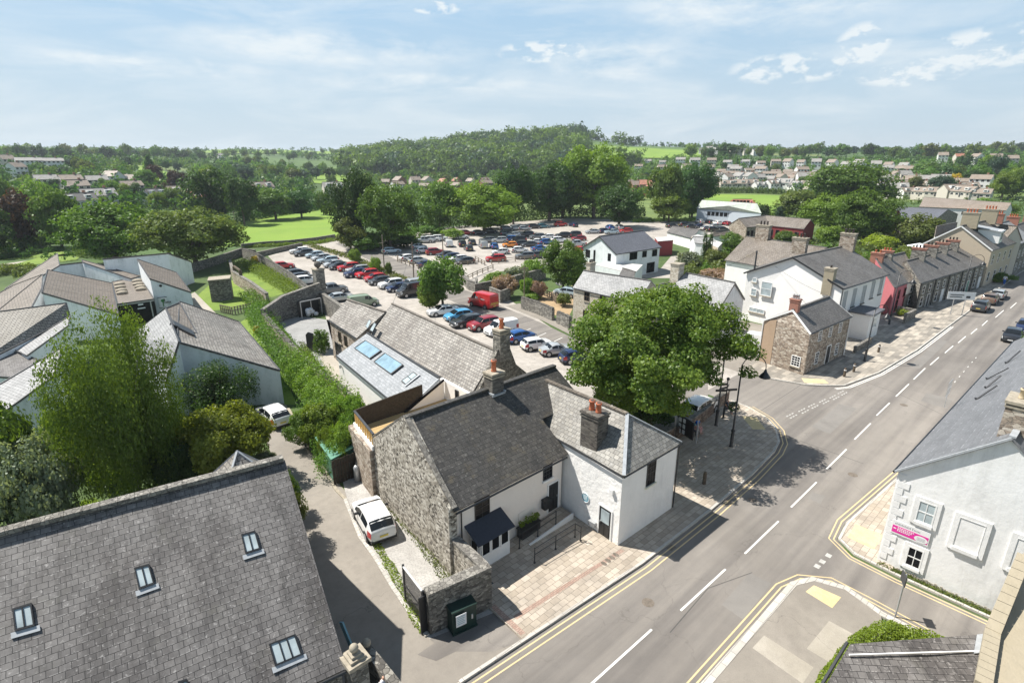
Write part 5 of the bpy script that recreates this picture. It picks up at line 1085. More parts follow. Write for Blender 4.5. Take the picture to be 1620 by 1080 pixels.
for i in range(5):
    f0, f1 = i / 5, (i + 1) / 5
    t, w4, rf = gable('stone_terrace_house', f'{nm_[i]} grey stone terrace house in the row, counted from the pale rendered house', 'house', A0.lerp(B0, f0), A0.lerp(B0, f1), C0.lerp(D0, f0), C0.lerp(D0, f1), 'rubble_grey', 'slate_street', oh=.01, group='grey stone terrace houses along the street')
    Lh = (w4[1] - w4[0]).length
    for tt in (.28, .72): window(t, w4[0], w4[1], Lh * tt, 3.0, .8, 1.2, nx=1, ny=2, sill='stone_cap', surround='stone_cap', sw=.12)
    window(t, w4[0], w4[1], Lh * .3, 1.2, 1.0, 1.5, nx=1, ny=2, surround='stone_cap', sw=.12); door(t, w4[0], w4[1], Lh * .75, 0, .9, 2.0, col=('dark_grey', 'white_paint', 'black_paint', 'shed_green', 'white_paint')[i])
    part('downpipe', Geo().tube([w4[0] + V((0, -.1, 0)), w4[0] + V((0, -.1, 4.1))], .06, 6), 'black_paint', t)
    cc = C0.lerp(D0, f1); chimney(t, (cc.x - .3, cc.y + .1), 5.8, 7.9, 1.9, .75, math.pi / 2, 'rubble_grey', 3, 'pot_dark', 'brick_red', .45)
t, w4, rf = gable('tall_gable_building', 'tall cream gabled building with white bargeboards closing the stone terrace', 'building', (125.3, 14.7, 6.5), (141, 13.3, 6.5), (125.4, 19.8, 10.2), (141, 18.4, 10.2), 'buff_render', 'slate_street', oh=.15, verge='white_paint')
F = wf(w4[0], w4[1], 1)
for k in range(4):
    for z in (1.6, 4.6): window(t, w4[0], w4[1], 2 + k * 3.6, z, 1.1, 1.7, nx=1, ny=2)
d0 = part('dormer', Geo().box((131, 16.3, 8.3), (3.4, 3.2, 2.2)), 'white_paint', t); part('dormer_roof', Geo().slab([(129, 14.5, 9.3), (133, 14.5, 9.3), (133, 18.6, 9.9), (129, 18.6, 9.9)], .12), 'lead', d0); window(t, (129.3, 14.7), (132.7, 14.7), 1.7, 8.35, 2.2, 1.3, nx=3, ny=1)
for k, sx in enumerate((128.3, 139.5)): chimney(t, (sx, 19.2 - k), 9.6, 12.2, 2.4, 1.2, math.pi / 2, 'ochre_stone', 4, 'pot', 'stone_cap', .6)
for i, (s0, s1, n0, wd, ez, rz_, wl, rfm, lab) in enumerate([(142, 152, 12.9, 9, 6.2, 9.4, 'rubble_grey', 'slate_grey', 'stone building with a pale slate roof beyond the tall cream gable'), (153, 166, 12.2, 8, 5.2, 8.2, 'rubble_grey', 'slate_street', 'low dark stone building where the street bends away'),
        (167, 178, 10.5, 9, 5.6, 8.8, 'rubble_warm', 'slate_brown', 'stone building with a brown roof far along the street'), (180, 196, 8, 9, 5.4, 8.2, 'white_render', 'slate_street', 'white building at the far end of the street'), (198, 222, 3, 9, 5.4, 8.2, 'far_cream', 'tile_brown', 'cream building at the far end of the street')]):
    t, w4, rf = gable('street_building', lab, 'building', (s0, n0, ez), (s1, n0 - .8, ez), (s0, n0 + wd / 2, rz_), (s1, n0 + wd / 2 - .8, rz_), wl, rfm, oh=.1)
    chimney(t, (s0 + .8, n0 + wd / 2), rz_ - .8, rz_ + 1.8, 2.0, .9, math.pi / 2, 'brick_red', 4, 'pot', 'brick_red', .5)
    for k in range(int((s1 - s0) / 3)):
        for z in (1.6, 4.0): window(t, w4[0], w4[1], 1.6 + k * 3, z, 1.0, 1.4, nx=1, ny=2, frame='white_paint')
stone_wall('low stone garden wall with leafy bed before the crimson house', [(88.5, 17.6), (92.6, 17.4), (92.8, 19.6)], 1.3, .3, 'rubble_grey')
stone_wall('low dark garden wall in front of the white villa', [(70, 18.0), (75.5, 17.9)], .8, .25, 'rubble_dark')
# ------------------------------------------------------------------ middle distance buildings
t, w4, rf = gable('cream_stone_house', 'cream stone house with grey slate roof facing the access road', 'house', RP(906, 455, 4.7), RP(1010, 479, 4.7), RP(923.5, 427.8, 6.7), RP(1030, 444, 6.7), 'rubble_cream', 'slate_grey', oh=.1)
for u, v in ((928.5, 469), (953.5, 475), (926.5, 498), (951, 505)): t_, z_ = onwall(u, v, w4[0], w4[1]); window(t, w4[0], w4[1], t_, z_, .95, 1.25, frame='wood_dark', nx=2, ny=2, sill='stone_cap')
q = RP(931, 427, 6.6); chimney(t, (q.x, q.y - .4), 6.0, 7.6, 1.1, .7, 0, 'rubble_cream', 2, 'pot_dark', 'stone_cap', .4)
t, w4, rf = gable('grey_roof_house', 'house with pale grey slate roof and blank white gable behind the big street tree', 'house', RP(1138, 488, 4.6), RP(1050, 467, 4.6), RP(1163, 447, 7.2), RP(1085, 431.6, 7.2), 'white_grey', 'slate_grey', oh=.1, verge='black_paint')
q = RP(1074, 434, 7.0); chimney(t, (q.x, q.y + .3), 5.8, 8.3, 1.3, 1.2, 0, 'rubble_cream', 0, 'pot_dark', 'stone_cap', .4)
t, w4, rf = gable('garden_outhouse', 'low outhouse with thin slate roof between the cream house and the grey roofed house', 'outhouse', RP(1010, 479, 3.6), RP(1050, 470, 3.6), RP(1020, 455, 5), RP(1060, 446, 5), 'white_grey', 'slate_grey', oh=.1)
E1, E2, R1, R2 = RP(975.4, 402, 4.9), RP(1046.6, 391, 4.9), RP(948, 373.6, 7.6), RP(1017, 364.4, 7.6)
t, w4, rf = gable('white_modern_house', 'large white house with dark slate roof and a flat-roofed extension by the car park', 'house', E1, E2, R1, R2, 'lib_white', 'slate_new', oh=.25, verge='dark_grey')
for u, v, w_, h_ in ((1002, 405, 2.2, 1.4), (1019.5, 402, 1.3, 1.2), (1035.5, 400, 1.5, 1.3), (1029, 423, 2.4, 2.0)): t_, z_ = onwall(u, v, w4[0], w4[1]); window(t, w4[0], w4[1], t_, z_, w_, h_, frame='black_paint', nx=2, ny=1)
for u, v, w_, h_ in ((930, 401, 1.3, 1.5), (940, 412, .5, 4.0), (964, 407, .8, 1.4)): t_, z_ = onwall(u, v, w4[3], w4[0]); window(t, w4[3], w4[0], t_, z_, w_, h_, frame='black_paint', nx=1, ny=1)
p = q4((941, 419, 2.9), (962, 414, 2.9), (1017, 419, 2.9), (1003, 434, 2.9)); part('flat_extension', Geo().prism(p, 0, 2.85), 'lib_white', t); part('flat_roof', Geo().prism(p, 2.86, 2.95), 'membrane', t)
lst = [('small dark slate roof shed beside the white modern house', (973, 447, 2.4), (1000, 455, 2.4), (985, 424, 3.6), (1005, 430, 3.6), 'white_grey', 'slate_street'),
 ('green-roofed pale blue warehouse by the sports field', (1102, 329.6, 4.5), (1187.4, 335, 4.5), (1111, 316.3, 7.4), (1198, 321.9, 7.4), 'blue_clad', 'roof_green'),
 ('brown-roofed building with a pale stone gable, left part of the red timber block', (1181.5, 359.6, 4), (1215.7, 356.5, 4), (1168.5, 345.4, 6), (1211, 340.7, 6), 'rubble_warm', 'slate_brown'),
 ('brown-roofed building with dark red timber walls, right part of the block', (1215.7, 356.5, 4), (1272, 362, 4), (1211, 340.7, 6), (1283, 347.2, 6), 'maroon', 'slate_brown'),
 ('white shed with a dark slate roof beside the small private car park', (1055, 367, 2.6), (1094, 377, 2.6), (1064, 357.5, 4), (1107, 363, 4), 'white_render', 'slate_street'),
 ('white outhouse with a light slate roof by the two cypresses', (1099, 384, 2.8), (1138, 388, 2.8), (1096, 374, 4), (1128, 376, 4), 'lib_white', 'slate_grey'),
 ('small white gabled store behind the white outhouse', (1125, 374, 2.2), (1150, 372, 2.2), (1131, 365, 3.4), (1154, 363, 3.4), 'white_render', 'tile_brown'),
 ('hall with dark blue metal roof among the trees', (1405, 345, 5), (1474, 352, 5), (1422, 327, 7.5), (1500, 331, 7.5), 'rubble_grey', 'slate_new'),
 ('white bungalow with long brown roof on the right slope', (1454, 327, 6.5), (1592, 333, 6.5), (1462, 312, 8.5), (1600, 321, 8.5), 'far_white', 'tile_far'),
 ('low red-tiled pavilion behind the green-roofed warehouse', (1150, 321, 2.5), (1196, 321.5, 2.5), (1160, 315, 4), (1190, 315, 4), 'far_white', 'tile_red'),
 ('rear white lean-to block with rusty roof behind the tall cream gable', (1478, 372, 6), (1512, 364, 6), (1482, 358, 8), (1514, 352, 8), 'white_render', 'tile_brown'),
 ('hipped slate villa roof behind the street on the far right', (1560, 372, 7), (1618, 380, 7), (1556, 352, 9.5), (1610, 358, 9.5), 'far_cream', 'slate_brown')]
for i, (lab, e1, e2, r1, r2, wm, rm) in enumerate(lst):
    e1, e2, r1, r2 = RP(*e1), RP(*e2), RP(*r1), RP(*r2); zg = 0.
    t, w4, rf = gable('warehouse' if 'warehouse' in lab else 'shed' if 'shed' in lab or 'outhouse' in lab or 'store' in lab else 'building', lab, 'warehouse' if 'warehouse' in lab else 'building', e1, e2, r1, r2, wm, rm, oh=.12, z0=zg)
    Lh = (w4[1] - w4[0]).length
    if 'warehouse' in lab:
        for k in range(3): window(t, w4[0], w4[1], Lh * .24 + k * 1.5, 3.0, 1.2, 1.3, nx=1, ny=1, frame='dark_grey'); window(t, w4[0], w4[1], Lh * .48 + k * 1.5, 3.0, 1.2, 1.3, nx=1, ny=1, frame='dark_grey')
        part('sign_panel', wbox(Geo(), wf(w4[0], w4[1], 1), Lh * .83, Lh * .88, 2.2, 3.3, 0, .06), 'sign_magenta', t); part('yellow_panel', wbox(Geo(), wf(w4[0], w4[1], 1), Lh * .90, Lh * .98, 3.0, 3.8, 0, .06), 'plate_yellow', t)
    elif 'bungalow' in lab:
        for k in range(4): window(t, w4[0], w4[1], Lh * (.15 + .2 * k), e1.z - 1.3, 1.6, 1.1, nx=2, ny=1)
    elif 'timber' in lab:
        for k in range(5): window(t, w4[0], w4[1], Lh * (.1 + .18 * k), 2.2, 1.0, 1.6, nx=1, ny=1, frame='dark_grey')
t = thing('maroon_container', 'dark red box building next to the white modern house', 'box building', P(1050, 415)); p = q4((1041, 382, 3.4), (1065, 380, 3.4), (1060, 374, 3.4), (1036, 376, 3.4)); part('wall', Geo().prism(p, 0, 3.35), 'maroon', t); part('roof', Geo().prism(p, 3.36, 3.45), 'membrane', t)
t = thing('flat_roof_block', 'pale flat-roofed block between the white sheds', 'building', P(1112, 392)); p = q4((1094, 374, 3.2), (1104, 371, 3.2), (1143, 384, 3.2), (1136, 392, 3.2)); part('wall', Geo().prism(p, 0, 3.15), 'buff_render', t); part('roof', Geo().prism(p, 3.16, 3.25), 'membrane', t)
t = thing('monolith_wall', 'free-standing dark stone panel on the sculpture lawn', 'stone panel', P(352, 478)); F = lambda u, v, z: RP(u, v, z)
part('panel', Geo().prism([P(335, 478), P(368, 474), P(370, 469), P(337, 473)], 0, 3.4), 'rubble_dark', t); part('coping', Geo().prism([P(334, 479), P(369, 475), P(371, 468.5), P(336, 472.5)], 3.4, 3.55), 'stone_cap', t)
# ------------------------------------------------------------------ street furniture
def swan(label, q, h, rz, baskets=0, arm=1.6, z0=.11):
    t = thing('street_lamp', label, 'street lamp', (q[0], q[1], z0), 'black swan-neck street lamps'); x, y = q
    part('column', Geo().tube([(x, y, z0), (x, y, z0 + .05), (x, y, z0 + 1.3), (x, y, z0 + 1.45), (x, y, h)], [.17, .13, .12, .075, .05], 10).tube([(x, y, z0 + 1.3), (x, y, z0 + 1.42)], .16, 10), 'black_paint', t, True)
    dx, dy = math.cos(rz), math.sin(rz); pt = [(x + dx * arm / 2 * (1 - math.cos(a)), y + dy * arm / 2 * (1 - math.cos(a)), h - .2 + arm * .5 * math.sin(a)) for a in [k * math.pi / 10 for k in range(11)]]; pt.append((x + dx * arm, y + dy * arm, h - .45))
    part('arm', Geo().tube(pt, .035, 6), 'black_paint', t, True); e = pt[-1]
    part('lantern', Geo().tube([(e[0], e[1], e[2] + .1), (e[0], e[1], e[2] - .15), (e[0], e[1], e[2] - .2), (e[0], e[1], e[2] - .5), (e[0], e[1], e[2] - .55)], [.06, .14, .2, .42, .42], 14), 'black_paint', t, True)
    part('bulb_glass', Geo().ball((e[0], e[1], e[2] - .56), (.24, .24, .14), 10, 6), 'lamp_clear', t, True)
    for k in range(baskets):
        a = rz + math.pi / 2 + k * math.pi; c = V((x + math.cos(a) * .4, y + math.sin(a) * .4, 3.3)); g = Geo(); rr = random.Random(k)
        for i in range(260):
            d = V((rr.gauss(0, 1), rr.gauss(0, 1), rr.gauss(0, 1))).normalized() * .42 * rr.random() ** .3; X = V((rr.gauss(0, 1), rr.gauss(0, 1), rr.gauss(0, 1))).normalized() * .06; Y = X.cross(V((rr.gauss(0, 1), 1, 1))).normalized() * .06; g.add([c + d - X, c + d - Y, c + d + X, c + d + Y], [(0, 1, 2, 3)])
        hb = thing('hanging_basket', 'leafy hanging basket on the tall lamp post at the corner pavement' + (', street side' if k else ', wall side'), 'hanging basket', c); part('foliage', g, 'leaf_dark', hb); part('bracket', Geo().bar((x, y, 3.6), c + V((0, 0, .3)), .03), 'black_paint', hb)
    return t
swan('tall black swan-neck lamp on the corner pavement with a hanging basket', (38.8, 17.0), 6.9, -.75, 1, 1.8)
swan('short black swan-neck lamp in front of the small stone house', (68.0, 16.3), 5.9, -.6, 0)
swan('black swan-neck lamp beside the stone wall under the big tree', (41.3, 19.6), 6.6, math.pi * .9, 0)
swan('black swan-neck lamp standing by the crimson house', (86.5, 18.8), 6.9, -1.2, 0)
swan('black swan-neck lamp against the far stone terrace', (112, 15.4), 6.6, -1.2, 0)
def pole(label, q, h, name='telegraph_pole', mat='wood_post', r=.13, arm=True, rz=0):
    t = thing(name, label, 'pole', q); part('shaft', Geo().tube([q, q + V((0, 0, h))], [r, r * .7], 8), mat, t)
    if arm: part('crossarm', Geo().bar(q + V((-.8 * math.cos(rz), -.8 * math.sin(rz), h - .4)), q + V((.8 * math.cos(rz), .8 * math.sin(rz), h - .4)), .09), mat, t)
pole('telegraph pole by the near row of the car park', P(655, 446), 7.2, arm=False)
pole('dark pole in the shrub strip beside the car park', P(608, 424), 6.8, arm=False)
pole('pole standing behind the round tree at the car park edge', P(702, 430), 7.4, arm=False)
pole('lamp pole with short bracket beside the spiky stone wall', P(829, 484), 6.2, 'lamp_pole', 'wood_post', .09)
pole('grey pole with crossarm behind the olive tree', G(377, 386), 8.5)
pole('tall dark pole against the white villa gable', P(1183, 503), 9.5, 'utility_pole', 'dark_grey', .16, False)
q = V((43.1, 19.9, .11)); t = thing('fingerpost', 'black fingerpost with several direction arms at the corner', 'signpost', q); part('post', Geo().tube([q, q + V((0, 0, .9)), q + V((0, 0, .95)), q + V((0, 0, 3.5))], [.09, .09, .05, .045], 8), 'black_paint', t)
part('ball_finial', Geo().ball(q + V((0, 0, 3.62)), .14, 10, 7), 'black_paint', t, True)
for k, (az, z) in enumerate(((.5, 3.2), (2.6, 3.15), (.3, 2.75), (2.9, 2.85), (2.4, 2.55), (-.6, 2.6))): d = V((math.cos(az), math.sin(az), 0)); part('direction_arm', Geo().bar(q + V((0, 0, z)) + d * .05, q + V((0, 0, z)) + d * .95, .04, .2), 'black_paint', t)
q = V((36.6, 19.55, .11)); t = thing('notice_board', 'black framed notice board with leaflets at the end of the low wall', 'notice board', q); g = Geo(); part('board', g.box((36.9, 19.9, 1.35), (.1, 1.7, 1.5), -.35), 'black_paint', t)
part('post', Geo().box((37.2, 19.1, 1.05), (.09, .09, 2.1)), 'steel', t); part('post', Geo().box((36.6, 20.7, 1.05), (.09, .09, 2.1)), 'steel', t)
g = Geo()
for i in range(4):
    for j in range(3): g.box((36.84 - .06 * (i - 1.5) * 1.2 * -.35, 19.35 + i * .37, .85 + j * .48), (.04, .26, .34), -.35)
part('leaflets', g, 'blind', t)
for lab, q in (('short dark wooden bollard in the dappled shade of the pavement', (32.4, 15.7)), ('dark bollard with white band nearest the corner of the small stone house', (61.3, 16.2)), ('second dark bollard with white band beside the stone house pavement', (63.5, 16.0)), ('black bollard before the porch of the white villa', (72.5, 16.2))):
    t = thing('bollard', lab, 'bollard', (*q, .11)); part('shaft', Geo().tube([(*q, .11), (*q, .95), (*q, 1.05)], [.13, .12, .08], 10), 'wood_dark', t)
    if 'white' in lab: part('band', Geo().tube([(*q, .78), (*q, .88)], .128, 10), 'sign_white', t)
q = P(1503, 498); q2 = P(1521, 499); t = thing('road_sign', 'wide white direction sign on two posts beside the far pavement', 'road sign', q); part('post', Geo().bar(q, q + V((0, 0, 3.4)), .09), 'steel', t); part('post', Geo().bar(q2, q2 + V((0, 0, 3.4)), .09), 'steel', t)
d_ = (q2 - q).normalized(); c_ = (q + q2) / 2 + V((0, 0, 2.9)) + V((-.1, -.1, 0)); pn = part('panel', Geo().bar(c_ - d_ * 1.7, c_ + d_ * 1.7, .06, 1.1), 'sign_white', t)
nn = V((d_.y, -d_.x, 0)); nn = nn if nn.dot(-c_) > 0 else -nn
part('lettering', Geo().bar(c_ + nn * .05 - d_ * 1.4 + V((0, 0, .1)), c_ + nn * .05 + d_ * .3 + V((0, 0, .1)), .02, .12).bar(c_ + nn * .05 - d_ * 1.4 - V((0, 0, .2)), c_ + nn * .05 + d_ * .1 - V((0, 0, .2)), .02, .12).bar(c_ + nn * .05 + d_ * .6 - V((0, 0, .15)), c_ + nn * .05 + d_ * 1.1 - V((0, 0, .15)), .02, .3), 'dark_grey', pn)
t = thing('tv_aerial', 'roof aerial frame standing over the edge of the large plain slate roof', 'aerial', (44.2, 5.6, 5.6)); q = V((44.2, 5.5, 5.7)); part('mast', Geo().bar(q, q + V((0, 0, 1.3)), .03), 'steel', t); g = Geo()
for k in range(5): g.bar(q + V((-.6 + k * .3, 0, .9)), q + V((-.6 + k * .3, 0, 1.9)), .02)
for z in (.9, 1.4, 1.9): g.bar(q + V((-.6, 0, z)), q + V((.6, 0, z)), .02)
part('grid', g, 'steel', t)
for lab, c4_ in (('white umbrella-like sunshade roof behind the stone terrace', (1455, 386)),):
    q = RP(*c4_, 3); t = thing('garden_parasol', lab, 'parasol', (q.x, q.y, 0)); part('canopy', Geo().tube([(q.x, q.y, 3.2), (q.x, q.y, 2.5)], [.1, 2.4], 10, False), 'cloth_white', t); part('pole', Geo().bar((q.x, q.y, 0), (q.x, q.y, 3.1), .06), 'steel', t)
q = P(884.5, 458); t = thing('satellite_dish', 'pale round dish on a post in the yard under the trees', 'dish', q); part('dish', Geo().tube([q + V((0, 0, 1.3)), q + V((-.2, -.2, 1.45))], [.2, .75], 14), 'sign_white', t); part('post', Geo().bar(q, q + V((0, 0, 1.3)), .08), 'steel', t)
def cable(label, a, b, s_=.6):
    a, b = V(a), V(b); single('overhead_cable', Geo().tube([a.lerp(b, k / 10) - V((0, 0, 4 * s_ * (k / 10) * (1 - k / 10))) for k in range(11)], .018, 4), 'black_paint', label, 'cable', 'overhead cables')
cable('overhead cable from the tall villa pole to the small stone house', (76.8, 33.8, 9.3), (69.5, 21.3, 6.3)); cable('overhead cable from the tall villa pole towards the grey roofed house', (76.8, 33.8, 9.3), (66, 37, 7.0))
cable('overhead cable from the near car park pole to the barn ridge', (*P(655, 446)[:2], 7.0), (28.6, 49.4, 7.3)); cable('overhead cable between the near car park pole and the pole behind the round tree', (*P(655, 446)[:2], 7.0), (*P(702, 430)[:2], 7.2))
def fence(label, pp, h=1.0, step=1.8):
    q = [G(*p) for p in pp]; c = q[0]; t = thing('post_and_rail_fence', label, 'fence', c); g = Geo()
    for i in range(len(q) - 1):
        n = max(1, int((q[i + 1] - q[i]).length / step))
        for k in range(n + (i == len(q) - 2)): a_ = q[i].lerp(q[i + 1], k / n); g.bar(a_, a_ + V((0, 0, h)), .13)
        for z in (h * .9, h * .5): g.bar(q[i] + V((0, 0, z)), q[i + 1] + V((0, 0, z)), .05, .11)
    part('posts_and_rails', g, 'wood_post', t)
fence('wooden fence in front of the three cars facing the access road', [(629, 410), (629, 414), (662, 426), (672, 427)])
fence('wooden fence under the tall dark trees at the car park corner', [(566, 384), (580, 392), (605, 394), (640, 392)])
fence('wooden fence round the end of the middle parking row', [(728, 421), (752, 418), (752, 412), (767, 420)])
fence('wooden fence behind the single red car', [(778, 418), (800, 415), (830, 412), (862, 408)])
fence('wooden fence with thin rails beside the overgrown garden corner', [(733, 447), (755, 436), (780, 426)])
fence('grey picket fence at the foot of the sculpture lawn', [(350, 494), (368, 498), (395, 492), (405, 486)], 1.2, .4)
fence('wooden fence between yard and cream stone house', [(856, 466), (872, 472), (880, 480)], 1.1, .5)
# ------------------------------------------------------------------ foliage
import numpy as np
def leaves(C, Nn, size, rs, asp=.62):
    n = len(C); r = rs.normal(size=(n, 3)); Nn = Nn + .75 * rs.normal(size=(n, 3)); Nn /= np.linalg.norm(Nn, axis=1)[:, None] + 1e-9
    A = np.cross(Nn, r); A /= np.linalg.norm(A, axis=1)[:, None] + 1e-9; B = np.cross(Nn, A)
    s = (size * (.6 + .8 * rs.random(n)))[:, None]
    return np.stack([C - A * s, C - B * s * asp, C + A * s, C + B * s * asp], 1).reshape(-1, 3)
def qmesh(name, VV, mat):
    n = len(VV) // 4; me = bpy.data.meshes.new(name); me.vertices.add(len(VV)); me.vertices.foreach_set('co', VV.astype(np.float32).ravel())
    me.loops.add(4 * n); me.loops.foreach_set('vertex_index', np.arange(4 * n, dtype=np.int32)); me.polygons.add(n)
    me.polygons.foreach_set('loop_start', np.arange(0, 4 * n, 4, dtype=np.int32)); me.update(calc_edges=True); me.materials.append(MATS[mat]); return me
def crown(seed, n, leaf, ncl=60, shape='round', cr=(.22, .36), hz=.54, rz=.78, asp=.62):
    rs = np.random.default_rng(seed); D = rs.normal(size=(ncl, 3)); D /= np.linalg.norm(D, axis=1)[:, None]
    rad = np.where(rs.random(ncl) < .3, rs.uniform(.25, .6, ncl), rs.uniform(.62, .86, ncl)); ph = rs.uniform(0, 6.28, 4)
    az = np.arctan2(D[:, 1], D[:, 0]); wob = 1 + .12 * np.sin(2 * az + ph[0]) + .10 * np.sin(3 * az + ph[1]) + .08 * np.sin(5 * az + ph[2])
    K = D * rad[:, None]; K[:, :2] *= wob[:, None]; K[:, 2] = K[:, 2] * rz * 1.0
    if shape == 'cone': t = (K[:, 2] / rz + 1) / 2; K[:, :2] *= (1.15 * (1 - t))[:, None]
    if shape == 'flat': K[:, 2] = np.where(K[:, 2] < 0, K[:, 2] * .45, K[:, 2])
    K[:, 2] += hz * 1.8
    R_ = rs.uniform(cr[0], cr[1], ncl)
    w = R_ ** 2; w /= w.sum(); idx = rs.choice(ncl, n, p=w); d = rs.normal(size=(n, 3)); d /= np.linalg.norm(d, axis=1)[:, None]
    d[:, 2] = np.where(d[:, 2] < -.2, d[:, 2] * .5, d[:, 2]); rr = R_[idx] * rs.random(n) ** .35
    C = K[idx] + d * rr[:, None] * np.array([1, 1, .8])
    if shape == 'weep':
        m = rs.random(n) < .75; dz = rs.random(n) * .62; key = (idx * 7919 + (d[:, 0] * 9).astype(int) * 131 + (d[:, 1] * 9).astype(int) * 17)
        C[m, 2] -= dz[m]; C[m, 0] += .035 * np.sin(key[m] * 1.3); C[m, 1] += .035 * np.cos(key[m] * 2.1); C = C[C[:, 2] > .12]; d = d[:len(C)]
    ctr = np.array([0, 0, hz * 1.8 - .2]); out = C - ctr; out /= np.linalg.norm(out, axis=1)[:, None] + 1e-9
    dd = d[:len(C)]
    return leaves(C, out * .8 + dd * .7 + np.array([0, 0, .35]), leaf, rs, asp), K
def trunk_geo(K, seed, r=.05, top=.9):
    rr = random.Random(seed); g = Geo(); g.tube([(0, 0, -.03), (0, 0, .02), (.01, .01, .35), (.0, .02, .7), (.02, 0, top)], [r * 1.7, r * 1.2, r, r * .8, r * .45], 8)
    for k in rr.sample(range(len(K)), min(len(K), 9)):
        e = V(K[k]); s = V((0, 0, rr.uniform(.38, .8))); m = s.lerp(e, .5) + V((0, 0, .06)); g.tube([s, m, e], [r * .45, r * .3, r * .1], 5)
    return g
TP = {}
def norm(VV, K):
    zt = np.percentile(VV[:, 2], 99.7); r = np.percentile(np.hypot(VV[:, 0], VV[:, 1]), 97.5); S_ = np.array([1 / r, 1 / r, 1.8 / zt]); return VV * S_, K * S_
def tproto(key, n, leaf, seed, name='broadleaf_tree', mat='leaf_mid', bark='bark', tr=.05, **k):
    VV, K = crown(seed, n, leaf, **k); VV, K = norm(VV, K); t = thing(name, 'x', 'tree'); o = bpy.data.objects.new('crown', qmesh('crown', VV, mat)); COL.objects.link(o); o.parent = t; o['slot'] = 'leaf'
    o2 = part('trunk', trunk_geo(K, seed, tr), bark, t, True, uv=False); o2['slot'] = 'bark'; TP[key] = t; return t
for i in range(3): tproto(f'oak{i}', 6500, .052, 10 + i, ncl=70)
for i in range(3): tproto(f'far{i}', 1100, .115, 20 + i, ncl=34, cr=(.26, .42))
for i in range(2): tproto(f'big{i}', 16000, .033, 30 + i, ncl=110, cr=(.18, .30))
tproto('plane', 105000, .0128, 41, ncl=190, cr=(.09, .185), shape='round', rz=.66, hz=.56, tr=.035, asp=.75)
tproto('birch', 85000, .0135, 42, name='birch_tree', ncl=105, cr=(.13, .22), shape='weep', bark='bark_pale', tr=.03)
tproto('weep', 17000, .026, 43, name='weeping_tree', ncl=60, cr=(.2, .32), shape='weep')
tproto('gold', 30000, .024, 44, name='shrub_tree', ncl=120, cr=(.13, .22), hz=.42, rz=.46, tr=.03)
tproto('cone', 2600, .07, 45, name='conifer', ncl=60, shape='cone', hz=.5, rz=.95, cr=(.14, .24))
tproto('cedar', 3600, .06, 46, name='cedar_tree', ncl=40, shape='flat', cr=(.22, .4), hz=.62, rz=.5)
tproto('shrub', 3600, .06, 47, name='shrub', ncl=40, hz=.33, rz=.5, cr=(.24, .4), tr=.03)
tproto('shrub2', 3600, .06, 48, name='shrub', ncl=30, hz=.33, rz=.5, cr=(.22, .42), tr=.03)
tproto('bush', 15000, .032, 49, name='shrub', ncl=90, hz=.36, rz=.55, cr=(.16, .28), tr=.03)
tproto('bushlo', 700, .13, 50, name='shrub', ncl=20, hz=.33, rz=.5, cr=(.28, .45), tr=.03)
VV, K = crown(51, 4000, .05, ncl=60, hz=.5, rz=.98, cr=(.22, .34)); TP['cyp'] = thing('cypress_tree', 'x', 'tree'); o = bpy.data.objects.new('crown', qmesh('crown', VV, 'leaf_dark')); COL.objects.link(o); o.parent = TP['cyp']; o['slot'] = 'leaf'; part('trunk', Geo().tube([(0, 0, 0), (0, 0, .8)], .05, 6), 'bark', TP['cyp'])
RT = random.Random(11)
def tree(kind, base, Rr, H, leaf, label, cat='tree', group=None, sq=1.):
    return place(TP[kind], base, RT.uniform(0, 6.28), (Rr, Rr * sq, H / 1.8), label, group, {'leaf': MATS['leaf_' + leaf]})
def ctree(kind, u0, u1, v0, vb, leaf, label, cat='tree', zb=0, H=None, ub=None, lift=None):
    "crown seen from u0 to u1, top at v0, trunk foot at vb"
    u = ub or (u0 + u1) / 2; b = G(u, vb); y = depth(b); f = y * CP + (CAMH - b.z) * SP_; Rr = (u1 - u0) / 2 * f / FPX * 1.05
    d, yy = ray(u, v0); t = y / yy; h = CAMH + d.z * t - b.z
    h = H or h
    r = tree(kind, b, Rr, h / .985, leaf, label); r['category'] = cat; return r
# near garden and street
tree('plane', (35.4, 22.3, 0), 7.1, 12.3, 'plane', 'large spreading tree with bright green crown over the corner car park')
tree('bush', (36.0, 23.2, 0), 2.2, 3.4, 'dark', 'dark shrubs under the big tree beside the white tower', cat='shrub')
tree('bush', (38.6, 23.2, 0), 1.6, 2.6, 'bright', 'bright green bush between the low wall and the white car under the big tree', cat='shrub')
ctree('birch', 128, 284, 505, 800, 'birch', 'tall weeping birch in front of the library roofs', ub=226)
ctree('weep', 300, 402, 578, 664, 'dark', 'dark weeping tree against the blue-green library wall')
ctree('gold', 286, 440, 650, 765, 'gold', 'broad yellow-green shrub tree between birch and lane', cat='shrub tree')
ctree('bush', -60, 90, 650, 830, 'mid', 'bright leafed bush in the left garden below the library wall', cat='shrub', ub=15)
ctree('bush', 20, 150, 700, 850, 'silver', 'grey-green bush in the left garden beside the birch', cat='shrub')
ctree('bush', -70, 60, 740, 850, 'blue', 'dark blue-green bush in the left garden above the hall ridge', cat='shrub')
ctree('bush', 90, 180, 640, 740, 'birch', 'light green bush at the foot of the birch', cat='shrub')
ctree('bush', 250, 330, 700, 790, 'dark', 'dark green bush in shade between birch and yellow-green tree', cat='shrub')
ctree('shrub', 150, 208, 725, 765, 'lime', 'lime green ground shrub glowing beneath the birch', cat='shrub')
ctree('shrub', 120, 160, 795, 812, 'lime', 'small lime green plant poking above the hall ridge coping', cat='shrub')
ctree('bush', 395, 440, 716, 742, 'silver', 'pale leafed plant at the corner of the hall ridge', cat='shrub')
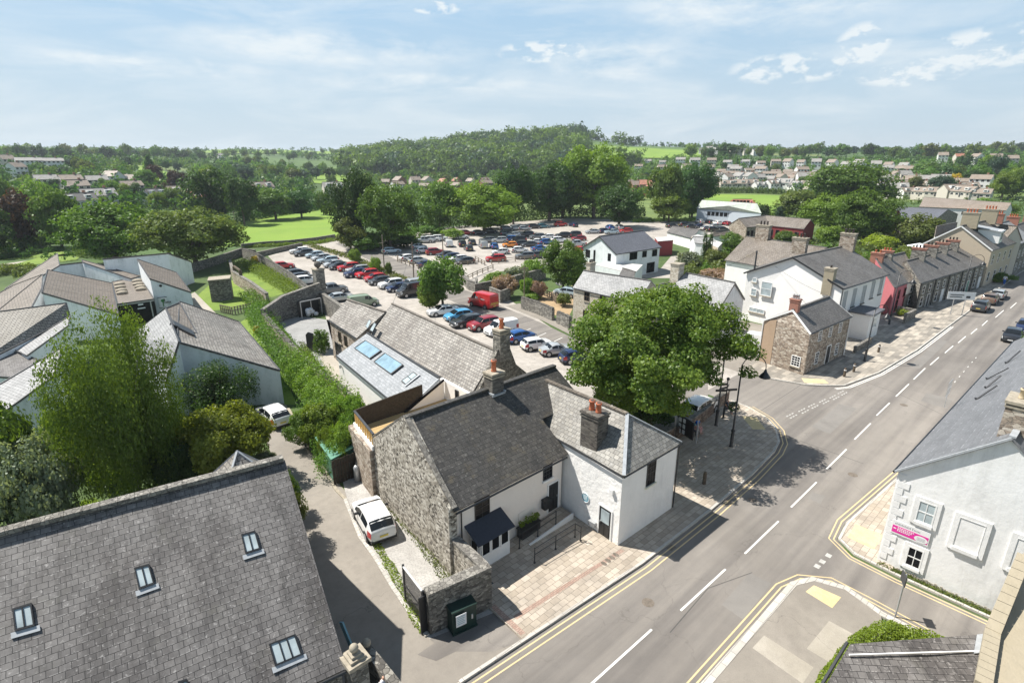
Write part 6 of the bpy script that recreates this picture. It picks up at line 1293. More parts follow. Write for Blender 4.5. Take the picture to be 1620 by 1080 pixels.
ctree('shrub', 8, 34, 532, 556, 'bright', 'green plant growing between the library roofs', cat='shrub')
tree('bush', (8.6, 29.2, 0), 1.5, 4.0, 'olive', 'leafy shrub added at the far corner of the hall to shade the lane', cat='shrub')  # extra shrub kept behind the hall ridge, added to cast shade on the lane
tree('bush', (9.6, 31.8, 0), 1.2, 3.2, 'mid', 'shrub beside the lane between the hall corner and the yellow-green tree', cat='shrub')
# shrubs on the green shed and lane
for i, (x, y, r_, h, c, lab) in enumerate([(15.3, 34.6, 1.5, 3.5, 'bright', 'bright green shrub overhanging the green shed roof'), (16.6, 35.9, 1.2, 3.3, 'mid', 'green shrub behind the shed beside the terrace wall'), (15.4, 38.5, 1.9, 3.6, 'bright', 'big bright shrub beside the terrace handrail'), (15.9, 33.7, .9, 2.75, 'bright', 'shrub spilling over the fence beside the gas bottle'), (14.6, 35.9, .9, 2.9, 'bright', 'shrub trailing over the middle of the green shed roof'), (14.3, 39.6, 1.5, 2.8, 'mid', 'dense green shrub leaning over the lane by the shed'), (17.6, 38.0, 1.6, 3.9, 'bright', 'leafy shrub against the terrace corner')]):
    tree('bush', (x, y, 0), r_, h, c, lab)
def bank(name, pts, wd, ht, n, leaf, mats, label=None, cat=None, seed=0, base=0, kind=None, lumps=1.):
    rs = np.random.default_rng(seed); P_ = np.array([tuple(p)[:3] if len(p) > 2 else (*p, 0) for p in pts], float); seg = np.linalg.norm(np.diff(P_[:, :2], axis=0), axis=1); cum = np.r_[0, np.cumsum(seg)]
    s = rs.random(n) * cum[-1]; i = np.clip(np.searchsorted(cum, s) - 1, 0, len(seg) - 1); f = (s - cum[i]) / seg[i]; c = P_[i] + (P_[i + 1] - P_[i]) * f[:, None]
    t = (P_[i + 1] - P_[i]); nn = np.stack([-t[:, 1], t[:, 0]], 1) / seg[i][:, None]
    a = rs.random(n) * math.pi; lump = 1 + lumps * (.16 * np.sin(s * 1.9 + 1) + .12 * np.sin(s * 4.3 + 2) + .1 * np.sin(s * 9.1 + a * 3) + .12 * np.sin(a * 7 + s * 2.2)); rad = rs.random(n) ** .25 * lump
    x = np.cos(a) * rad * wd / 2; z = np.sin(a) ** .7 * rad * ht
    C = np.c_[c[:, :2] + nn * x[:, None], c[:, 2] + z]; O = np.c_[nn * np.cos(a)[:, None], np.sin(a)]
    VV = leaves(C, O, leaf, rs); me = qmesh(name, VV, mats); o = bpy.data.objects.new(name, me); COL.objects.link(o)
    if label: o['label'] = label; o['category'] = cat
    if kind: o['kind'] = kind; o['label'] = label or name.replace('_', ' '); o['category'] = cat or name.replace('_', ' ')
    return o
wp = lambda *a: [G(*p) for p in a]
bank('creeper_hedge', wp((408, 500), (432, 545), (462, 590), (490, 620)), 3.2, 2.3, 14000, .10, 'leaf_mid', 'long leafy creeper bank between the library lawn and the boundary wall', 'hedge', 1)
bank('creeper_hedge', wp((470, 590), (500, 625), (522, 650), (545, 672)), 3.4, 2.7, 20000, .08, 'leaf_bright', 'bright green creeper mass spilling over the lane by the small white car', 'hedge', 2)
bank('creeper_hedge', wp((488, 668), (505, 690), (522, 725), (530, 760)), 2.2, 2.0, 9000, .07, 'leaf_mid', 'creeper trailing down the green shed side onto the lane', 'hedge', 3)
bank('flower_border', wp((362, 424), (392, 420), (420, 436), (446, 452), (474, 468)), 3.4, 1.5, 9000, .11, 'leaf_bright', 'planted border along the jagged car park wall', 'plants', 4)
bank('flower_border', wp((395, 470), (408, 482), (420, 500)), 3.2, 1.6, 4000, .11, 'leaf_mid', 'green shrubs at the foot of the court wall', 'plants', 5)
ctree('shrub', 402, 414, 515, 530, 'yellow', 'yellow flowering shrub in the creeper bank', cat='shrub')
ctree('shrub', 398, 410, 405, 418, 'yellow', 'orange-yellow flowering shrub by the jagged wall', cat='shrub')
bank('clipped_hedge', wp((478, 555), (500, 590), (520, 612), (530, 622)), 1.0, 1.1, 5000, .07, 'leaf_olive', 'narrow clipped hedge beside the barn patio', 'hedge', 6)
bank('clipped_hedge', wp((503, 556), (519, 556)), 2.2, 2.2, 5000, .07, 'leaf_mid', 'square green hedge beside the dark arched gate', 'hedge', 7)
t = thing('garden_gate', 'dark arched garden gate in the hedge by the barn', 'gate', P(494, 556)); q = P(494, 556); part('panel', Geo().slab([q + V((-.2, .9, 0)), q + V((.2, -.9, 0)), q + V((.2, -.9, 1.9)), q + V((.1, -.4, 2.3)), q + V((-.1, .4, 2.3)), q + V((-.2, .9, 1.9))], 0, d=(.08, .02, 0)), 'black_paint', t)
# bottom-right hedge
bank('golden_hedge', [(19.3, 3.9, .1), (22, 3.9, .1), (25.0, 3.7, .1), (26.5, 3.1, .1), (27.2, 1.7, .1), (27.5, -.4, .1), (27.4, -3, .1)], 1.25, 1.15, 24000, .05, 'leaf_gold', 'clipped yellow-green hedge curving round the bottom right corner', 'hedge', 8, lumps=.25)
bank('weeds', wp((602, 785), (640, 826), (670, 862), (700, 905), (712, 928)), .8, .35, 2200, .05, 'leaf_olive', 'weeds along the rubble gable foot', 'weeds', 9, kind='stuff')
bank('weeds', wp((588, 850), (622, 905), (648, 960), (670, 1000)), .5, .2, 1500, .05, 'leaf_gold', 'weeds along the gravel kerb', 'weeds', 10, kind='stuff')
bank('weeds', [(32.3, 5.1, 0), (32.3, 2, 0), (32.3, -2, 0)], .4, .2, 900, .05, 'leaf_olive', 'weeds at the foot of the white gable', 'weeds', 11, kind='stuff')
bank('leaf_litter', wp((455, 660), (486, 695), (520, 750)), .9, .06, 900, .05, 'leaf_pink', 'dry leaves along the lane edge', 'leaves', 12, kind='stuff')
# middle distance, hand placed: (kind, u0, u1, vtop, vbase, leaf, label)
for a in [('big0', 118, 252, 322, 418, 'mid', 'broad fresh green tree behind the tall library wall'), ('big1', 244, 380, 333, 424, 'olive', 'broad olive brown tree behind the tall library wall'),
    ('oak0', 308, 385, 268, 352, 'dark', 'tall dark rounded tree at the left end of the bright meadow'), ('oak1', 362, 412, 282, 356, 'dark', 'second dark tree at the left end of the bright meadow'),
    ('oak2', 404, 470, 300, 348, 'mid', 'rounded bush-like tree on the far edge of the bright meadow'), ('oak0', 450, 505, 298, 345, 'dark', 'low dark tree at the far edge of the bright meadow'), ('oak1', 500, 524, 303, 340, 'mid', 'small tree beside the white farm shed'),
    ('big0', 526, 604, 272, 392, 'dark', 'tallest dark tree at the corner of the long car park'), ('big1', 576, 662, 296, 396, 'mid', 'wide green tree right of the tallest dark tree'), ('oak2', 530, 580, 345, 398, 'olive', 'olive tree at the foot of the tallest dark tree'),
    ('oak2', 664, 728, 290, 368, 'mid', 'green tree standing on the scrub edge of the far car park'), ('big0', 712, 822, 292, 370, 'bright', 'wide bright rounded tree at the far car park edge'), ('big1', 782, 842, 264, 356, 'dark', 'dark tree behind the far car park, left of the tall pair'),
    ('big0', 825, 912, 260, 350, 'dark', 'big dark tree directly behind the far car park'), ('big1', 888, 990, 232, 346, 'bright', 'tallest pale-topped tree behind the far car park'), ('oak0', 850, 930, 262, 345, 'mid', 'green tree filling the gap behind the far car park'), ('big0', 940, 1018, 294, 360, 'dark', 'round dark tree at the right end of the far car park'),
    ('oak1', 1022, 1078, 262, 350, 'mid', 'pale tree right of the far car park'), ('big1', 1062, 1126, 260, 345, 'dark', 'dark tree left of the green-roofed warehouse'), ('oak2', 1030, 1085, 305, 352, 'bright', 'low bright tree before the pale tree'), ('oak0', 1075, 1106, 305, 345, 'mid', 'small tree touching the green-roofed warehouse'),
    ('big0', 1272, 1392, 258, 342, 'mid', 'very large green tree on the right beyond the sports field'), ('oak1', 1225, 1290, 302, 350, 'olive', 'olive tree left of the very large green tree'), ('big1', 1270, 1345, 310, 372, 'bright', 'bright rounded tree below the very large green tree'), ('big0', 1322, 1408, 302, 385, 'mid', 'tall loose green tree above the villa roof'),
    ('oak2', 1384, 1428, 334, 378, 'copper', 'dark purple tree in front of the dark blue hall roof'), ('oak0', 1412, 1482, 340, 392, 'olive', 'round brown-green tree behind the stone terrace'), ('shrub', 1360, 1412, 372, 396, 'lime', 'lime green garden bush behind the stone terrace'), ('oak1', 1288, 1330, 358, 392, 'bright', 'bright garden tree behind the villa chimney'), ('oak2', 1225, 1262, 366, 392, 'mid', 'leafy garden tree by the red timber building'),
    ('oak0', 1134, 1178, 368, 402, 'mid', 'rounded tree behind the white rear wing'), ('oak1', 1110, 1148, 395, 428, 'olive', 'olive bush beside the cypresses'), ('shrub', 1068, 1108, 398, 430, 'silver', 'pale shrub in the garden left of the cypresses'),
    ('big1', 858, 924, 382, 462, 'mid', 'leafy tree left of the white modern house'), ('oak2', 884, 930, 402, 462, 'bright', 'bright tree between the leafy tree and the cream stone house'), ('oak1', 664, 738, 410, 488, 'mid', 'rounded tree standing alone by the near car park row'), ('oak0', 660, 700, 448, 492, 'bright', 'bright bush under the lone rounded tree'),
    ('oak0', 2, 76, 302, 392, 'copper', 'dark copper tree at the left edge'), ('oak1', 66, 132, 302, 392, 'mid', 'green tree right of the dark copper tree'), ('oak2', -40, 28, 330, 405, 'dark', 'dark tree cut by the left edge'), ('oak0', 42, 92, 285, 352, 'bright', 'yellow-green tree behind the copper tree'), ('oak2', -20, 30, 282, 350, 'mid', 'green tree at the left edge beside the yellow-green one'),
    ('oak1', 268, 300, 270, 312, 'copper', 'copper beech among the left hillside bungalows'), ('oak2', 232, 262, 262, 296, 'copper', 'dark purple tree beside the hillside paddock'), ('oak0', 250, 276, 290, 320, 'copper', 'purple tree below the hillside paddock'), ('cone', 232, 250, 246, 285, 'dark', 'dark conifer above the purple trees'),
    ('cyp', 1107, 1117, 366, 420, 'dark', 'left one of the pair of slim cypresses'), ('cyp', 1115, 1125, 366, 421, 'dark', 'right one of the pair of slim cypresses'),
    ('shrub', 552, 574, 394, 416, 'bright', 'spiky green shrub farthest up the car park strip'), ('shrub', 584, 604, 407, 432, 'bright', 'tall bright shrub in the car park strip'), ('shrub', 610, 622, 415, 436, 'mid', 'thin shrub nearest the pole in the car park strip'),
    ('shrub2', 664, 705, 356, 372, 'mid', 'low scrub bush behind the cars at the far left of the car park'), ('shrub', 610, 668, 372, 392, 'dark', 'dark scrub under the trees at the car park corner'), ('shrub2', 555, 610, 370, 398, 'mid', 'scrub at the foot of the tall dark trees'), ('shrub', 700, 735, 362, 378, 'bright', 'bright scrub beside the far car park'), ('shrub2', 752, 800, 340, 362, 'dark', 'dark bush under the wide bright tree'),
    ('shrub', 768, 800, 430, 452, 'bright', 'bright undergrowth bush in the walled overgrown garden, left part'), ('shrub2', 795, 835, 422, 448, 'silver', 'pale undergrowth in the middle of the walled garden'), ('shrub', 825, 862, 410, 440, 'bright', 'green undergrowth at the right of the walled garden'),
    ('shrub2', 780, 822, 436, 470, 'pink', 'pinkish flowering shrub at the bend wall'), ('shrub', 822, 848, 440, 470, 'bright', 'yellow-green shrub beside the pink shrubs'), ('shrub2', 838, 866, 445, 472, 'pink', 'pale pink shrub next to the spiky wall'), ('shrub', 880, 906, 464, 484, 'olive', 'clipped round bush beside the cream stone house'), ('shrub', 835, 858, 464, 474, 'bright', 'low green hedge bush behind the spiky wall'),
    ('shrub2', 1395, 1420, 398, 410, 'lime', 'small lime bush behind the crimson house'), ('shrub', 1418, 1438, 486, 500, 'lime', 'lime green plants in the raised bed by the crimson house'), ('shrub2', 1100, 1160, 425, 455, 'pink', 'reddish shrub mass left of the white rear wing'), ('shrub', 1065, 1110, 420, 445, 'olive', 'olive shrub behind the grey roofed house'),
    ('shrub', 1560, 1600, 432, 446, 'mid', 'green climber mass on the far shaded house fronts'), ('cedar', 1560, 1582, 243, 292, 'blue', 'flat-topped cedar on the right skyline'), ('cedar', 712, 742, 212, 232, 'dark', 'umbrella-shaped pine on the wooded hill crest'), ('oak1', 1405, 1450, 275, 290, 'yellow', 'golden shrub tree below the white terrace'), ('oak0', 1500, 1522, 275, 298, 'yellow', 'golden tree on the right slope')]:
    ctree(*a, cat='shrub' if 'shrub' in a[0] else 'tree')
bank('hedge', wp((0, 402), (60, 388), (125, 376)), 3.5, 2.6, 9000, .22, 'leaf_mid', 'thick dark hedge across the left meadow', 'hedge', 20)
bank('hedge', wp((660, 366), (740, 358), (800, 350), (900, 343), (1020, 344)), 6.0, 4.0, 16000, .25, 'leaf_dark', 'hedge along the back of the far car park', 'hedge', 21)
bank('hedge', wp((380, 350), (430, 342), (500, 332), (532, 322)), 6, 3, 10000, .3, 'leaf_dark', 'dark hedge along the far edge of the bright meadow', 'hedge', 26)
bank('hedge', wp((560, 396), (600, 388), (660, 376)), 6, 3.5, 9000, .2, 'leaf_mid', 'bushy bank beneath the tall trees at the car park corner', 'hedge', 27)
bank('scrub', wp((-30, 432), (20, 434), (60, 430)), 9, 1.3, 9000, .16, 'leaf_olive', 'rough brown-green scrub bank left of the library', 'scrub', 30)
bank('hedge', wp((-20, 414), (40, 404), (100, 396)), 2.0, 1.0, 4000, .15, 'leaf_dark', 'low dark bramble line along the left footpath', 'hedge', 31)
bank('hedge', wp((118, 404), (190, 412), (300, 424)), 3.0, 1.4, 6000, .15, 'leaf_mid', 'low growth under the two broad trees behind the library', 'hedge', 32)
bank('hedge', wp((1100, 306), (1180, 305), (1260, 308)), 4.0, 3.0, 4000, .4, 'leaf_mid', 'hedge on the far side of the sports field', 'hedge', 22)
bank('hedge', wp((1000, 352), (1060, 350), (1100, 350)), 2.0, 1.2, 2500, .2, 'leaf_bright', 'low weeds along the car park rail', 'hedge', 23)
bank('grass_verge', wp((384, 392), (440, 389), (500, 386), (530, 380)), 2.5, .7, 5000, .14, 'leaf_bright', 'rough verge along the dry stone wall', 'verge', 24, kind='stuff')
bank('roadside_strip', wp((492, 390), (520, 398), (560, 410), (600, 428), (640, 444)), 2.0, .7, 5000, .14, 'leaf_olive', 'weedy strip between car park and access road', 'verge', 25, kind='stuff')
# scattered background trees, one thing each, ordered from the left in every zone
ORD = ['first', 'second', 'third', 'fourth', 'fifth', 'sixth', 'seventh', 'eighth', 'ninth', 'tenth', 'eleventh', 'twelfth', 'thirteenth', 'fourteenth', 'fifteenth', 'sixteenth', 'seventeenth', 'eighteenth', 'nineteenth', 'twentieth']
def nth(i): return ORD[i] if i < 20 else ('twenty-' + ORD[i - 20] if i < 29 else 'thirtieth' if i == 29 else 'thirty-' + ORD[i - 30] if i < 39 else 'fortieth' if i == 39 else 'forty-' + ORD[i - 40])
NM = {'mid': 'mid green', 'dark': 'dark green', 'olive': 'olive', 'bright': 'bright green', 'copper': 'copper', 'blue': 'blue-green', 'gold': 'yellow-green', 'birch': 'light green'}
ZONES = [('among the houses on the left hillside', (0, 335), (262, 338), 30, (6.5, 11), 1), ('on the left skyline', (0, 330), (247, 258), 26, (11, 17), 2), ('behind the bright meadow on the left', (330, 560), (262, 300), 26, (8, 14), 3), ('on the low skyline left of the wooded hill', (330, 560), (244, 256), 16, (9, 14), 4),
    ('in the valley behind the brick houses', (560, 800), (284, 294), 20, (8, 12), 5), ('between the rows of white houses on the right', (1000, 1420), (262, 303), 40, (4, 7.5), 6), ('along the ridge above the white houses', (1080, 1620), (246, 255), 44, (11, 17), 7), ('on the right slope below the ridge', (1440, 1620), (262, 318), 30, (7, 12), 8), ('in the gardens behind the street', (1180, 1600), (338, 368), 18, (4, 7), 9)]
LV = ['mid', 'dark', 'mid', 'bright', 'olive', 'dark', 'mid', 'blue']
for zn, (ua, ub), (va, vb), cnt, (ha, hb), sd in ZONES:
    rr = random.Random(sd * 17); us = sorted(ua + (ub - ua) * ((k + rr.random()) / cnt) for k in range(cnt)); c_ = {}
    for u in us:
        v = rr.uniform(va, vb); b = T(u, v); lf = rr.choice(LV); h = rr.uniform(ha, hb); i = c_.get(lf, 0); c_[lf] = i + 1; y = depth(b)
        kd = f'oak{rr.randrange(3)}' if y < 330 else f'far{rr.randrange(3)}'
        tree(kd, b, h * rr.uniform(.36, .56), h, lf, f'{nth(i)} {NM[lf]} tree from the left {zn}', group='trees ' + zn)
def forest(name, reg, n, q, leaf, hr, mat, seed, dens=None, lab='', hill=None):
    rs = np.random.default_rng(seed); out = []; rr = random.Random(seed)
    bases = [crown(seed + j * 7, q * 2, leaf, ncl=6, cr=(.38, .62))[0].reshape(-1, 12) for j in range(5)]
    for k in range(n):
        u = rr.uniform(*reg[0]); y = rr.uniform(*reg[1])
        if dens and not dens(u, y, rr): continue
        if hill is not None and int((math.sin(u / 23. + y / 41.) + math.sin(u / 11. - y / 29. + 2) + rr.uniform(-1.2, 1.2) + 3.2) / 6.4 * 4) != hill: continue
        t = (u - 810) / 926.6; xc, yc = t * y, y; x, yy = xc * CA + yc * SA, -xc * SA + yc * CA; z = hgt(x, yy); h = hr[0] + (hr[1] - hr[0]) * rr.random() ** 1.6; R_ = h * rr.uniform(.38, .6)
        base = bases[k % 5]; sel = base[rs.choice(len(base), q, replace=False)].reshape(-1, 3); a = rr.uniform(0, 6.28); c, s = math.cos(a), math.sin(a)
        out.append(np.c_[(sel[:, 0] * c - sel[:, 1] * s) * R_ + x, (sel[:, 0] * s + sel[:, 1] * c) * R_ + yy, sel[:, 2] * h / 1.8 + z - h * .12])
    me = qmesh(name, np.concatenate(out), mat); o = bpy.data.objects.new(name, me); COL.objects.link(o); o['kind'] = 'stuff'; o['category'] = 'woodland'; o['label'] = lab
def hd(u, y, rr):
    if 925 < u < 1120 and 610 < y < 960: return False
    return True
for i, (mt, nn) in enumerate((('leaf_blue', 2800), ('leaf_dark', 2800), ('leaf_mid', 2800), ('leaf_birch', 2200))):
    forest('woodland', ((540, 1010), (600, 980)), nn, 110, .15, (11, 27), mt, 60 + i, hd, ['blue-green', 'dark green', 'mid green', 'light green'][i] + ' trees massed over the wooded hill', i)
def hd2(u, y, rr):
    f = math.sin(y / 70. + u / 90.) + .6 * math.sin(u / 37. + y / 130.)
    return f > .3 and not (560 < u < 925) and not (470 < u < 560 and y < 700) and not (925 < u < 1130 and 500 < y < 980)
forest('woodland', ((-60, 1680), (520, 1500)), 3600, 34, .24, (7, 13), 'leaf_dark', 70, hd2, 'distant hedgerow trees and copses across the far hills')
forest('woodland', ((-60, 1680), (520, 1500)), 2600, 34, .24, (7, 12), 'leaf_mid', 71, hd2, 'paler distant hedgerow trees across the far hills')
def hd3(u, y, rr): return not (1100 < u < 1262 and y < 372)
forest('garden_trees', ((1000, 1640), (335, 640)), 1000, 40, .22, (3, 7.5), 'leaf_mid', 80, hd3, 'garden trees and bushes massed between the white houses')
forest('garden_trees', ((1000, 1640), (335, 640)), 600, 40, .22, (3, 8), 'leaf_dark', 81, hd3, 'darker garden trees between the white houses')
def hd4(u, y, rr): return not (215 < u < 300 and 350 < y < 520) and not (490 < u < 560 and y < 560) and not (376 < u < 540 and y < 300)
forest('garden_trees', ((-40, 560), (215, 620)), 1300, 42, .21, (4, 10), 'leaf_mid', 82, hd4, 'trees and bushes massed over the left hillside')
forest('garden_trees', ((-40, 560), (215, 620)), 1000, 42, .21, (4, 11), 'leaf_dark', 83, hd4, 'darker trees massed over the left hillside')
def hd5(u, y, rr): return not (1100 < u < 1262 and y < 372)
forest('garden_trees', ((560, 1100), (300, 640)), 1100, 40, .22, (5, 10), 'leaf_mid', 84, hd5, 'trees filling the valley below the wooded hill')
forest('garden_trees', ((1180, 1640), (175, 330)), 420, 60, .17, (2, 5), 'leaf_mid', 85, lambda u, y, rr: not (1100 < u < 1262 and y > 250), 'garden bushes behind the street')
def sn_region(s0, s1, n0, n1):
    def f(u, y, rr):
        t = (u - 810) / 926.6; xc = t * y; a, b = xc * CA + y * SA, -xc * SA + y * CA; return s0 < a < s1 and n0 < b < n1
    return f
forest('garden_trees', ((1100, 1640), (80, 190)), 1500, 70, .15, (1.2, 3.4), 'leaf_mid', 86, sn_region(96, 150, 29, 62), 'bushes massed in the gardens behind the stone terrace')
forest('garden_trees', ((1100, 1640), (80, 190)), 1200, 70, .15, (1.2, 3.8), 'leaf_olive', 87, sn_region(96, 200, 28, 60), 'olive bushes in the gardens behind the stone terrace')
forest('garden_trees', ((-40, 380), (120, 215)), 260, 70, .16, (2, 5), 'leaf_dark', 88, lambda u, y, rr: u < 120 + y * .3 or y > 165, 'dark bushes at the left edge behind the library')
for k in list(TP): pass
# ------------------------------------------------------------------ vehicles
def lerp(xs, ys, x):
    if x <= xs[0]: return ys[0]
    for i in range(len(xs) - 1):
        if x <= xs[i + 1]:
            f = (x - xs[i]) / (xs[i + 1] - xs[i]); f = f * f * (3 - 2 * f) * .5 + f * .5; return ys[i] * (1 - f) + ys[i + 1] * f
    return ys[-1]
def carproto(key, L_, W, H, top, belt, ws, rw_, sg, wb, wr=.33, name='car', cat='car', boxy=0, gl=.75, glassrear=True, sidegl=True):
    "top: [(x,z)] centre profile rear to front; belt z; ws/rw_: x range of windscreen / rear window; sg: side glass x range"
    hw = W / 2; xs = [p[0] for p in top]; zs = [p[1] for p in top]
    def ring(x):
        e = abs(x) / (L_ / 2); w = hw * (1 - .18 * max(0, (e - .6) / .4) ** 2.0 * (1 - boxy * .6)); z1 = lerp(xs, zs, x); bt = min(belt, z1 - .02)
        zb = .20 + .10 * max(0, (e - .85) / .15); cab = max(0, min(1, (z1 - belt) / max(.05, H - belt)))
        r = w * (.90 - (.90 - gl) * cab)
        return [(0, zb), (.86 * w, zb), (.97 * w, zb + .16), (w, bt * .62), (.965 * w, bt), (r, z1 - .055), (r * .86, z1 - .012), (0, z1 + .015)]
    def S(x, t, off=0):
        R0 = ring(x); sgn = 1
        if t > 7: t = 14 - t; sgn = -1
        i = min(int(t), 6); f = t - i; a, b = R0[i], R0[i + 1]; y, z = a[0] * (1 - f) + b[0] * f, a[1] * (1 - f) + b[1] * f
        dy, dz = b[1] - a[1], -(b[0] - a[0]); l = math.hypot(dy, dz) or 1
        return V((x, sgn * (y + off * dy / l), z + off * dz / l))
    xsn = sorted(set([-L_ / 2, -L_ / 2 + .06, -L_ / 2 + .2, L_ / 2 - .2, L_ / 2 - .06, L_ / 2] + [-L_ / 2 + .3 + k * (L_ - .6) / 16 for k in range(17)] + [p[0] for p in top]))
    g = Geo(); ts = [0, 1, 2, 3, 4, 5, 6, 7, 8, 9, 10, 11, 12, 13]
    for x in xsn:
        k = 1.0
        for t in ts:
            p = S(x, t if t <= 7 else t); e = (L_ / 2 - abs(x))
            if e < .05: p = V((p.x, p.y * .93, .42 + (p.z - .42) * .86))
            g.v.append(p)
    n = 14
    for i in range(len(xsn) - 1):
        for j in range(n): a = i * n + j; b = i * n + (j + 1) % n; g.f.append((a, a + n, b + n, b))
    g.f.append(tuple(range(n))); m = (len(xsn) - 1) * n; g.f.append(tuple(range(m + n - 1, m - 1, -1)))
    t = thing(name, 'x', cat); o = part('body', g, 'car_white', t, False, uv=False); o['slot'] = 'paint'
    bm = bmesh.new(); bm.from_mesh(o.data); bmesh.ops.recalc_face_normals(bm, faces=bm.faces)
    for f in bm.faces: f.smooth = True
    bm.to_mesh(o.data); bm.free(); o.data.set_sharp_from_angle(angle=R(38))
    def patch(nm, x0, x1, t0, t1, mat, off=.008, nx=4, nt=5, both=False):
        g = Geo()
        for (a0, a1) in ([(t0, t1)] + ([(14 - t1, 14 - t0)] if both else [])):
            o_ = len(g.v)
            for i in range(nx + 1):
                for j in range(nt + 1): g.v.append(S(x0 + (x1 - x0) * i / nx, a0 + (a1 - a0) * j / nt, off))
            for i in range(nx):
                for j in range(nt): a = o_ + i * (nt + 1) + j; g.f.append((a, a + nt + 1, a + nt + 2, a + 1))
        q = part(nm, g, mat, t, True, uv=False); return q
    patch('windscreen', ws[0], ws[1], 5.35, 8.65, 'glass_car', .012)
    if glassrear: patch('rear_window', rw_[0], rw_[1], 5.12, 8.88, 'glass_car', .012)
    if sidegl:
        md = (sg[0] + sg[1]) / 2
        for (a0, a1) in ((4.12, 4.86), (14 - 4.86, 14 - 4.12)):
            patch('side_window', sg[0], md - .04, a0, a1, 'glass_car', .01, 6, 2); patch('side_window', md + .04, sg[1], a0, a1, 'glass_car', .01, 6, 2)
    for (a0, a1) in ((3.0, 3.75), (10.25, 11.0)):
        patch('headlight', L_ / 2 - .42, L_ / 2 - .08, a0, a1, 'lamp_clear', .012, 3, 2); patch('tail_light', -L_ / 2 + .05, -L_ / 2 + .46, 3.0 if a0 < 7 else 9.9, 4.1 if a0 < 7 else 11.0, 'lamp_red', .014, 4, 3)
    part('number_plate', Geo().box((L_ / 2 + .01, 0, .42), (.03, .5, .11)), 'plate_white', t); part('number_plate', Geo().box((-L_ / 2 - .01, 0, .62 if H < 1.8 else .55), (.03, .5, .11)), 'plate_yellow', t)
    part('grille', Geo().box((L_ / 2 - .0, 0, .56), (.04, W * .5, .12)), 'plastic_black', t)
    part('sill_trim', Geo().box((0, 0, .24), (wb * .96, W * .975, .1)).box((-L_ / 2 + .12, 0, .33), (.26, W * .86, .16)).box((L_ / 2 - .12, 0, .30), (.26, W * .84, .14)), 'plastic_black', t)
    for s in (1, -1):
        for x in (wb / 2, -wb / 2):
            ap = Geo().tube([(x, s * hw * .6, wr), (x, s * (hw + .004), wr)], wr + .055, 16); part('wheel_arch', ap, 'plastic_black', t)
            w_ = part('wheel', Geo().tube([(x, s * hw * .72, wr), (x, s * (hw + .004), wr), (x, s * (hw + .018), wr)], [wr, wr, wr * .93], 18), 'rubber', t, uv=False)
            r_ = part('rim', Geo().tube([(x, s * (hw + .012), wr), (x, s * (hw + .024), wr)], wr * .66, 12), 'alloy', w_, uv=False)
        part('mirror', Geo().box((ws[0] - .12, s * (hw + .06), belt + .06), (.12, .18, .12)), 'plastic_black', t)
    TP[key] = t; t['H'] = H; return t
carproto('hatch', 4.15, 1.80, 1.48, [(-2.075, .62), (-2.03, .92), (-1.93, 1.06), (-1.58, 1.34), (-1.15, 1.45), (-.5, 1.50), (.25, 1.46), (.72, 1.28), (1.15, 1.01), (1.7, .90), (1.98, .76), (2.075, .58)], .96, (.40, 1.10), (-1.93, -1.42), (-1.4, .85), 2.55)
carproto('suv', 4.5, 1.88, 1.66, [(-2.25, .66), (-2.18, 1.05), (-2.05, 1.2), (-1.7, 1.58), (-.9, 1.66), (.35, 1.63), (1.12, 1.14), (1.95, 1.03), (2.18, .9), (2.25, .65)], 1.08, (.42, 1.08), (-2.02, -1.72), (-1.7, .9), 2.7, .36)
carproto('estate', 4.6, 1.80, 1.50, [(-2.3, .64), (-2.24, .98), (-2.1, 1.1), (-1.75, 1.42), (-.8, 1.50), (.3, 1.46), (1.05, 1.02), (2.0, .9), (2.22, .78), (2.3, .6)], .98, (.36, 1.03), (-2.08, -1.78), (-1.8, .85), 2.7)
carproto('saloon', 4.6, 1.82, 1.44, [(-2.3, .66), (-2.24, .98), (-1.75, 1.04), (-1.05, 1.38), (-.4, 1.44), (.3, 1.42), (1.08, 1.0), (2.0, .88), (2.22, .76), (2.3, .6)], .96, (.36, 1.05), (-1.68, -1.1), (-1.15, .85), 2.75)
carproto('mini', 3.75, 1.70, 1.42, [(-1.875, .6), (-1.82, .92), (-1.72, 1.0), (-1.5, 1.36), (-.8, 1.42), (.25, 1.40), (.85, 1.0), (1.6, .9), (1.82, .76), (1.875, .58)], .95, (.32, .82), (-1.7, -1.52), (-1.42, .7), 2.45, .31)
carproto('cabrio', 3.95, 1.80, 1.36, [(-1.975, .66), (-1.9, .9), (-1.2, .96), (-.75, 1.28), (-.3, 1.36), (.15, 1.33), (.85, .94), (1.65, .84), (1.9, .74), (1.975, .58)], .92, (.2, .83), (-1.15, -.8), (-.8, .65), 2.45)
carproto('van', 4.45, 1.84, 1.86, [(-2.225, 1.0), (-2.2, 1.75), (-2.1, 1.84), (-1.0, 1.86), (.5, 1.84), (.75, 1.76), (1.4, 1.14), (2.0, 1.02), (2.2, .85), (2.225, .6)], 1.14, (.8, 1.36), (-2.2, -2.1), (.05, 1.2), 2.75, .33, 'van', 'van', 1, .86, False)
carproto('bigvan', 5.1, 2.05, 2.35, [(-2.55, 1.2), (-2.53, 2.2), (-2.45, 2.33), (-1.0, 2.35), (.8, 2.33), (1.1, 2.2), (1.75, 1.36), (2.25, 1.2), (2.5, 1.0), (2.55, .6)], 1.36, (1.15, 1.72), (-2.5, -2.4), (.55, 1.55), 3.0, .36, 'van', 'van', 1, .88, False)
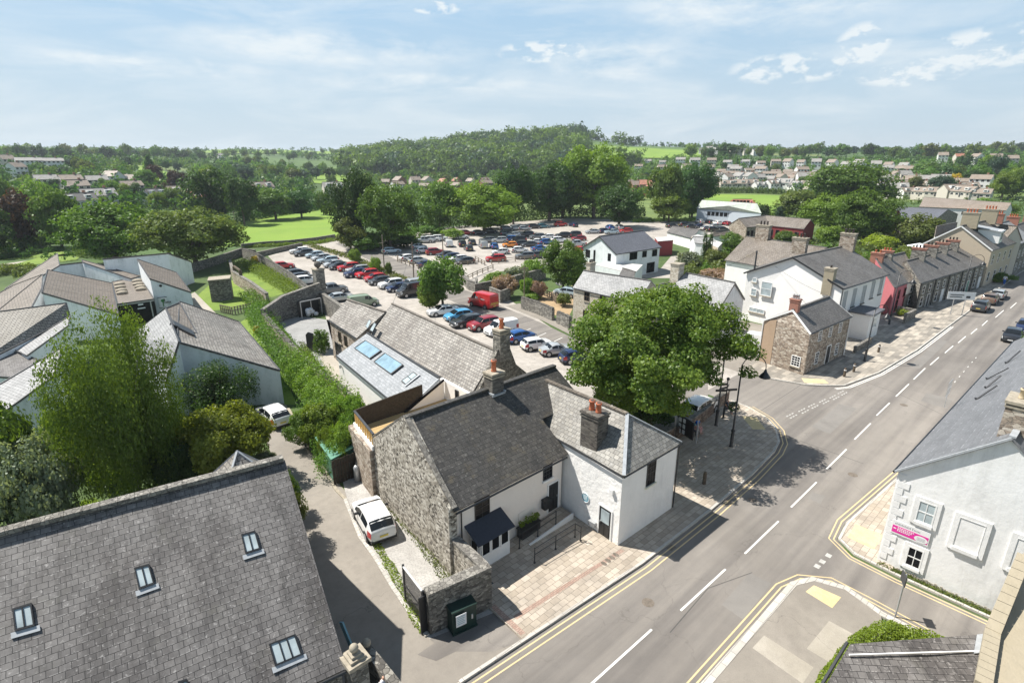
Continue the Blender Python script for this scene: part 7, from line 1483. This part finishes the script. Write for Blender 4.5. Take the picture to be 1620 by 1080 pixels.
carproto('pickup', 5.1, 1.88, 1.78, [(-2.55, .95), (-2.5, 1.1), (-.95, 1.12), (-.85, 1.70), (-.3, 1.78), (.55, 1.75), (1.2, 1.18), (2.2, 1.06), (2.48, .9), (2.55, .65)], 1.12, (.62, 1.16), (-.93, -.86), (-.75, 1.0), 3.1, .38, 'pickup', 'pickup truck')
CN = dict(white='white', silver='silver', grey='grey', charcoal='charcoal', black='black', red='red', maroon='dark red', navy='navy blue', blue='blue', sky='bright blue', ice='pale silver-blue', orange='orange', brown='brown', gold='gold-beige', green='pale green', teal='teal')
KN = dict(hatch='hatchback', suv='SUV', estate='estate car', saloon='saloon', mini='small two-tone car', cabrio='soft-top car', van='small van', bigvan='van', pickup='pickup')
def car(k, c, u, v, hd, label, group=None, z=.62, j=0):
    d, y = ray(u, v); b = T(u, v + 3) if v < 380 else P(u, v, z); loc = (b.x, b.y, 0 if v >= 380 else b.z)
    if v < 420: q = P(u, v, z); loc = (q.x, q.y, hgt(q.x, q.y))
    return place(TP[k], loc, R(hd), 1, label, group, {'paint': MATS['car_' + c]})
car('hatch', 'white', 590, 814, 76.5 + 90 - 90 + 2, 'white hatchback parked on gravel beside the rubble gable wall', z=.75)
car('hatch', 'white', 432, 654, 92, 'small white car with dark roof at the end of the lane by the library wall', z=.7)
rc = [('saloon', 'white', 701, 491, 163), ('hatch', 'sky', 726, 498.5, 168), ('estate', 'charcoal', 738, 507.5, 174), ('suv', 'maroon', 765.5, 512.5, 172), ('van', 'white', 793, 520.5, 173), ('hatch', 'blue', 823, 531.5, -8), ('mini', 'white', 849, 543.5, -18), ('cabrio', 'silver', 880, 551.5, -25), ('hatch', 'navy', 914, 563, -25)]
for i, (k, c, u, v, h) in enumerate(rc): r = car(k, c, u, v, h, f'{CN[c]} {KN[k]}, {nth(i)} from the left in the nearest row beside the barn roof', 'cars in the nearest row')
ra = [('estate', 'white', 474, 396.5), ('suv', 'charcoal', 481, 400.5), ('hatch', 'ice', 498, 403), ('hatch', 'silver', 508, 407.5), ('estate', 'ice', 519, 411.5), ('hatch', 'silver', 528, 417.5), ('hatch', 'black', 536.5, 421), ('suv', 'red', 552, 423), ('estate', 'silver', 566, 426), ('suv', 'navy', 563, 432.5), ('suv', 'red', 581, 433.5), ('hatch', 'red', 594, 439), ('hatch', 'charcoal', 601, 444), ('suv', 'white', 619, 449.5), ('hatch', 'navy', 630, 454.5), ('van', 'silver', 652, 451.5), ('bigvan', 'black', 652, 462)]
for i, (k, c, u, v) in enumerate(ra): car(k, c, u, v, 172 + (i * 37 % 7) - 3, f'{CN[c]} {KN[k]}, {nth(i)} from the far end of the long left row', 'cars in the long left row')
for k, c, u, v, h, lab in [('estate', 'red', 447, 420, -8, 'red car parked behind the jagged wall at the left of the long car park'), ('hatch', 'charcoal', 471, 432, -8, 'charcoal car half hidden behind the jagged wall'), ('hatch', 'black', 478, 438, -8, 'black car half hidden behind the jagged wall, beside the charcoal one'), ('suv', 'white', 484, 444, -8, 'white car half hidden behind the jagged wall near the ball pier'),
    ('pickup', 'grey', 525, 458, -10, 'grey pickup parked beyond the dark court wall'), ('saloon', 'silver', 538, 470, -10, 'pale silver car just behind the barn annex roof'), ('van', 'green', 575, 478, -10, 'pale green vehicle peeping over the barn annex ridge'),
    ('suv', 'white', 1106, 645, 3, 'white SUV under the big tree behind the low corner wall'), ('hatch', 'ice', 1020, 628, -8, 'silver-blue car in shade under the big tree'), ('hatch', 'black', 985, 640, -8, 'black car in deep shade under the big tree'),
    ('suv', 'charcoal', 1552, 484, 0, 'charcoal SUV parked on the pavement side of the main street, nearest the road sign'), ('suv', 'brown', 1567, 473, 0, 'brown-roofed white SUV parked behind the charcoal one on the main street'), ('estate', 'silver', 1580, 465, 0, 'silver estate, third of the cars parked along the far main street'),
    ('hatch', 'black', 1602, 530, 182, 'black car driving towards the camera at the right edge of the street'), ('hatch', 'navy', 1622, 516, 182, 'dark blue car behind the black car at the right edge'), ('suv', 'ice', 897, 463, 100, 'silver-blue car parked in the yard of the cream stone house'), ('van', 'white', 1192, 541, 100, 'white van parked beside the small stone house')]:
    car(k, c, u, v, h, lab)
r = car('bigvan', 'red', 764, 474, 93, 'red delivery van with striped rear driving up the access road', z=1.1)
g = Geo()
for k in range(4):
    for s in (1, -1): g.add([(-2.575, s * .08 + s * k * .22, .75 + .0 * k), (-2.575, s * .19 + s * k * .22, .75), (-2.575, s * .02 + s * k * .22, 1.15), (-2.575, -s * .09 + s * k * .22, 1.15)], [(0, 1, 2, 3)])
o = part('rear_stripes', g, 'plate_yellow', thing('tmp', 'x', 'x')); tmp = o.parent; o.parent = r; bpy.data.objects.remove(tmp)
g = Geo()
for s in (1, -1): g.box((.3, s * 1.032, 1.62), (.5, .01, .3)).box((-1.0, s * 1.032, 1.5), (.9, .01, .1))
o = part('side_emblem', g, 'sign_white', thing('tmp', 'x', 'x')); tmp = o.parent; o.parent = r; bpy.data.objects.remove(tmp)
far = """suv charcoal 591 389.5 -8;estate ice 619 396.5 -12;hatch white 647 407.5 -10;hatch silver 661 411.5 -10;saloon navy 677 417.5 -10;hatch silver 662 390 -10;hatch white 670 396 -16;suv maroon 688.5 398.5 -20;van white 710 386 60;
saloon charcoal 705.5 402.5 165;estate navy 713 406 165;hatch white 725.5 409 165;hatch charcoal 735.5 412.5 165;hatch red 737 368 -25;hatch white 730 374 -25;hatch black 758 368 -25;suv black 775 366 -25;suv grey 802 362 -25;suv silver 817 361 -25;hatch silver 829 361 -25;
suv black 845 358.5 -25;hatch teal 859 357.5 -25;suv red 887 355 -25;hatch navy 907 355.5 70;suv white 695.5 377 -30;suv white 683 378.5 -30;pickup silver 671 380.5 -30;suv black 650 382 -30;suv black 731 385.5 60;hatch charcoal 746.5 383 60;hatch charcoal 741 392 65;van silver 764.5 388 60;
suv grey 771 380 150;suv silver 790 380 150;hatch blue 781.5 389 60;suv blue 805.5 378.5 150;mini orange 806.5 387 155;hatch charcoal 822 385 150;suv black 820 379 150;saloon charcoal 838 386 150;suv grey 850 374.5 150;hatch white 866.5 374.5 150;saloon white 851 382 -30;hatch blue 865.5 382.5 -30;
suv white 884.5 380 -30;suv black 891 372.5 150;suv black 908 371 150;hatch maroon 915.5 377 150;pickup silver 912 386 150;hatch red 916 394.5 60;hatch white 792 398 152;hatch white 822 395 -30;saloon blue 854.5 392.5 -20;suv red 784.5 409 150;suv grey 831 405 150;suv charcoal 848 404 150;
hatch blue 964.5 359.5 60;suv silver 979 360 60;saloon silver 938 366 150;saloon navy 953 365 150;saloon ice 968 366.5 150;hatch red 990 365 150;hatch grey 801 369.5 -25;suv charcoal 833 371 150;hatch white 812 371.5 150"""
fl = [x.split() for x in far.replace('\n', '').split(';')]; cnt = {}
for k, c, u, v, h in sorted(fl, key=lambda a: float(a[2])):
    i = cnt.get((c, k), 0); cnt[(c, k)] = i + 1; car(k, c, float(u), float(v), float(h), f'{nth(i)} {CN[c]} {KN[k]} from the left in the large far car park', 'cars in the large far car park')
pr_ = """hatch charcoal 1063 357 -20;suv black 1083 354.8 -20;hatch charcoal 1092.5 358.2 -20;hatch silver 1107 350.5 60;hatch black 1121 351 60;hatch white 1134 352.5 60;hatch maroon 1149 353.5 60;saloon navy 1107 357.3 -20;hatch silver 1118 361 -20;suv black 1127 363 -20;hatch charcoal 1142 362 -20;hatch silver 1132 357.5 -20"""
for k, c, u, v, h in [x.split() for x in pr_.split(';')]:
    i = cnt.get(('p', c, k), 0); cnt[('p', c, k)] = i + 1; car(k, c, float(u), float(v), float(h), f'{nth(i)} {CN[c]} {KN[k]} in the small car park before the green-roofed warehouse', 'cars before the green-roofed warehouse')
# ------------------------------------------------------------------ people
def person(label, loc, rz, J, cols, hair='hair', sc=1.):
    "J: joint dict in metres, local; +x faces forward"
    def skin(name, edges, rad, mat, sub=2):
        names = sorted({n for e in edges for n in e}, key=lambda n: (n != edges[0][0], n)); me = bpy.data.meshes.new(name); me.from_pydata([J[n] for n in names], [(names.index(a), names.index(b)) for a, b in edges], [])
        o = bpy.data.objects.new(name, me); COL.objects.link(o); o.modifiers.new('s', 'SKIN'); o.modifiers.new('u', 'SUBSURF').levels = sub
        for i, n in enumerate(names): me.skin_vertices[0].data[i].radius = (rad[n], rad[n] * (1.25 if n in ('chest', 'pelvis', 'waist') else 1)); me.skin_vertices[0].data[i].use_root = (i == 0)
        dg = bpy.context.evaluated_depsgraph_get(); m2 = bpy.data.meshes.new_from_object(o.evaluated_get(dg)); bpy.data.objects.remove(o); m2.materials.clear(); m2.materials.append(MATS[mat]); m2.polygons.foreach_set('use_smooth', [True] * len(m2.polygons))
        q = bpy.data.objects.new(name, m2); COL.objects.link(q); q.parent = t; return q
    t = thing('person', label, 'person', loc, rz=rz); t.scale = (sc, sc, sc)
    E_ = [('pelvis', 'waist'), ('waist', 'chest'), ('chest', 'neck'), ('neck', 'head')]
    for s in 'LR': E_ += [('chest', 'sh' + s), ('sh' + s, 'el' + s), ('el' + s, 'wr' + s), ('wr' + s, 'ha' + s), ('pelvis', 'hip' + s), ('hip' + s, 'kn' + s), ('kn' + s, 'an' + s), ('an' + s, 'to' + s)]
    rad = dict(pelvis=.13, waist=.115, chest=.135, neck=.05, head=.085)
    for s in 'LR': rad.update({'sh' + s: .06, 'el' + s: .045, 'wr' + s: .03, 'ha' + s: .035, 'hip' + s: .09, 'kn' + s: .06, 'an' + s: .042, 'to' + s: .035})
    skin('body', E_, rad, 'skin')
    up = {k: v + .016 for k, v in rad.items()}
    skin('shirt', [('waist', 'chest'), ('waist', 'pelvis')] + [x for s in 'LR' for x in (('chest', 'sh' + s), ('sh' + s, 'el' + s))], up, cols[0]); skin('trousers', [('pelvis', 'hipL'), ('pelvis', 'hipR'), ('hipL', 'knL'), ('hipR', 'knR'), ('knL', 'anL'), ('knR', 'anR')], up, cols[1])
    h = V(J['head']) + V((0, 0, .06)); hd_ = part('head', Geo().ball((0, 0, 0), (.1, .08, .125), 14, 10), 'skin', t, True); hd_.location = h
    hg = Geo().ball((-.02, 0, .03), (.105, .092, .12), 12, 8); o = part('hair', hg, hair, t, True); o.location = h
    part('nose', Geo().ball((.1, 0, -.01), (.018, .014, .022), 8, 5), 'skin', t, True).location = h
    for s in (-1, 1): part('eye', Geo().ball((.092, s * .03, .02), .011, 6, 4), 'black_paint', t, True).location = h
    for s, n in ((1, 'L'), (-1, 'R')):
        b = V(J['ha' + n]); d = (V(J['ha' + n]) - V(J['wr' + n])).normalized(); g = Geo()
        for k in range(4): off = V((0, (k - 1.5) * .02, 0)); g.tube([b + off, b + off + d * .045, b + off + d * (.075 + .01 * (k in (1, 2))) + V((.01, 0, 0))], [.010, .009, .006], 6)
        g.tube([b + V((.02, -s * .02, 0)), b + V((.045, -s * .03, 0)) + d * .025], [.011, .008], 6); part('fingers', g, 'skin', t, True)
    return t
def stand(st=.12, arm=.1): return dict(pelvis=(0, 0, .92), waist=(0, 0, 1.08), chest=(.01, 0, 1.32), neck=(.01, 0, 1.5), head=(.03, 0, 1.6), shL=(0, .19, 1.42), shR=(0, -.19, 1.42), elL=(-arm, .25, 1.14), elR=(arm, -.25, 1.14), wrL=(-arm * .4, .25, .9), wrR=(arm * 2.2, -.24, .93), haL=(-arm * .2, .25, .83), haR=(arm * 2.6, -.24, .87),
    hipL=(0, .1, .88), hipR=(0, -.1, .88), knL=(st, .1, .48), knR=(-st * .4, -.1, .48), anL=(st * .9, .1, .08), anR=(-st * 1.8, -.1, .1), toL=(st * .9 + .17, .11, .03), toR=(-st * 1.8 + .16, -.11, .03))
def sit(): return dict(pelvis=(0, 0, .55), waist=(.03, 0, .7), chest=(.10, 0, .93), neck=(.15, 0, 1.1), head=(.19, 0, 1.2), shL=(.1, .19, 1.03), shR=(.1, -.19, 1.03), elL=(.2, .25, .77), elR=(.2, -.25, .77), wrL=(.4, .15, .68), wrR=(.4, -.15, .68), haL=(.47, .11, .67), haR=(.47, -.11, .67),
    hipL=(.04, .1, .54), hipR=(.04, -.1, .54), knL=(.46, .12, .52), knR=(.46, -.12, .50), anL=(.47, .12, .1), anR=(.5, -.12, .1), toL=(.64, .13, .04), toR=(.67, -.13, .04))
q = P(606, 1070, 1.55); person('person in a white top walking out of the shaded lane mouth', (q.x, q.y, .0), -1.2, stand(), ('cloth_white', 'cloth_dark'), 'pot')
person('person in a blue shirt sitting on the low wall beside the notice board', (38.9, 20.15, .55 - .0), -1.45, sit(), ('cloth_blue', 'cloth_pink')).location.z = .11
person('person in teal sitting on the low wall next to the one in blue', (38.2, 20.15, .11), -1.45, sit(), ('cloth_teal', 'cloth_dark'))
person('person in dark clothes sitting at the wall end by the fingerpost', (44.2, 20.3, .11), -1.3, sit(), ('cloth_dark', 'cloth_dark'), 'steel')
q = P(1592, 452); person('person in white and blue on the far pavement of the main street', (q.x, q.y + .4, .11), 3.0, stand(), ('cloth_white', 'cloth_blue'))
bn = thing('wall_bench', 'plain stone bench seat against the low corner wall', 'bench', (38.6, 20.2, .11)); part('seat', Geo().box((38.5, 20.28, .52), (2.2, .42, .1)), 'stone_cap', bn)
for x in (37.7, 39.3): part('leg', Geo().box((x, 20.28, .29), (.2, .36, .36)), 'stone_cap', bn)
# ------------------------------------------------------------------ background houses
def hproto(key, L_, D, ez, rz_, wall, roof, nw=4, floors=2, name='house', chim=True, dormer=0, gar=False):
    t, w4, rf = gable(name, 'x', 'house', (-L_ / 2, -D / 2, ez), (L_ / 2, -D / 2, ez), (-L_ / 2, 0, rz_), (L_ / 2, 0, rz_), wall, roof, oh=.25, base_drop=2.5)
    for f in range(floors):
        for k in range(nw):
            x = L_ * (k + .5) / nw; window(t, w4[0], w4[1], x - .2, 1.5 + f * 2.6 if floors > 1 else 1.5, min(1.7, L_ / nw * .55), 1.15, nx=2, ny=1, frame='white_paint')
    F = wf(w4[0], w4[1], 1); part('door', wbox(Geo(), F, L_ * .5 - .45, L_ * .5 + .45, 0, 2.05, -.02, .05), 'dark_grey', t)
    window(t, w4[1], w4[2], D * .5 - .2, 1.6, 1.2, 1.2, nx=1, ny=1)
    if chim: part('chimney', Geo().box((L_ * .22, .2, rz_ + .25), (.9, .6, 1.3)), wall if 'brick' in wall else 'far_brick', t)
    for k in range(dormer):
        x = L_ * ((k + .5) / dormer - .5); d0 = part('dormer', Geo().box((x, -D * .27, ez + (rz_ - ez) * .52), (2.2, D * .3, 1.3)), 'far_white', t); window(t, (x - 1.1, -D * .42), (x + 1.1, -D * .42), 1.1, ez + (rz_ - ez) * .55, 1.5, .8, nx=2, ny=1)
    ms = [c for c in t.children if c.name.startswith('wall')]; ms[0]['slot'] = 'wall'; rf['slot'] = 'roof'; t.location = (0, 0, 0)
    for c in t.children: c.location = (0, 0, 0)
    # part() moved meshes by the thing location; put them back on the origin base
    for c in t.children: pass
    TP[key] = t; return t
hproto('semi', 9.5, 7.5, 4.9, 7.2, 'far_white', 'tile_far', 4, 2, 'semi_detached_house'); hproto('terr', 15, 7.5, 4.9, 7.0, 'far_white', 'tile_far', 6, 2, 'terraced_houses'); hproto('bung', 12, 8, 2.7, 5.6, 'far_cream', 'tile_far', 4, 1, 'bungalow', True, 2); hproto('det', 8.5, 8.5, 5.0, 8.0, 'far_white', 'tile_far_grey', 3, 2, 'detached_house')
WM = {'w': 'far_white', 'c': 'far_cream', 'b': 'far_brick'}; RM = {'b': 'tile_far', 'g': 'tile_far_grey', 'r': 'tile_red', 's': 'slate_street'}; WN = {'w': 'white', 'c': 'cream', 'b': 'brick'}; RN = {'b': 'brown-roofed', 'g': 'grey-roofed', 'r': 'red-roofed', 's': 'slate-roofed'}
HN = {'semi': 'semi-detached house', 'terr': 'terrace block', 'bung': 'bungalow', 'det': 'detached house'}
def hrow(zone, grp, items):
    c_ = {}
    for (k, u, v, rz, wc, rc_) in sorted(items, key=lambda a: a[1]):
        key = (k, wc, rc_); i = c_.get(key, 0); c_[key] = i + 1; b = T(u, v); face = math.atan2(b.y, b.x) - math.pi / 2
        place(TP[k], (b.x, b.y, b.z), face + R(rz * 1.4) , rr.uniform(.68, .95) if u > 560 and v < 322 else rr.uniform(.85, 1.05), f'{nth(i)} {RN[rc_]} {WN[wc]} {HN[k]} from the left {zone}', grp, {'wall': MATS[WM[wc]], 'roof': MATS[RM[rc_]]})
rr = random.Random(99)
def auto(k, u0, u1, v0, v1, n, rz=(0, 0), w='w', r='b'):
    return [(k, u0 + (u1 - u0) * (i + .5) / n + rr.uniform(-2, 2), v0 + (v1 - v0) * (i + .5) / n + rr.uniform(-1, 1), rr.uniform(*rz), rr.choice(w), rr.choice(r)) for i in range(n)]
hrow('in the top right hillside row', 'white houses in the top row on the right hillside', auto('semi', 985, 1240, 264, 268, 10, (-12, 12), 'wwwc', 'bg') + auto('det', 1232, 1440, 267, 275, 9, (-25, 5), 'www', 'bg'))
hrow('in the second right hillside row', 'white houses in the second row on the right hillside', auto('semi', 990, 1215, 274, 279, 6, (-15, 15), 'wwwc', 'bg') + auto('det', 1395, 1462, 277, 282, 4, (-25, 5), 'wwc', 'bg'))
hrow('in the long right hillside row', 'houses in the long row on the right hillside', auto('terr', 1136, 1300, 287, 292, 5, (-4, 4), 'w', 'b') + auto('semi', 1385, 1560, 300, 307, 8, (-15, 10), 'wwc', 'bg'))
hrow('in the lowest row above the sports field', 'houses in the lowest row above the sports field', auto('bung', 1122, 1300, 300, 303, 10, (-45, 45), 'wcc', 'bg') + auto('bung', 1380, 1560, 312, 320, 8, (-45, 30), 'wcc', 'bbg') + auto('bung', 1390, 1540, 305, 310, 6, (-40, 40), 'wc', 'bg'))
hrow('in the scattered middle rows on the right', 'houses scattered in the middle of the right hillside', auto('det', 1125, 1310, 294, 297, 11, (-50, 50), 'wwc', 'bg') + auto('semi', 1130, 1300, 281, 284, 8, (-20, 20), 'wwc', 'bg') + auto('det', 1375, 1480, 292, 296, 7, (-50, 30), 'wwc', 'bg'))
hrow('on the skyline beside the hill field', 'houses on the skyline beside the hill field', auto('det', 1102, 1200, 245, 247, 8, (-30, 30), 'wc', 'gs'))
hrow('among the trees of the right skyline', 'houses among the trees of the right skyline', auto('det', 1475, 1612, 258, 266, 5, (-30, 30), 'cwb', 'rb'))
hrow('in the valley below the wooded hill', 'houses in the valley below the wooded hill', auto('det', 600, 800, 301, 299, 9, (-50, 50), 'wbbc', 'bbr') + auto('semi', 605, 790, 309, 307, 4, (-30, 30), 'wbb', 'b') + auto('det', 985, 1040, 308, 312, 4, (-40, 30), 'bbc', 'rb'))
hrow('on the left hillside', 'houses on the left hillside', [('terr', 50, 272, 4, 'w', 'g'), ('terr', 84, 272, 4, 'w', 'g'), ('det', 14, 270, 20, 'c', 'b'), ('det', 30, 284, 30, 'w', 'b'), ('semi', 78, 308, 8, 'c', 'g'), ('semi', 117, 308, 10, 'w', 'b'), ('semi', 158, 308, 8, 'c', 'g'), ('det', 183, 300, -30, 'w', 'b'), ('bung', 212, 298, -12, 'c', 'b'), ('semi', 125, 322, 12, 'c', 'b'), ('bung', 160, 330, 10, 'w', 'g'), ('bung', 128, 338, 12, 'w', 's'), ('bung', 245, 326, 35, 'w', 's'), ('bung', 292, 324, 15, 'w', 'b'), ('semi', 212, 318, 14, 'c', 'b'), ('bung', 322, 332, 20, 'b', 'r'), ('bung', 40, 318, 10, 'c', 'b'), ('bung', 4, 352, 0, 'w', 'b')])
hrow('beyond the bright meadow', 'buildings beyond the bright meadow', [('det', 350, 254, 10, 'w', 'g'), ('bung', 528, 310, 8, 'c', 'g'), ('bung', 415, 312, 20, 'c', 'b')])
for k, t_ in TP.items(): kill(t_)
# ------------------------------------------------------------------ air
HAZE = 1
if HAZE:
    g = Geo().box((0, 0, 0), (7600, 7600, 1)); vs = [V((p.x, p.y, -1.6 if p.z < 0 else 92)) for p in g.v]; g.v = vs
    m = bpy.data.materials.new('haze'); m.use_nodes = True; nt = m.node_tree; nt.nodes.remove(nt.nodes['Principled BSDF']); pv = N(nt, 'VolumePrincipled', _Density=.00017, _Anisotropy=.2); pv.inputs['Color'].default_value = (.80, .88, .96, 1)
    L(nt, pv, nt.nodes['Material Output'].inputs['Volume']); MATS['haze'] = m; o = struct('haze', g, 'haze', 'stuff')
